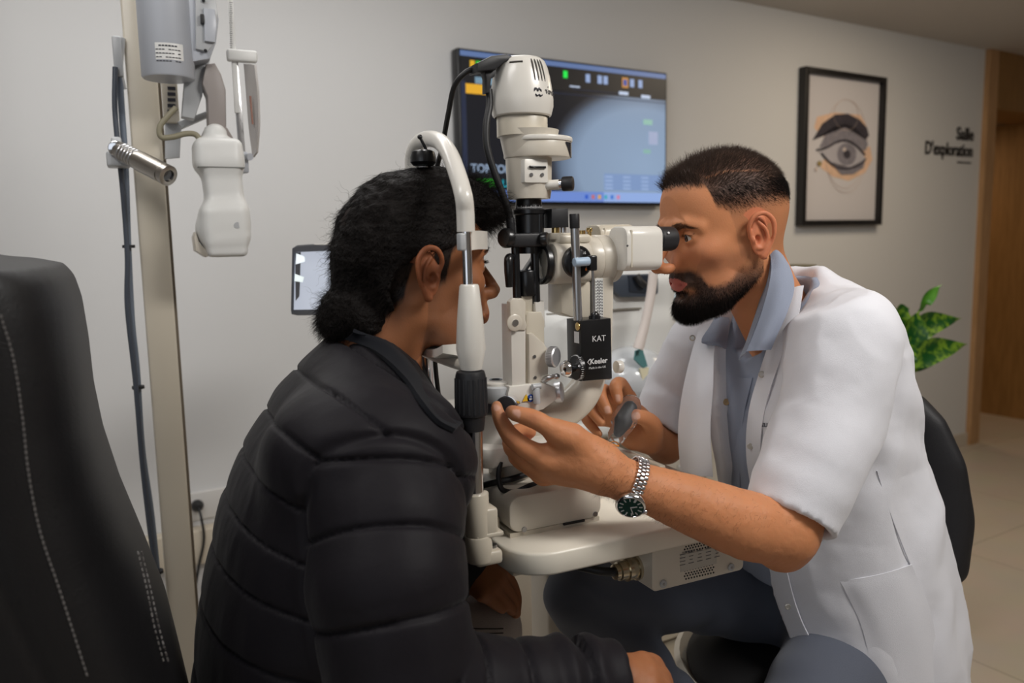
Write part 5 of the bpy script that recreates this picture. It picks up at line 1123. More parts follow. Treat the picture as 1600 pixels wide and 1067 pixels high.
def eye(parent, Mx, L, g, c=(.0752, .032, .0185), r=.0134, iris=(58, 36, 22), look=(1, 0, -.05)):
    """eyeball child with iris and pupil rings coloured by direction"""
    mb = MB(); th = 28; n_ = np.array(look, float) + np.array([0, .0, 0]); n_ /= np.linalg.norm(n_)
    cc = np.array([c[0], g * c[1], c[2]]); s_, u_, a_ = basis(n_)
    prof = [(r * math.sin(t), r * math.cos(t)) for t in np.linspace(math.pi, 0.42, 16)]
    mb.lathe(prof, cc, a_, th, close=False); V = np.concatenate(mb.V); V = V @ Mx.T + L; e = mkmesh('eyeball', V, mb.F, M['sclera'], parent)
    mb = MB(); mb.lathe([(r * math.sin(.46), r * math.cos(.46)), (r * math.sin(.3), r * math.cos(.30) + .0002), (r * math.sin(.15), r * math.cos(.15) + .0002)], cc, a_, th, close=False); V = np.concatenate(mb.V) @ Mx.T + L
    mkmesh('iris', V, mb.F, mat('iris_brown', srgb(*iris), .15, coat=1), e)
    mb = MB(); mb.lathe([(r * math.sin(.17), r * math.cos(.17) + .0003), (.0, r + .0004)], cc, a_, th, close=False); V = np.concatenate(mb.V) @ Mx.T + L
    mkmesh('pupil', V, mb.F, mat('pupil_black', (.004, .004, .004), .08, coat=1), e)
M['sclera'] = mat('sclera', srgb(210, 200, 192), .25, coat=.6)
M['skin'] = mat('skin', srgb(190, 134, 100), .55, spec=.35, attr=True, sss=.12, bump=.06, bscale=420, coat=0)
M['hairm'] = mat('dark_hair', srgb(56, 43, 36), .7, spec=.12)
M['haird'] = mat('black_brown_hair', srgb(20, 15, 13), .7, spec=.12)
M['beardm'] = mat('beard_hair', srgb(24, 18, 16), .7, spec=.12)
M['coatw'] = mat('white_cotton', srgb(222, 222, 228), .85, bump=.12, bscale=900, sheen=.15)
M['shirt'] = mat('blue_grey_cotton', srgb(142, 150, 168), .85, bump=.15, bscale=1100, sheen=.15)
M['trouser'] = mat('slate_trouser_cloth', srgb(84, 89, 102), .85, bump=.15, bscale=900, sheen=.1)
# ------------------------------------------------------------------ the examiner
DL = np.array([.829, .962, 1.274]); DM = rotm(math.radians(172.9), math.radians(10.3), math.radians(.6))
hs_ = head_sdf(.0014, nose=1.095, ndrop=.004, lipb=.006, jaw=1.02, lipo=.003, neck=((-.024, 0, -.02), (-.085, 0, -.185)), nr=(.054, .050))
Vh, Qh = hs_.mesh(1); del hs_
SK = np.array(srgb(198, 132, 90))
Ch = skin_cols(Vh, SK)
ax_, ay_, az_ = Vh[:, 0], np.abs(Vh[:, 1]), Vh[:, 2]; em = ear_mask(Vh)
Ch = blend(Ch, srgb(196, 112, 84), .35 * np.clip(gauss(Vh * [1, 0, 1] + np.c_[np.zeros(len(Vh)), ay_, np.zeros(len(Vh))], (.075, .042, -.008), (.025, .03, .02)) + gauss(Vh, (.112, 0, -.012), (.015, .018, .015)), 0, 1))
Ch = blend(Ch, srgb(196, 104, 78), .45 * em)
lipm = ((((ax_ - .096) / .016) ** 2 + (ay_ / .0245) ** 2 < 1.0) & (az_ < inter(ay_, [(0, -.0388), (.005, -.0375), (.014, -.0400), (.026, -.0465)])) & (az_ > inter(ay_, [(0, -.0605), (.014, -.0570), (.025, -.0490)]))) * 1.0
# hair mask on the scalp
zl = inter(ax_, [(-.12, -.050), (-.06, -.046), (-.025, -.020), (-.018, .036), (-.002, .034), (.006, .010), (.010, -.03), (.022, -.025), (.027, .020), (.036, .048), (.052, .058), (.057, .086), (.075, .090), (.1, .096)])
hairm = sstep(az_ + .004 * vnoise(Vh, 260, 3), zl - .006, zl + .009) * (1 - em)
dens = hairm * np.clip(sstep(az_, .028, .075) * .75 + .25, 0, 1)
part_line = np.exp(-((az_ - inter(ax_, [(-.1, .07), (-.03, .094), (.02, .102), (.06, .098)])) / .0016) ** 2) * (Vh[:, 1] > .02) * (ax_ > -.03) * (ax_ < .052)
Ch = blend(Ch, srgb(62, 47, 40), dens * (1 - .45 * part_line) * .90)
bz = inter(ax_, [(-.01, .0), (.004, -.004), (.020, -.027), (.036, -.048), (.055, -.055), (.068, -.051), (.076, -.034), (.086, -.026), (.098, -.024), (.12, -.025)])
bl = inter(ax_, [(-.02, -.045), (.0, -.062), (.02, -.080), (.05, -.100), (.10, -.112)])
beard = sstep(-az_ + .0025 * vnoise(Vh, 160, 8), -bz - .004, -bz + .010) * sstep(az_, bl - .006, bl + .006) * (ax_ > -.012) * (1 - em)
beard = beard * (1 - lipm) * (1 - .9 * gauss(np.c_[ax_, ay_, az_], (.104, .0, -.0655), (.014, .007, .0045))) * (1 - .85 * gauss(np.c_[ax_, ay_, az_], (.098, .0215, -.060), (.02, .006, .0055)))
must = (ax_ > .082) * (az_ > -.044) * (az_ < -.031) * (ay_ < .034); beardd = beard * np.clip(.8 * must + .22 + .75 * sstep(-az_, .022, .060) + .6 * sstep(ax_, .06, .08), 0, 1)
Ch = blend(Ch, srgb(36, 27, 24), np.clip(beardd * .93, 0, .93))
Ch = blend(Ch, srgb(150, 100, 76), .35 * np.exp(-((az_ + .035) / .03) ** 2) * (ax_ > .0) * (ax_ < .08) * (ay_ > .03) * (1 - beard) * (1 - em))
Ch = blend(Ch, srgb(188, 98, 92), lipm * .9)
browm = (np.abs(az_ - inter(ay_, [(.008, .032), (.02, .0365), (.034, .0385), (.048, .032)])) < inter(ay_, [(.006, .002), (.016, .0048), (.034, .0042), (.050, .001)])) * (ay_ > .007) * (ay_ < .050) * (ax_ > .05)
Ch = blend(Ch, srgb(52, 38, 32), browm * .75)
Vw = Vh @ DM.T + DL
# near forearm and hand (left arm) -------------------------------------------------
E1 = A(1222, 832, .765); E0 = A(1325, 545, .79); W1 = A(978, 752, .815)
def D(px, py, y): return A(px, py, y)
s = SDF((.38, .66, .84), (.99, .98, 1.19), .0018)
s.chain([E0, (E0 + E1) / 2 + np.array([0, 0, 0]), E1 + np.array([.004, 0, .006])], [.052, .050, .044], .02)
fa = [E1, D(1165, 820, .768), D(1090, 792, .785), D(1030, 770, .800), D(985, 754, .815), D(950, 738, .826)]
s.chain(fa, [.043, .0445, .0385, .0320, .0275, .0275], .02, sp=4)
s.ell(D(1222, 868, .765), (.022, .022, .018), .02)
# palm and back of the hand
K = {'i': D(853, 716, .858), 'm': D(846, 731, .872), 'r': D(846, 738, .888), 'p': D(856, 738, .902)}
wr = D(940, 733, .830)
for k_, kp in K.items():
    s.chain([wr + np.array([0, (kp[1] - .87) * .35, 0]), wr * .5 + kp * .5 + np.array([0, 0, .002]), kp], [.0235, .0195 if k_ in 'im' else .0175, .0150 if k_ in 'im' else .0135], .016)
s.ell(D(895, 712, .86), (.038, .024, .026), .02)
s.chain([D(930, 712, .835), D(893, 684, .838), D(872, 676, .842)], [.020, .0185, .0155], .018)
# thumb
TH = [D(880, 680, .840), D(852, 664, .846), D(832, 654, .855), D(806, 646, .868), D(799, 643, .874)]
s.chain(TH, [.0150, .0118, .0118, .0100, .0078], .007, sp=3)
# index finger then the others curling behind it
s.chain([K['i'], D(822, 701, .866), D(797, 680, .878), D(782, 655, .888), D(777, 640, .894), D(776, 634, .897)], [.0150, .0128, .0112, .0092, .0078, .0066], .006, sp=3)
s.chain([K['m'], D(821, 718, .880), D(799, 699, .898), D(800, 680, .914), D(814, 671, .926), D(830, 676, .932)], [.0145, .0120, .0108, .0096, .0086, .0070], .005, sp=3)
s.chain([K['r'], D(827, 729, .894), D(806, 714, .912), D(808, 696, .926), D(822, 686, .936)], [.0135, .0114, .0102, .0086, .0068], .005, sp=3)
s.chain([K['p'], D(838, 735, .910), D(817, 722, .926), D(806, 704, .938), D(806, 692, .946)], [.0120, .0102, .0090, .0078, .0062], .005, sp=3)
for k_ in 'imr': s.ell(K[k_] + np.array([.001, -.006, -.005]), (.009, .008, .009), .010)
Va, Qa = s.mesh(1); del s
Na = vnorm(Va, Qa); Va = Va + Na * (.0007 * vnoise(Va * [.6, 1, 1], 55, 14) + .0004 * vnoise(Va, 160, 2))[:, None]
Ca = skin_cols(Va, SK * 1.0, 4)
for c, w_ in ((D(833, 652, .845), .008), (D(797, 683, .868), .008)): Ca = blend(Ca, srgb(150, 90, 66), .35 * gauss(Va, c, (w_, w_, w_)))
Ca = blend(Ca, srgb(204, 150, 120), .4 * gauss(Va, TH[-1], (.014, .014, .014)) + .4 * gauss(Va, D(777, 640, .89), (.012, .012, .016)))
Ca = nails(Va, Ca, [(D(804, 646, .858), (-.1, -.75, .6), (-1, 0, .3), .0060, .0072), (D(776, 634, .889), (-.6, -.8, .1), (-.3, 0, 1), .0045, .0058)], srgb(216, 166, 144))
# far forearm and hand (right arm)
s = SDF((.60, .96, .86), (1.02, 1.30, 1.16), .0018)
RW_ = D(1040, 697, 1.13); RE = np.array([.955, 1.20, .945])
s.chain([np.array([.98, 1.16, 1.08]), RE, RE * .5 + RW_ * .5 + np.array([0, .004, 0]), RW_], [.046, .042, .037, .0275], .02)
s.chain([RW_, D(1018, 685, 1.11), D(996, 676, 1.095)], [.0275, .0285, .0270], .02)
s.ell(D(990, 668, 1.10), (.030, .026, .032), .02)
knk = [D(982, 622, 1.085), D(962, 622, 1.105), D(946, 636, 1.12), D(936, 654, 1.13)]
for q in knk: s.chain([D(1012, 680, 1.11), D(992, 655, 1.105), q], [.020, .018, .0125], .014)
s.chain([knk[0], D(970, 600, 1.070), D(962, 604, 1.055), D(965, 620, 1.048), D(966, 626, 1.046)], [.0125, .0112, .0104, .0088, .0070], .006, sp=3)
s.chain([knk[1], D(943, 610, 1.085), D(938, 618, 1.066), D(946, 636, 1.054), D(950, 643, 1.050)], [.0125, .0112, .0104, .0086, .0068], .006, sp=3)
s.chain([knk[2], D(926, 628, 1.10), D(923, 638, 1.080), D(934, 654, 1.064), D(940, 660, 1.058)], [.0120, .0105, .0096, .0080, .0064], .006, sp=3)
s.chain([knk[3], D(917, 646, 1.11), D(917, 656, 1.090), D(930, 672, 1.074), D(936, 678, 1.068)], [.0110, .0095, .0085, .0072, .0058], .006, sp=3)
s.chain([D(1016, 690, 1.09), D(1020, 668, 1.062), D(1010, 655, 1.045), D(994, 650, 1.034), D(990, 651, 1.032)], [.0200, .0165, .0130, .0110, .0088], .010, sp=3)
Vb, Qb = s.mesh(1); del s
Cb = skin_cols(Vb, SK * .92, 7)
Cb = nails(Vb, Cb, [(D(994, 649, 1.024), (-.3, -1, .1), (-1, 0, .1), .0062, .0075), (D(965, 622, 1.040), (-.2, -1, .1), (0, 0, -1), .0050, .006), (D(949, 640, 1.047), (-.3, -1, .1), (.2, 0, -1), .0048, .006)], srgb(206, 160, 140))
# hidden body under the clothes: low resolution torso and legs
s = SDF((.60, .62, .30), (1.30, 1.34, 1.26), .009)
torso_op(s, [(.52, 1.10, .96, .10, .15), (.66, 1.09, .96, .10, .145), (.85, 1.03, .96, .095, .13), (1.0, .99, .96, .10, .145), (1.08, .965, .96, .085, .13), (1.12, .955, .96, .04, .07)], .02)
s.cap((.955, .96, 1.12), (.905, .96, 1.19), .055, .052, .03)
for a, b in (((.96, .85, 1.06), E0 + np.array([.01, .02, -.03])), ((.96, 1.07, 1.06), (.98, 1.16, 1.08))): s.cap(a, b, .045, .045, .03)
Vc, Qc = s.mesh(1); del s
Vd, Qd, Cd = merge([(Vw, Qh, Ch), (Va, Qa, Ca), (Vb, Qb, Cb), (Vc, Qc, skin_cols(Vc, SK))])
dr = mkmesh('person', Vd, Qd, M['skin'], None, angle=180, cols=Cd, orig=(1.10, .96, .50))
tag(dr, 'bearded person in a white short-sleeved coat looking into the slit lamp from the right', 'person')
for g in (1, -1): eye(dr, DM, DL, g, look=(1, -.06 if g > 0 else .06, -.02))
Nh = vnorm(Vh, Qh)
def grow(name, parent, wts, n, dirf, lenf, m, Mx, L, seed, **kw):
    g = np.random.default_rng(seed); w_ = np.clip(wts, 0, None); pick = g.choice(len(Vh_), n, p=w_ / w_.sum()); P = Vh_[pick] + g.normal(0, .0006, (n, 3)); Nn = Nh_[pick]; P = P - Nn * .0008
    Dd = dirf(P, Nn, g); Ll = lenf(P, g); return strands(name, P @ Mx.T + L, Dd @ Mx.T, Ll, m, parent, seed=seed, **kw)
Vh_, Nh_ = Vh, Nh
# hair: short swept top, faded sides; beard
topm = hairm * sstep(az_, .070, .088) * (1 - .7 * part_line)
grow('hair', dr, topm, 15000, lambda P, N_, g: N_ * .50 + np.c_[-.55 + 0 * P[:, 0], -.35 * np.sign(P[:, 1] - .05) * 0 - .35 + 0 * P[:, 0], .10 + 0 * P[:, 0]] + (P[:, 0:1] > .06) * np.array([[.25, -.1, .45]]), lambda P, g: (.010 + .010 * sstep(P[:, 0], -.06, .07)) * g.uniform(.6, 1.15, len(P)), M['hairm'], DM, DL, 11, r=.00022, seg=4, jitter=.22, grav=.04)
sidem = hairm * (1 - sstep(az_, .078, .09)) * sstep(az_, .035, .07)
grow('side_hair', dr, sidem, 22000, lambda P, N_, g: N_ * .35 + np.array([[-.45, 0, -.75]]), lambda P, g: (.0020 + .0065 * sstep(P[:, 2], .03, .075)) * g.uniform(.6, 1.2, len(P)), M['haird'], DM, DL, 12, r=.00018, seg=3, jitter=.2)
bw = beardd ** 1.3 * (1 + 1.2 * sstep(-az_, .06, .09))
def bdir(P, N_, g): return N_ * .40 + np.c_[.25 * sstep(P[:, 0], .05, .09), 0 * P[:, 0], -.95 + 0 * P[:, 0]]
def blen(P, g): return (.0020 + .0042 * sstep(-P[:, 2], .045, .075) + .0065 * sstep(-P[:, 2], .07, .09) * sstep(P[:, 0], .02, .06)) * g.uniform(.6, 1.15, len(P))
grow('beard', dr, bw, 26000, bdir, blen, M['beardm'], DM, DL, 13, r=.00020, seg=4, jitter=.24, grav=.05)
grow('eyebrows', dr, browm * 1.0, 900, lambda P, N_, g: N_ * .2 + np.c_[-.3 + 0 * P[:, 0], np.sign(P[:, 1]) * .9, .18 - 6 * (np.abs(P[:, 1]) - .02)], lambda P, g: g.uniform(.004, .008, len(P)), M['beardm'], DM, DL, 14, r=.00016, seg=3, jitter=.2)
lashm = (np.abs(az_ - .0225) < .0018) * (ay_ > .02) * (ay_ < .046) * (ax_ > .080) * 1.0
if lashm.sum() > 5: grow('eyelashes', dr, lashm, 160, lambda P, N_, g: np.c_[.9 + 0 * P[:, 0], np.sign(P[:, 1]) * .2, .1 + 0 * P[:, 0]], lambda P, g: g.uniform(.004, .007, len(P)), M['beardm'], DM, DL, 15, r=.00014, seg=3, jitter=.15)
# forearm hairs
g_ = np.random.default_rng(5); Na = vnorm(Va, Qa); ok = (Va[:, 0] > .505) & (Va[:, 0] < .74) & (Va[:, 2] > .92); ww = ok * (1 + 2.5 * np.exp(-((Va[:, 0] - .54) / .02) ** 2)); pk = g_.choice(len(Va), 2400, p=ww / ww.sum())
strands('arm_hair', Va[pk], Na[pk] * .25 + np.array([[-.8, -.1, -.45]]), g_.uniform(.004, .009, 2400), M['beardm'], dr, r=.00009, seg=3, jitter=.35, seed=8)
# ------------------------------------------------------------------ the examiner's clothes
CS = [(1.225, .945, .95, .042, .052), (1.195, .955, .95, .066, .095), (1.16, .965, .95, .092, .140), (1.10, .98, .95, .122, .168), (1.0, 1.0, .955, .140, .172), (.92, 1.018, .96, .142, .172), (.82, 1.052, .96, .150, .182), (.72, 1.075, .96, .165, .192), (.60, 1.095, .96, .180, .202), (.36, 1.10, .96, .190, .210)]
SS = [(z, cx + .001, cy, a - .013, b - .013) for z, cx, cy, a, b in CS]
SS[0] = (1.215, .942, .95, .040, .050)
def st_eval(st, p, pw=2.3):
    st = np.array(sorted(st)); I = lambda c: np.interp(p[2], st[:, 0], st[:, c]); q = (abs((p[0] - I(1)) / I(3)) ** pw + abs((p[1] - I(2)) / I(4)) ** pw) ** (1 / pw)
    return (q - 1) * min(I(3), I(4))
def hit(px, py, off=.003, st=None, y0=.70, y1=1.2):
    """first point where the pixel's ray meets the torso form, pulled off towards the camera"""
    st = st or CS; prev = None
    for y in np.linspace(y0, y1, 400):
        p = A(px, py, y)
        if st_eval(st, p) < 0: d = ray(px, py); return p - d / np.linalg.norm(d) * off
    # no hit: nearest approach
    ys = np.linspace(y0, y1, 200); k = min(ys, key=lambda y: st_eval(st, A(px, py, y))); return A(px, py, k)
def wedge(s, st, near, far, k=.002, shrink=0):
    st_ = np.array(sorted(st)); nt_ = np.array(sorted(near)); ft = np.array(sorted(far))
    def fn(x, y, z):
        cx = np.interp(z, st_[:, 0], st_[:, 1]); cy = np.interp(z, st_[:, 0], st_[:, 2]); phi = np.degrees(np.arctan2(cy - y, cx - x)); r = np.sqrt((x - cx) ** 2 + (y - cy) ** 2)
        pn = np.interp(z, nt_[:, 0], nt_[:, 1]); pf = np.interp(z, ft[:, 0], ft[:, 1]); return np.maximum(phi - pn, pf - phi) * math.pi / 180 * r
    return s.op(fn, s.lo, s.lo + s.n * s.h, k, 'sub')
SN = [A(1322, 530, .790), A(1296, 650, .780), A(1236, 803, .768)]     # near sleeve axis
SF = [A(1100, 545, 1.10), A(1066, 605, 1.150), A(1034, 668, 1.150)]   # far sleeve axis
def cuffdir(S_): v = S_[-1] - S_[-2]; return v / np.linalg.norm(v)
NEARC = [(1.23, 120), (1.195, 66), (1.16, 44), (1.10, 19), (1.02, 7), (.93, 2), (.80, 4), (.70, 9), (.60, 24), (.5, 40), (.36, 55)]
FARC = [(1.23, -120), (1.195, -62), (1.16, -46), (1.10, -35), (1.0, -27), (.9, -27), (.8, -42), (.6, -62), (.5, -75), (.36, -80)]
s = SDF((.62, .64, .38), (1.34, 1.30, 1.26), .0040)
torso_op(s, CS, 0)
s.ell((.985, .95, 1.135), (.085, .16, .055), .04)
def sleeve(s, P, R_, cp, cn, k):
    P = np.array(P); cn = np.array(cn) / np.linalg.norm(cn)
    def fn(x, y, z):
        best = None
        for i in range(len(P) - 1):
            a, b = P[i], P[i + 1]; ab = b - a; L2 = ab @ ab; px, py, pz = x - a[0], y - a[1], z - a[2]; t = np.clip((px * ab[0] + py * ab[1] + pz * ab[2]) / L2, 0, 1)
            e = np.sqrt((px - ab[0] * t) ** 2 + (py - ab[1] * t) ** 2 + (pz - ab[2] * t) ** 2) - (R_[i] + (R_[i + 1] - R_[i]) * t); best = e if best is None else np.minimum(best, e)
        return np.maximum(best, (x - cp[0]) * cn[0] + (y - cp[1]) * cn[1] + (z - cp[2]) * cn[2])
    m = max(R_); return s.op(fn, P.min(0) - m, P.max(0) + m, k)
cnN = A(1236, 803, .768) - A(1296, 650, .780); cnN = cnN / np.linalg.norm(cnN) + np.array([-.12, 0, -.05])
sleeve(s, [np.array([.955, .86, 1.13]), SN[0], SN[1], SN[2], SN[2] + cuffdir(SN) * .03], [.070, .073, .068, .061, .061], SN[2] + cuffdir(SN) * .004, cnN, .022)
sleeve(s, [np.array([.960, 1.04, 1.13]), SF[0], SF[1], SF[2], SF[2] + cuffdir(SF) * .03], [.066, .064, .060, .053, .053], SF[2], cuffdir(SF), .022)
wedge(s, CS, NEARC, FARC)
# hollow: sleeves and the space where the shirt sits
s.chain([SN[2] - cuffdir(SN) * .03, SN[2], SN[2] + cuffdir(SN) * .05], [.045, .0520, .053], .003, 'sub')
s.chain([SF[2] - cuffdir(SF) * .03, SF[2], SF[2] + cuffdir(SF) * .05], [.040, .0455, .046], .003, 'sub')
s.cap((.93, .95, 1.17), (.90, .95, 1.28), .058, .060, .01, 'sub')
Vc, Qc = s.mesh(2); Nc = vnorm(Vc, Qc)
def ridged(P, sc, seed): return (1 - np.abs(vnoise(P, sc, seed, 2)) * 2.2)
def folds(V, N_, seed, dirs):
    out = np.zeros(len(V))
    for (c, r, d, f, amp) in dirs:      # soft parallel folds around a centre
        c = np.array(c); d = np.array(d, float); d /= np.linalg.norm(d); w_ = np.exp(-((np.linalg.norm(V - c, axis=1) / r) ** 2)); t = (V - c) @ d
        out += amp * w_ * np.sin(t * f + 2.2 * vnoise(V, 9, seed + 3, 2))
    return out
dsp = .0050 * vnoise(Vc, 7, 21) + .0036 * np.clip(ridged(Vc * [1, 1, .40], 12, 5), -1, 1) * sstep(-Vc[:, 2], -1.10, -.98) + .0028 * np.clip(ridged(Vc @ rotm(0, .7, .3).T * [1, 1, .4], 15, 15), -1, 1) * sstep(Vc[:, 2], .88, 1.0) + .0012 * vnoise(Vc, 30, 6)
dsp += folds(Vc, Nc, 1, [(SN[2] + np.array([0, 0, .02]), .06, SN[1] - SN[2] + np.array([.0, 0, .0]), 120, .0022), (np.array([1.03, .82, 1.02]), .10, (.7, 0, .8), 75, .0040), (np.array([.93, .86, 1.12]), .07, (1, -.4, .5), 90, .0028), (np.array([1.06, .80, .86]), .12, (.8, -.2, -.25), 55, .0045), (SF[1], .06, (.4, .2, .8), 110, .0025), (np.array([1.08, .80, .62]), .14, (1, 0, .15), 50, .005)])
Vc = Vc + Nc * dsp[:, None]
coat = mkmesh('coat', Vc, Qc, M['coatw'], dr, angle=180, label='white short-sleeved medical coat hanging open')
# shirt
s = SDF((.74, .74, .56), (1.26, 1.20, 1.24), .0036)
torso_op(s, SS, 0); s.ell((.975, .95, 1.135), (.075, .14, .045), .03)
s.box((.945, .95, .60), (.30, .30, .10), .002, .002, 'sub')
wedge(s, SS, [(1.24, 120), (1.19, 60), (1.15, 28), (1.10, 9), (1.085, -6), (1.0, -30), (.5, -30)], [(1.24, -120), (1.19, -60), (1.15, -34), (1.10, -24), (1.085, -6), (1.0, 30), (.5, 30)])
s.cap((.93, .95, 1.14), (.89, .95, 1.28), .052, .058, .008, 'sub')
Vs, Qs = s.mesh(2); Ns = vnorm(Vs, Qs)
Vs = Vs + Ns * (.003 * vnoise(Vs, 9, 31) + .0025 * np.clip(ridged(Vs * [1, 1, .6], 13, 9), -1, 1) * sstep(-Vs[:, 2], -1.0, -.9) + folds(Vs, Ns, 4, [((.88, .97, .93), .10, (.3, .6, .8), 70, .003), ((.9, .95, .75), .12, (.2, .5, 1), 60, .004)]))[:, None]
shirt = mkmesh('shirt', Vs, Qs, M['shirt'], dr, angle=180, label='blue-grey open-necked button shirt')
HS = lambda px, py, off=.003: hit(px, py, off, SS)
# button placket of the shirt and its buttons
rows = []
for py, xa, xb in ((590, 1150, 1176), (640, 1138, 1164), (690, 1130, 1158), (740, 1126, 1156), (790, 1130, 1160), (850, 1146, 1176)): rows.append([HS(xa, py, .0040), HS((xa + xb) / 2, py, .0050), HS(xb, py, .0045)])
sheet(rows, .0016).build('shirt_placket', M['shirt'], shirt)
M['button'] = mat('horn_button', srgb(170, 144, 104), .35)
for px, py in ((1135, 628), (1130, 720)):
    q = HS(px, py, .0075); d = ray(px, py); n_ = -d / np.linalg.norm(d) * .5 + np.array([-.6, -.35, .1]); mb = MB(); mb.lathe([(.0052, -.001), (.0056, .0), (.0056, .001), (.0046, .0018), (.0036, .0012), (0, .001)], q, n_, 24, close=False); b_ = mb.build('shirt_button', M['button'], shirt)
    s_, u_, a_ = basis(n_); mb = MB()
    for i, j in ((1, 1), (1, -1), (-1, 1), (-1, -1)): mb.cyl(q + s_ * .0012 * i + u_ * .0012 * j + a_ * .0009, q + s_ * .0012 * i + u_ * .0012 * j + a_ * .00125, .00055, seg=8)
    tag(mb.build('button_holes', M['print'], b_), kind='stuff')
# shirt collar, near and far wings
hc = lambda px, py, off=.006: hit(px, py, off, CS)
NKY = .885
near = [[A(1204, 398, .893), A(1212, 391, .889), A(1222, 399, .886)], [A(1205, 420, .885), A(1220, 415, .878), A(1235, 422, .874)], [A(1201, 450, .882), A(1220, 452, .869), A(1240, 452, .866)], [A(1190, 490, .885), A(1210, 492, .868), A(1229, 489, .862)], [A(1176, 528, .890), A(1195, 528, .872), A(1213, 524, .868)], [A(1167, 549, .893), A(1186, 547, .878), A(1204, 546, .874)]]
sheet(near, .0030).build('shirt_collar', M['shirt'], shirt)
inner = [[A(1205, 402, .895), A(1198, 412, .912), A(1196, 430, .925)], [A(1202, 450, .888), A(1190, 462, .91), A(1186, 478, .925)], [A(1180, 515, .893), A(1172, 520, .912), A(1168, 530, .92)], [A(1166, 551, .896), A(1160, 556, .908), A(1155, 562, .915)]]
sheet(inner, .0020).build('collar_stand', M['shirt'], shirt)
plk = [[A(1166, 549, .897), A(1175, 546, .892), A(1184, 548, .888)], [A(1158, 572, .905), A(1166, 574, .899), A(1176, 576, .894)], [A(1152, 592, .912), A(1160, 596, .906), A(1170, 600, .900)]]
farc = [[A(1140, 486, 1.035), A(1130, 486, 1.045), A(1121, 490, 1.05)], [A(1139, 505, 1.015), A(1124, 506, 1.02), A(1110, 510, 1.03)], [A(1136, 530, 1.0), A(1118, 532, 1.0), A(1096, 534, 1.01)], [A(1134, 545, .995), A(1128, 542, .995), A(1120, 538, 1.0)]]
sheet(farc, .0030).build('shirt_collar', M['shirt'], shirt)
# coat lapel and front facing along the near edge
lapel = [[hc(1232, 452), hc(1245, 448), hc(1256, 446)], [hc(1215, 500, .007), hc(1232, 500, .008), hc(1246, 498)], [hc(1199, 545, .007), hc(1212, 548, .009), hc(1225, 548)], [hc(1186, 585, .006), hc(1197, 590, .008), hc(1209, 592)], [hc(1173, 630, .004), hc(1184, 634, .006), hc(1197, 634)], [hc(1167, 672, .003), hc(1177, 674, .005), hc(1190, 674)], [hc(1167, 715, .003), hc(1176, 716, .005), hc(1188, 716, .003)], [hc(1172, 752, .003), hc(1181, 752, .004), hc(1190, 752)]]
sheet(lapel, .0022).build('coat_lapel', M['coatw'], coat)
lap2 = [[hc(1206, 872, .004), hc(1216, 872, .005), hc(1226, 872)], [hc(1213, 920, .004), hc(1224, 920, .005), hc(1236, 918)], [hc(1228, 975, .004), hc(1240, 972, .005), hc(1252, 968)], [hc(1248, 1020, .004), hc(1262, 1016, .005), hc(1274, 1012)], [hc(1275, 1075, .004), hc(1288, 1070, .005), hc(1300, 1066)]]
sheet(lap2, .0022).build('coat_front_band', M['coatw'], coat)
farl = [[A(1124, 500, 1.035), A(1108, 500, 1.045), A(1096, 502, 1.05)], [A(1116, 548, .995), A(1094, 552, 1.01), A(1080, 556, 1.03)], [A(1114, 610, .970), A(1088, 614, .99), A(1066, 618, 1.02)], [A(1110, 670, .968), A(1084, 672, .99), A(1060, 676, 1.02)], [A(1114, 745, .970), A(1088, 742, .99), A(1064, 736, 1.02)]]
sheet(farl, .0022).build('coat_lapel', M['coatw'], coat)
M['snap'] = mat('snap_metal', srgb(196, 192, 184), .3, .6)
for px, py, f_ in ((1190, 585, 1), (1172, 697, 1), (1231, 948, 1), (1294, 1061, 1), (1082, 528, 0)):
    q = hc(px, py, .0115) if f_ else A(px, py, 1.0); n_ = np.array([-.55, -.8, .1]); MB().lathe([(.0030, -.001), (.0048, 0), (.0048, .0008), (.0034, .0014), (.003, .0006), (0, .0006)], q, n_, 20, close=False).build('snap_button', M['snap'], coat)
# pocket patch and embroidery
pk_ = [[hc(1312, 907, .004), hc(1350, 902, .005), hc(1390, 893, .005), hc(1424, 882, .004)], [hc(1322, 925, .004), hc(1355, 925, .006), hc(1400, 915, .006), hc(1434, 905, .004)], [hc(1345, 975, .004), hc(1380, 975, .006), hc(1420, 965, .006), hc(1452, 950, .004)], [hc(1358, 1030, .004), hc(1395, 1030, .006), hc(1435, 1020, .006), hc(1462, 1005, .004)], [hc(1362, 1085, .004), hc(1400, 1085, .006), hc(1440, 1080, .006), hc(1466, 1066, .004)]]
sheet(pk_, .0024).build('coat_pocket', M['coatw'], coat)
M['thread'] = mat('dark_thread', srgb(60, 62, 72), .8)
q = hc(1190, 667, .0065); mb = MB(); xd = hc(1204, 667) - hc(1190, 667); mb.text('ELLI', .0088, q, xd, zh, .0003, bold=.01); q = hc(1198, 681, .0065); mb.text('OP', .0088, q, xd, zh, .0003, bold=.01); tag(mb.build('embroidery', M['thread'], coat), kind='stuff')
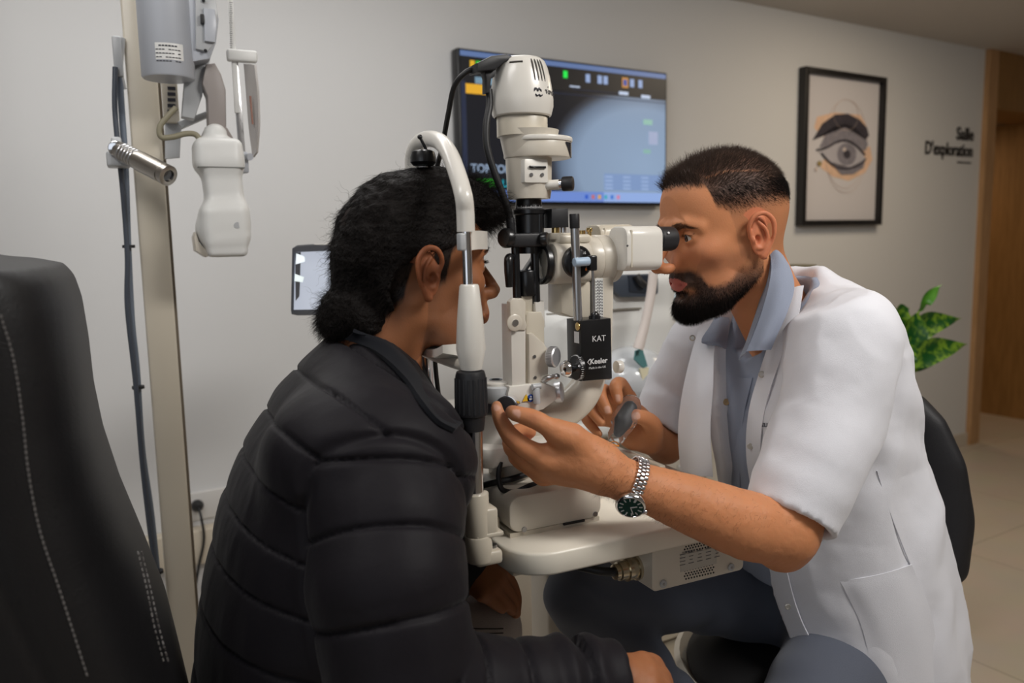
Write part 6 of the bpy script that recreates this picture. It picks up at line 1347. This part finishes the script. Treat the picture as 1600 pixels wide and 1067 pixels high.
# sleeve seam piping over the shoulder
def onmesh(V, N_, pts, off=.0006, rad=.007):
    out = []
    for px, py in pts:
        d = ray(px, py); d = d / np.linalg.norm(d); r_ = V - CAMP; t = r_ @ d; e = np.linalg.norm(r_ - t[:, None] * d, axis=1); ok = (e < rad) & (N_ @ d < .1)
        if not ok.any(): continue
        tm = t[ok].min(); ok &= t < tm + .012; Q_ = V[ok]; n_ = N_[ok].mean(0); n_ /= np.linalg.norm(n_); c = np.average(Q_, axis=0, weights=1 / (e[ok] + .001)); dn = d @ n_
        tt = ((c - CAMP) @ n_) / dn if abs(dn) > .25 else t[ok].mean()
        out.append(CAMP + d * tt + n_ * off)
    return out
Nc2 = vnorm(Vc, Qc)
def seam(name, pts, m, V, N_, par, r=.0009, sm=True):
    P = onmesh(V, N_, pts)
    if len(P) > 2:
        P = np.array(P)
        for _ in range(2): P[1:-1] = .5 * P[1:-1] + .25 * (P[:-2] + P[2:])
        MB().tube(P, r, 6, n=4).build(name, m, par)
M['seamw'] = mat('coat_seam', srgb(196, 196, 204), .9)
seam('side_seam', [(1370, 735), (1378, 765), (1392, 810), (1408, 850), (1425, 890)], M['seamw'], Vc, Nc2, coat)
# trousers
s = SDF((.48, .60, .20), (1.34, 1.32, .86), .006)
torso_op(s, [(.50, 1.12, .96, .12, .165), (.60, 1.11, .96, .13, .17), (.72, 1.09, .96, .12, .155), (.78, 1.07, .96, .10, .13)], .02)
KR = A(912, 932, 1.10); HR = np.array([1.10, 1.04, .60]); s.chain([HR, KR * .5 + HR * .5 + np.array([0, .02, .012]), KR], [.090, .074, .062], .03)
s.chain([KR, A(965, 1008, 1.07), A(1085, 1140, 1.03)], [.062, .060, .048], .02)
KL = A(1222, 1230, .73); HL = np.array([1.04, .90, .590]); s.chain([HL, HL * .5 + KL * .5, KL], [.090, .082, .070], .03)
s.chain([KL, KL + np.array([.06, 0, -.25])], [.066, .055], .02)
Vt, Qt = s.mesh(2); Nt = vnorm(Vt, Qt)
Vt = Vt + Nt * (.003 * vnoise(Vt, 9, 41) + folds(Vt, Nt, 6, [(A(930, 985, 1.08), .09, (.55, .0, .9), 95, .005), (A(1060, 1040, 1.05), .10, (.7, 0, -.7), 80, .004), (A(1200, 1000, .85), .09, (.9, .2, .4), 75, .004)]))[:, None]
mkmesh('trousers', Vt, Qt, M['trouser'], dr, angle=180, label='slate grey cotton trousers')
# wristwatch on the near wrist
WC = A(988, 756, .815); wax = A(1030, 770, .800) - A(950, 738, .826); wax /= np.linalg.norm(wax)
ww = thing('wristwatch', 'steel wristwatch with a green dial on the examiner\'s near wrist', 'watch', WC)
cam_d = -(ray(988, 756)); cam_d /= np.linalg.norm(cam_d)
cdn = cam_d - wax * (cam_d @ wax); cdn /= np.linalg.norm(cdn); upn = np.cross(wax, cdn); upn *= np.sign(upn[2])
def wpt(a, r=.0305, ry=.0325, off=0): return WC + cdn * (r + off) * math.cos(a) + upn * (ry + off) * math.sin(a)
tilt = wax * 0
for i in range(30):
    a = math.radians(-20 + i * 10.2); 
    if a > math.radians(268): break
    p = wpt(a, off=.0018); nrm = cdn * math.cos(a) + upn * math.sin(a); tg = np.cross(wax, nrm)
    for j, (o_, wd) in enumerate(((-.0052, .0044), (0, .0054), (.0052, .0044))):
        MB().box(p + wax * o_ + tg * (.0024 if j == 1 else 0), (.0048 if j != 1 else .0056, .0044, .0026), ax=(wax, tg, nrm), r=.0007).build('bracelet_link', M['steel'] if j == 1 else M['chrome'], ww)
ca = math.radians(-42); cp = wpt(ca, off=.0055); cn = cdn * math.cos(ca) + upn * math.sin(ca); cn = cn / np.linalg.norm(cn)
mb = MB(); mb.lathe([(.0165, -.0050), (.0185, -.0035), (.0188, .0010), (.0175, .0028), (.0160, .0034)], cp, cn, 48, close=False, up=upn); cs_ = mb.build('watch_case', M['chrome'], ww)
mb = MB(); mb.lathe([(.0160, .0024), (0, .0024)], cp, cn, 48, close=False); dl = mb.build('watch_dial', mat('green_dial', srgb(28, 74, 66), .25, .3), ww)
s1 = np.cross(upn, cn); s1 /= np.linalg.norm(s1); s2 = np.cross(cn, s1)
for i in range(12):
    a = 2 * math.pi * i / 12; dd = s1 * math.sin(a) + s2 * math.cos(a); MB().box(cp + cn * .0027 + dd * .0122, (.0013 if i else .0026, .0042 if i % 3 else .0050, .0005), ax=(np.cross(dd, cn), dd, cn)).build('hour_marker', M['printw'], dl)
for a, L_, w_ in ((50, .0085, .0015), (140, .0125, .0011)):
    dd = s1 * math.sin(math.radians(a)) + s2 * math.cos(math.radians(a)); MB().box(cp + cn * .0032 + dd * L_ * .45, (w_, L_, .0004), ax=(np.cross(dd, cn), dd, cn)).build('watch_hand', M['printw'], dl)
mb = MB(); mb.cyl(cp + s1 * .0180, cp + s1 * .0215, .0026, seg=16, bev=.0005); mb.build('crown', M['chrome'], ww)
# small wrapped bulb held in the far hand
bg = thing('wrapped_lamp_part', 'small black part in clear plastic with an orange rubber band held in the far hand', 'packet', A(972, 668, 1.035))
s = SDF(A(972, 668, 1.035) - .07, A(972, 668, 1.035) + .07, .0012)
s.chain([A(985, 634, 1.045), A(976, 655, 1.036), A(964, 680, 1.032)], [.016, .019, .012], .004, sp=3); s.chain([A(964, 680, 1.032), A(958, 694, 1.030), A(955, 708, 1.030)], [.010, .0075, .014], .006)
Vp, Qp = s.mesh(1); Np = vnorm(Vp, Qp); Vp = Vp + Np * (.0022 * np.clip(ridged(Vp, 70, 3), -1, 1))[:, None]
mkmesh('plastic_bag', Vp, Qp, mat('clear_film', (.9, .92, .95), .12, trans=.95, ior=1.05), bg, angle=60)
s = SDF(A(972, 660, 1.036) - .05, A(972, 660, 1.036) + .05, .0012); s.chain([A(984, 638, 1.045), A(974, 658, 1.038), A(966, 676, 1.034)], [.0115, .0135, .0075], .004)
Vp, Qp = s.mesh(1); mkmesh('black_lamp_part', Vp, Qp, M['blackp'], bg, angle=60)
MB().tube([A(958, 694, 1.030) + np.array([.0088 * math.cos(t), .0088 * math.sin(t), .002 * math.sin(2 * t)]) for t in np.linspace(0, 2 * math.pi, 20)], .0013, 8, n=2).build('rubber_band', mat('orange_rubber', srgb(210, 130, 40), .5), bg)
mb = MB(); mb.tube([A(958, 700, 1.03), A(954, 706, 1.026), A(956, 712, 1.028)], [.004, .007, .004], 10); mb.build('bunched_film', mat('silver_film', srgb(150, 165, 178), .2, .5), bg)
# the examiner's chair
ch = thing('office_chair', 'black padded chair with a cream shell under the examiner in the white coat', 'chair', (1.12, .98, .0))
s = SDF((1.05, .74, .40), (1.36, 1.22, 1.06), .005)
torso_op(s, [(.66, 1.235, .96, .026, .10), (.70, 1.235, .96, .036, .135), (.80, 1.232, .96, .036, .145), (.90, 1.215, .96, .034, .135), (.97, 1.20, .96, .032, .105), (1.005, 1.19, .96, .026, .07), (1.02, 1.185, .96, .012, .03)], .01)
Vb_, Qb_ = s.mesh(14); mkmesh('backrest', Vb_, Qb_, mat('black_upholstery', srgb(22, 21, 24), .6, bump=.1, bscale=500), ch, angle=180)
mb = MB(); mb.tube([(1.262, .94, .86), (1.275, .94, .72), (1.275, .94, .60), (1.25, .95, .50), (1.18, .97, .45)], .022, 16, flat=1.8); mb.build('back_support', M['blackp'], ch)
s = SDF((.78, .74, .40), (1.34, 1.24, .62), .006); s.ell((1.07, .99, .520), (.235, .215, .050), .01)
Vb_, Qb_ = s.mesh(1); mkmesh('seat_cushion', Vb_, Qb_, mat('black_seat', srgb(16, 15, 17), .7), ch, angle=180)
mb = MB(); mb.lathe([(.05, .40), (.20, .43), (.244, .48), (.250, .515), (.240, .520), (.228, .505)], (1.07, .99, 0), seg=48, close=False); mb.build('seat_shell', M['beige'], ch)
mb = MB(); mb.cyl((1.10, .98, .10), (1.10, .98, .42), .028); mb.build('gas_column', M['chrome'], ch)
for i in range(5):
    a = 2 * math.pi * i / 5 + .3; e = np.array([1.13 + .24 * math.cos(a), .98 + .24 * math.sin(a), .075]); MB().tube([(1.10, .98, .10), tuple((np.array([1.10, .98, .11]) + e) / 2 + np.array([0, 0, .005])), tuple(e)], [.028, .022, .016], 12).build('base_leg', M['blackp'], ch)
    MB().cyl(e + np.array([0, -.012, -.045]), e + np.array([0, .012, -.045]), .029, seg=20, bev=.004).build('castor', M['blackp'], ch)
# ------------------------------------------------------------------ the patient
PL = np.array([.339, 1.000, 1.233]); PM = rotm(math.radians(-1.8), math.radians(3.9), math.radians(-3.0)) * .987
hs_ = head_sdf(.0016, nose=1.02, jaw=.96, skull=.95, lipo=.0, neck=((-.020, 0, -.03), (-.075, 0, -.17)), nr=(.052, .058))
Vh, Qh = hs_.mesh(1); del hs_
SP = np.array(srgb(150, 96, 62)); Ch = skin_cols(Vh, SP, 12)
ax_, ay_, az_ = Vh[:, 0], np.abs(Vh[:, 1]), Vh[:, 2]; em = ear_mask(Vh)
Ch = blend(Ch, srgb(150, 78, 50), .4 * em)
lipm = ((((ax_ - .100) / .016) ** 2 + (ay_ / .0245) ** 2 < 1.0) & (az_ < inter(ay_, [(0, -.0400), (.005, -.0388), (.014, -.0410), (.026, -.0465)])) & (az_ > inter(ay_, [(0, -.0590), (.014, -.0555), (.025, -.0490)]))) * 1.0
Ch = blend(Ch, srgb(128, 66, 54), lipm * .8)
zl = inter(ax_, [(-.12, -.060), (-.05, -.055), (-.03, -.03), (-.018, .026), (-.002, .032), (.006, .015), (.012, -.012), (.024, -.006), (.030, .030), (.050, .052), (.062, .070), (.09, .085)])
hairm = sstep(az_ + .003 * vnoise(Vh, 160, 3), zl - .004, zl + .010) * (1 - em)
Ch = blend(Ch, srgb(24, 17, 14), hairm * .97)
Ch = blend(Ch, srgb(70, 46, 34), .35 * sstep(-az_, -.02, .03) * (ax_ > .0) * (ax_ < .07) * (ay_ > .035) * (1 - em))
browm = (np.abs(az_ - inter(ay_, [(.008, .038), (.02, .0425), (.034, .044), (.048, .036)])) < inter(ay_, [(.006, .002), (.016, .0048), (.034, .0042), (.050, .001)])) * (ay_ > .007) * (ay_ < .050) * (ax_ > .05)
Ch = blend(Ch, srgb(36, 24, 18), browm * .8)
Vw = Vh @ PM.T + PL
# near hand (right) beyond the cuff and far hand (left) over the knee
s = SDF((.36, .60, .70), (.62, .84, .92), .0018)
WN = A(950, 1068, .715); s.chain([A(880, 1072, .725), WN], [.030, .027], .01)
kn = [A(1003, 1036, .715), A(1012, 1052, .700), A(1014, 1070, .688), A(1008, 1090, .680)]
for q in kn: s.chain([WN, WN * .5 + q * .5 + np.array([0, 0, .003]), q], [.024, .018, .0125], .014)
for i, q in enumerate(kn): s.chain([q, q + np.array([.020, .004, -.008]), q + np.array([.030, .006, -.030]), q + np.array([.026, .008, -.050])], [.0120, .0105, .0095, .0078], .005, sp=3)
s.chain([WN + np.array([.01, .01, -.01]), A(985, 1062, .745) + np.array([0, 0, -.012]), A(1015, 1075, .755) + np.array([0, 0, -.015])], [.018, .013, .009], .012)
Va, Qa = s.mesh(1); del s
s = SDF((.32, .94, .64), (.58, 1.18, .90), .0018)
def Dp(px, py, y=1.05): return A(px, py, y)
WF = Dp(722, 888, 1.06); s.chain([Dp(640, 860, 1.07), WF], [.030, .027], .01)
kk = [Dp(781, 893, 1.045), Dp(776, 905, 1.030), Dp(766, 918, 1.02), Dp(754, 926, 1.012)]
for q in kk: s.chain([WF, WF * .5 + q * .5 + np.array([0, 0, .002]), q], [.024, .019, .0130], .014)
s.chain([kk[0], Dp(797, 912, 1.045), Dp(805, 934, 1.045), Dp(806, 952, 1.045)], [.0130, .0112, .0100, .0082], .005, sp=3)
s.chain([kk[1], Dp(793, 925, 1.030), Dp(803, 943, 1.030), Dp(806, 958, 1.032)], [.0125, .0112, .0098, .0080], .005, sp=3)
s.chain([kk[2], Dp(782, 934, 1.018), Dp(794, 946, 1.018), Dp(800, 954, 1.02)], [.0118, .0105, .0090, .0076], .005, sp=3)
s.chain([kk[3], Dp(768, 938, 1.01), Dp(779, 947, 1.01), Dp(785, 952, 1.012)], [.0105, .0092, .0080, .0066], .005, sp=3)
s.chain([WF + np.array([.01, .012, -.01]), Dp(762, 905, 1.085), Dp(782, 920, 1.09)], [.018, .013, .009], .012)
Vb, Qb = s.mesh(1); del s
s = SDF((-.06, .70, .40), (.44, 1.26, 1.20), .010)
torso_op(s, [(.45, .10, .965, .11, .16), (.7, .16, .965, .11, .16), (.9, .195, .965, .10, .16), (1.04, .245, .97, .10, .17), (1.12, .28, .98, .05, .10)], .02)
s.cap((.27, .995, 1.08), (.30, 1.0, 1.16), .055, .05, .03)
Vc_, Qc_ = s.mesh(1); del s
Vd, Qd, Cd = merge([(Vw, Qh, Ch), (Va, Qa, skin_cols(Va, SP * 1.1, 3)), (Vb, Qb, skin_cols(Vb, SP, 3)), (Vc_, Qc_, skin_cols(Vc_, SP))])
pt = mkmesh('person', Vd, Qd, M['skin'], None, angle=180, cols=Cd, orig=(.10, .965, .50))
tag(pt, 'dark-haired person in a black quilted jacket leaning into the chin rest from the left', 'person')
for g in (1, -1): eye(pt, PM, PL, g, look=(1, 0, 0))
# hair: shaped mass, then strands
s = SDF((-.180, -.115, -.095), (.150, .115, .175), .0022)
s.ell((-.008, 0, .053), (.087, .079, .086), 0); s.ell((-.038, 0, .034), (.058, .075, .064), .02)
s.ell((.034, 0, .096), (.062, .068, .048), .02)
s.ell((.078, -.010, .098), (.036, .052, .026), .015); s.ell((.098, -.012, .084), (.020, .046, .018), .012)
s.chain([(-.060, 0, .015), (-.066, 0, -.02)], [.046, .038], .02); s.chain([(-.030, .045, -.005), (-.045, .0, -.025), (-.030, -.045, -.005)], [.030, .03, .030], .02)
s.ell((-.032, .052, -.018), (.030, .022, .030), .012); s.ell((-.032, -.052, -.018), (.030, .022, .030), .012); s.ell((-.084, -.004, -.044), (.034, .046, .030), .008); s.ell((-.100, .0, -.060), (.022, .036, .020), .008); s.ell((-.066, -.02, -.056), (.028, .036, .024), .010)
s.ell((.045, 0, -.012), (.115, .12, .062), .008, 'sub'); s.ell((.105, 0, .045), (.034, .1, .030), .006, 'sub'); s.ell((.010, 0, -.030), (.040, .12, .050), .008, 'sub')
s.ell((.0, 0, -.100), (.060, .1, .05), .01, 'sub')
Vm, Qm = s.mesh(1); Nm = vnorm(Vm, Qm)
Vm = Vm + Nm * (.0055 * vnoise(Vm * [1, 1, 1], 32, 5, 3) + .0022 * np.clip(ridged(Vm * [.5, 1, 1.6], 75, 8), -1, 1))[:, None]
mkmesh('hair', Vm @ PM.T + PL, Qm, mat('hair_mass', srgb(17, 12, 10), .62, bump=.6, bscale=260, spec=.2), pt, angle=180)
Nm = vnorm(Vm, Qm); Vh_, Nh_ = Vm, Nm
def fl(P, N_, g):
    back = np.c_[-.85 + 0 * P[:, 0], 0 * P[:, 0], -.25 - 5 * np.clip(.03 - P[:, 0], 0, .1)]; fr_ = sstep(P[:, 0], .04, .085)[:, None]
    return (back * (1 - fr_) + np.array([[.5, -.2, .2]]) * fr_) + N_ * (.10 + .40 * fr_)
grow('hair_strands', pt, np.ones(len(Vm)), 17000, fl, lambda P, g: g.uniform(.010, .026, len(P)) * (1 - .45 * sstep(-P[:, 0], .05, .08)), M['haird'], PM, PL, 21, r=.00022, seg=5, jitter=.22, curl=.22, grav=.06, curlf=10)
grow('loose_curls', pt, (Vm[:, 2] > .07) * 1.0 * sstep(Vm[:, 0], -.02, .06) + .15 * (Vm[:, 0] < -.08), 1700, lambda P, N_, g: N_ + g.normal(0, .35, P.shape), lambda P, g: g.uniform(.016, .040, len(P)), M['haird'], PM, PL, 22, r=.00019, seg=9, jitter=.4, curl=.75, grav=.10, curlf=11)
grow('nape_curls', pt, (Vm[:, 2] < -.02) * (Vm[:, 0] < -.07) * 1.0, 1200, lambda P, N_, g: N_ + np.array([[-.2, 0, -.5]]) + g.normal(0, .3, P.shape), lambda P, g: g.uniform(.010, .022, len(P)), M['haird'], PM, PL, 25, r=.00018, seg=9, jitter=.4, curl=.8, grav=.05, curlf=13)
Vh_, Nh_ = Vh, vnorm(Vh, Qh)
grow('temple_hair', pt, hairm * (Vh[:, 0] > -.04), 7000, lambda P, N_, g: N_ * .3 + np.array([[-.5, 0, -.6]]), lambda P, g: g.uniform(.003, .009, len(P)), M['haird'], PM, PL, 23, r=.0002, seg=3, jitter=.25)
grow('eyebrows', pt, browm * 1.0, 500, lambda P, N_, g: N_ * .2 + np.c_[-.3 + 0 * P[:, 0], np.sign(P[:, 1]) * .9, .1 + 0 * P[:, 0]], lambda P, g: g.uniform(.004, .008, len(P)), M['haird'], PM, PL, 24, r=.00016, seg=3)
lashm = (Vh[:, 1] < 0) * (np.abs(az_ - .0225) < .0020) * (ay_ > .02) * (ay_ < .046) * (ax_ > .080) * 1.0
if lashm.sum() > 5: grow('eyelashes', pt, lashm, 160, lambda P, N_, g: np.c_[.9 + 0 * P[:, 0], np.sign(P[:, 1]) * .2, .15 + 0 * P[:, 0]], lambda P, g: g.uniform(.005, .008, len(P)), M['haird'], PM, PL, 26, r=.00014, seg=3, jitter=.15)
# quilted jacket
JS = [(1.155, .262, .99, .040, .055), (1.125, .256, .985, .066, .105), (1.09, .250, .98, .090, .150), (1.03, .240, .975, .121, .190), (.96, .222, .97, .136, .20), (.86, .200, .965, .142, .20), (.74, .185, .965, .146, .20), (.50, .16, .965, .16, .21)]
AN = [A(604, 826, .800), A(606, 905, .772), A(634, 1085, .735)]; FN = [AN[2], A(770, 1092, .735), A(900, 1075, .722), A(952, 1068, .715)]
AF = [np.array([.26, 1.15, 1.02]), np.array([.25, 1.22, .86]), np.array([.35, 1.12, .80]), A(712, 886, 1.062)]
s = SDF((-.02, .60, .44), (.52, 1.34, 1.20), .0034)
torso_op(s, JS, 0)
s.ell(A(556, 700, .86), (.095, .085, .070), .05); s.ell(A(612, 730, .86), (.088, .078, .068), .04)
s.chain([AN[0], AN[1], AN[2]], [.079, .079, .070], .02)
s.chain(FN, [.070, .060, .050, .047], .015)
s.chain(AF, [.085, .072, .058, .045], .02)
s.cap((.285, 1.0, 1.11), (.33, 1.0, 1.22), .054, .062, .008, 'sub')
s.cap(FN[-1], FN[-1] + (FN[-1] - FN[-2]) * 1.2, .034, .04, .003, 'sub')
def fcut(x, y, z): n = (FN[-1] - FN[-2]) / np.linalg.norm(FN[-1] - FN[-2]); p = FN[-1] + n * .012; return -((x - p[0]) * n[0] + (y - p[1]) * n[1] + (z - p[2]) * n[2])
s.op(fcut, FN[-1] - .08, FN[-1] + .09, .003, 'sub')
Vj, Qj = s.mesh(2); Nj = vnorm(Vj, Qj)
def segd(V, P, R_):
    best = np.full(len(V), 9.); tt = np.zeros(len(V)); acc = 0
    for i in range(len(P) - 1):
        a, b = P[i], P[i + 1]; ab = b - a; L = np.linalg.norm(ab); t = np.clip(((V - a) @ ab) / L ** 2, 0, 1); e = np.linalg.norm(V - a - t[:, None] * ab, axis=1) - (R_[i] + (R_[i + 1] - R_[i]) * t)
        traw = ((V - a) @ ab) / L ** 2 if i == 0 else t; traw = np.minimum(traw, 1); m = e < best; best[m] = e[m]; tt[m] = acc + traw[m] * L; acc += L
    return best, tt
dA, tA = segd(Vj, AN + FN[1:], [.079, .079, .070, .060, .050, .047]); st_ = np.array(sorted(JS))
I_ = lambda c: np.interp(Vj[:, 2], st_[:, 0], st_[:, c]); qq = (np.abs((Vj[:, 0] - I_(1)) / I_(3)) ** 2.3 + np.abs((Vj[:, 1] - I_(2)) / I_(4)) ** 2.3) ** (1 / 2.3); dT = (qq - 1) * np.minimum(I_(3), I_(4))
isarm = dA < dT; tT = Vj[:, 2] + Vj[:, 0] * (.25 + .75 * sstep(Vj[:, 2], .82, 1.08)) - .04 * np.abs(Vj[:, 1] - .965)
warp = .006 * vnoise(Vj, 8, 77)
pT = np.abs(np.sin(math.pi * (tT + warp + .012) / .088)) ** .28; pA = np.abs(np.sin(math.pi * (tA + warp + .053) / .070)) ** .28
pil = np.where(isarm, pA, pT); grv = np.exp(-((dA - dT) / .0040) ** 2) * (Vj[:, 2] > .78) * (Vj[:, 1] < .95)
gT = np.abs(((tT + warp + .012) / .088 + .5) % 1 - .5) * .088; gA = np.abs(((tA + warp + .053) / .070 + .5) % 1 - .5) * .070; thin = np.exp(-(np.where(isarm, gA, gT) / .0028) ** 2)
dsp = .0042 * pil - .0045 * thin - .0055 * grv + .0022 * vnoise(Vj * [1.5, 1.5, .6], 12, 55) * pil + .0007 * np.clip(ridged(Vj * [1.5, 1.5, .35], 20, 9), -1, 1) * pil
fm = isarm & (tA > .30); dsp = dsp + fm * .0035 * np.sin(tA * 150 + 2.5 * vnoise(Vj, 14, 3)) * sstep(tA, .30, .36)
Vj = Vj + Nj * dsp[:, None]
jk = mkmesh('jacket', Vj, Qj, mat('black_nylon', srgb(22, 19, 24), .6, bump=.05, bscale=160, sheen=.05, spec=.18), pt, angle=180, label='black quilted padded jacket')
Nj = vnorm(Vj, Qj)
lo_ = onmesh(Vj, Nj, [(540, 534), (588, 556), (628, 594), (655, 632), (680, 661), (706, 675)], .004, .010)
up_ = [A(552, 516, .940), A(610, 540, .930), A(647, 576, .922), A(670, 613, .915), A(693, 637, .908), A(720, 656, .900)]
if len(lo_) == 6:
    rows = [[u, u * .5 + l * .5 + np.array([.003, -.004, .002]), l] for u, l in zip(up_, lo_)]
    sheet(rows, .005).build('jacket_collar', mat('navy_lining', srgb(15, 17, 23), .85, sheen=.05, spec=.2), jk)
else: print('collar', len(lo_))
col2 = [[A(575, 514, 1.06), A(562, 520, .940)], [A(622, 530, .985), A(610, 540, .930)], [A(657, 570, .965), A(647, 576, .922)], [A(680, 610, .950), A(670, 613, .915)], [A(703, 638, .935), A(693, 637, .908)], [A(724, 652, .92), A(720, 656, .900)]]
sheet(col2, .003, m=4).build('collar_lining', mat('navy_inner', srgb(20, 23, 31), .8), jk)
# jeans
s = SDF((-.06, .62, .30), (.60, 1.30, .92), .006)
torso_op(s, [(.48, .12, .965, .13, .17), (.62, .13, .965, .12, .16), (.7, .14, .965, .1, .14)], .02)
KPF = A(752, 990, 1.075); s.chain([np.array([.16, 1.06, .60]), KPF + np.array([-.08, 0, .0]), KPF], [.088, .072, .062], .02); s.chain([KPF, KPF + np.array([.005, 0, -.28])], [.060, .052], .02)
KPN = np.array([.44, .74, .70]); s.chain([np.array([.14, .86, .60]), KPN], [.088, .066], .02); s.chain([KPN, KPN + np.array([.01, 0, -.28])], [.064, .052], .02)
Vt, Qt = s.mesh(2); Nt = vnorm(Vt, Qt); Vt = Vt + Nt * (.004 * vnoise(Vt, 14, 61) + folds(Vt, Nt, 9, [(KPF, .07, (.7, -.3, .6), 110, .003)]))[:, None]
jn = mkmesh('jeans', Vt, Qt, mat('grey_denim', srgb(188, 180, 176), .85, bump=.3, bscale=700, var=.12, vscale=30), pt, angle=180, label='washed grey jeans')
Nt = vnorm(Vt, Qt)
for dy in (0, 7): seam('knee_stitching', [(738 + i * 8, 982 + dy + (i % 2)) for i in range(7)], mat('denim_seam', srgb(50, 46, 46), .9), Vt, Nt, jn, .0009)
# examination chair behind the patient
ec = thing('examination_chair', 'tall black leather examination chair with pale stitching at the left edge', 'chair', (-.12, .97, 0))
R = [(388, 20), (400, 62), (412, 88), (432, 108), (470, 122), (540, 134), (620, 143), (700, 160), (790, 190), (880, 228), (980, 268), (1067, 290)]
rows = []
for py, px in R: q = A(px, py, .95); rows.append((q[2], q[0]))
zz = np.array([r[0] for r in rows]); rx = np.array([r[1] for r in rows]); print('chair', zz.round(3), rx.round(3))
STC = []
for z, x in zip(zz, rx): w_ = .11; STC.append((z, x - w_, .965, w_, .225))
STC[0] = (zz[0], rx[0] - .09, .965, .02, .12); STC[1] = (zz[1], rx[1] - .10, .965, .075, .18)
STC.append((zz[-1] - .22, rx[-1] + .03 - .13, .965, .13, .235))
s = SDF((-.34, .70, .40), (.22, 1.24, 1.50), .006); torso_op(s, STC, .01, p=4.0)
s.box((.09, .965, .47), (.20, .22, .045), .03, .03)
Ve, Qe = s.mesh(2); Ne = vnorm(Ve, Qe)
gl = np.exp(-((Ve[:, 0] - (np.interp(Ve[:, 2], zz[::-1], rx[::-1]) - .085)) / .006) ** 2) * (Ve[:, 1] < .80); Ve = Ve - Ne * (.006 * gl)[:, None]
ebk = mkmesh('backrest', Ve, Qe, mat('black_leather', srgb(19, 18, 20), .5, bump=.12, bscale=420, spec=.4), ec, angle=180)
stm = mat('pale_stitching', srgb(120, 116, 114), .8)
def stitches(name, pts, par, V, N_, n=60):
    P = spline(np.array([(px, py, 0) for px, py in pts], float), 12); L = np.r_[0, np.cumsum(np.linalg.norm(np.diff(P[:, :2], axis=0), axis=1))]
    mb = MB(); t = 0; k = 0
    while t < L[-1] - 7:
        a = [np.interp(t, L, P[:, i]) for i in (0, 1)]; b = [np.interp(t + 5.5, L, P[:, i]) for i in (0, 1)]
        w_ = onmesh(V, N_, [a, b], .0008)
        if len(w_) == 2: mb.tube(w_, .0008, 5, smooth=False)
        t += 9; k += 1
    if mb.V: tag(mb.build(name, stm, par), kind='stuff')
Ne = vnorm(Ve, Qe)
stitches('stitching', [(0, 492), (20, 560), (34, 650), (44, 740), (62, 830), (92, 920), (118, 1000), (138, 1062)], ebk, Ve, Ne)
stitches('stitching', [(214, 862), (228, 920), (240, 980), (256, 1040)], ebk, Ve, Ne); stitches('stitching', [(220, 862), (234, 920), (247, 980), (262, 1036)], ebk, Ve, Ne)
MB().box((.10, .965, .38), (.5, .46, .09), r=.03).build('seat_base', M['blackp'], ec)
MB().cyl((.05, .965, .03), (.05, .965, .345), .08).build('lift_column', M['beige'], ec)
MB().box((.05, .965, .02), (.62, .52, .04), r=.015).build('floor_plate', M['beige'], ec)
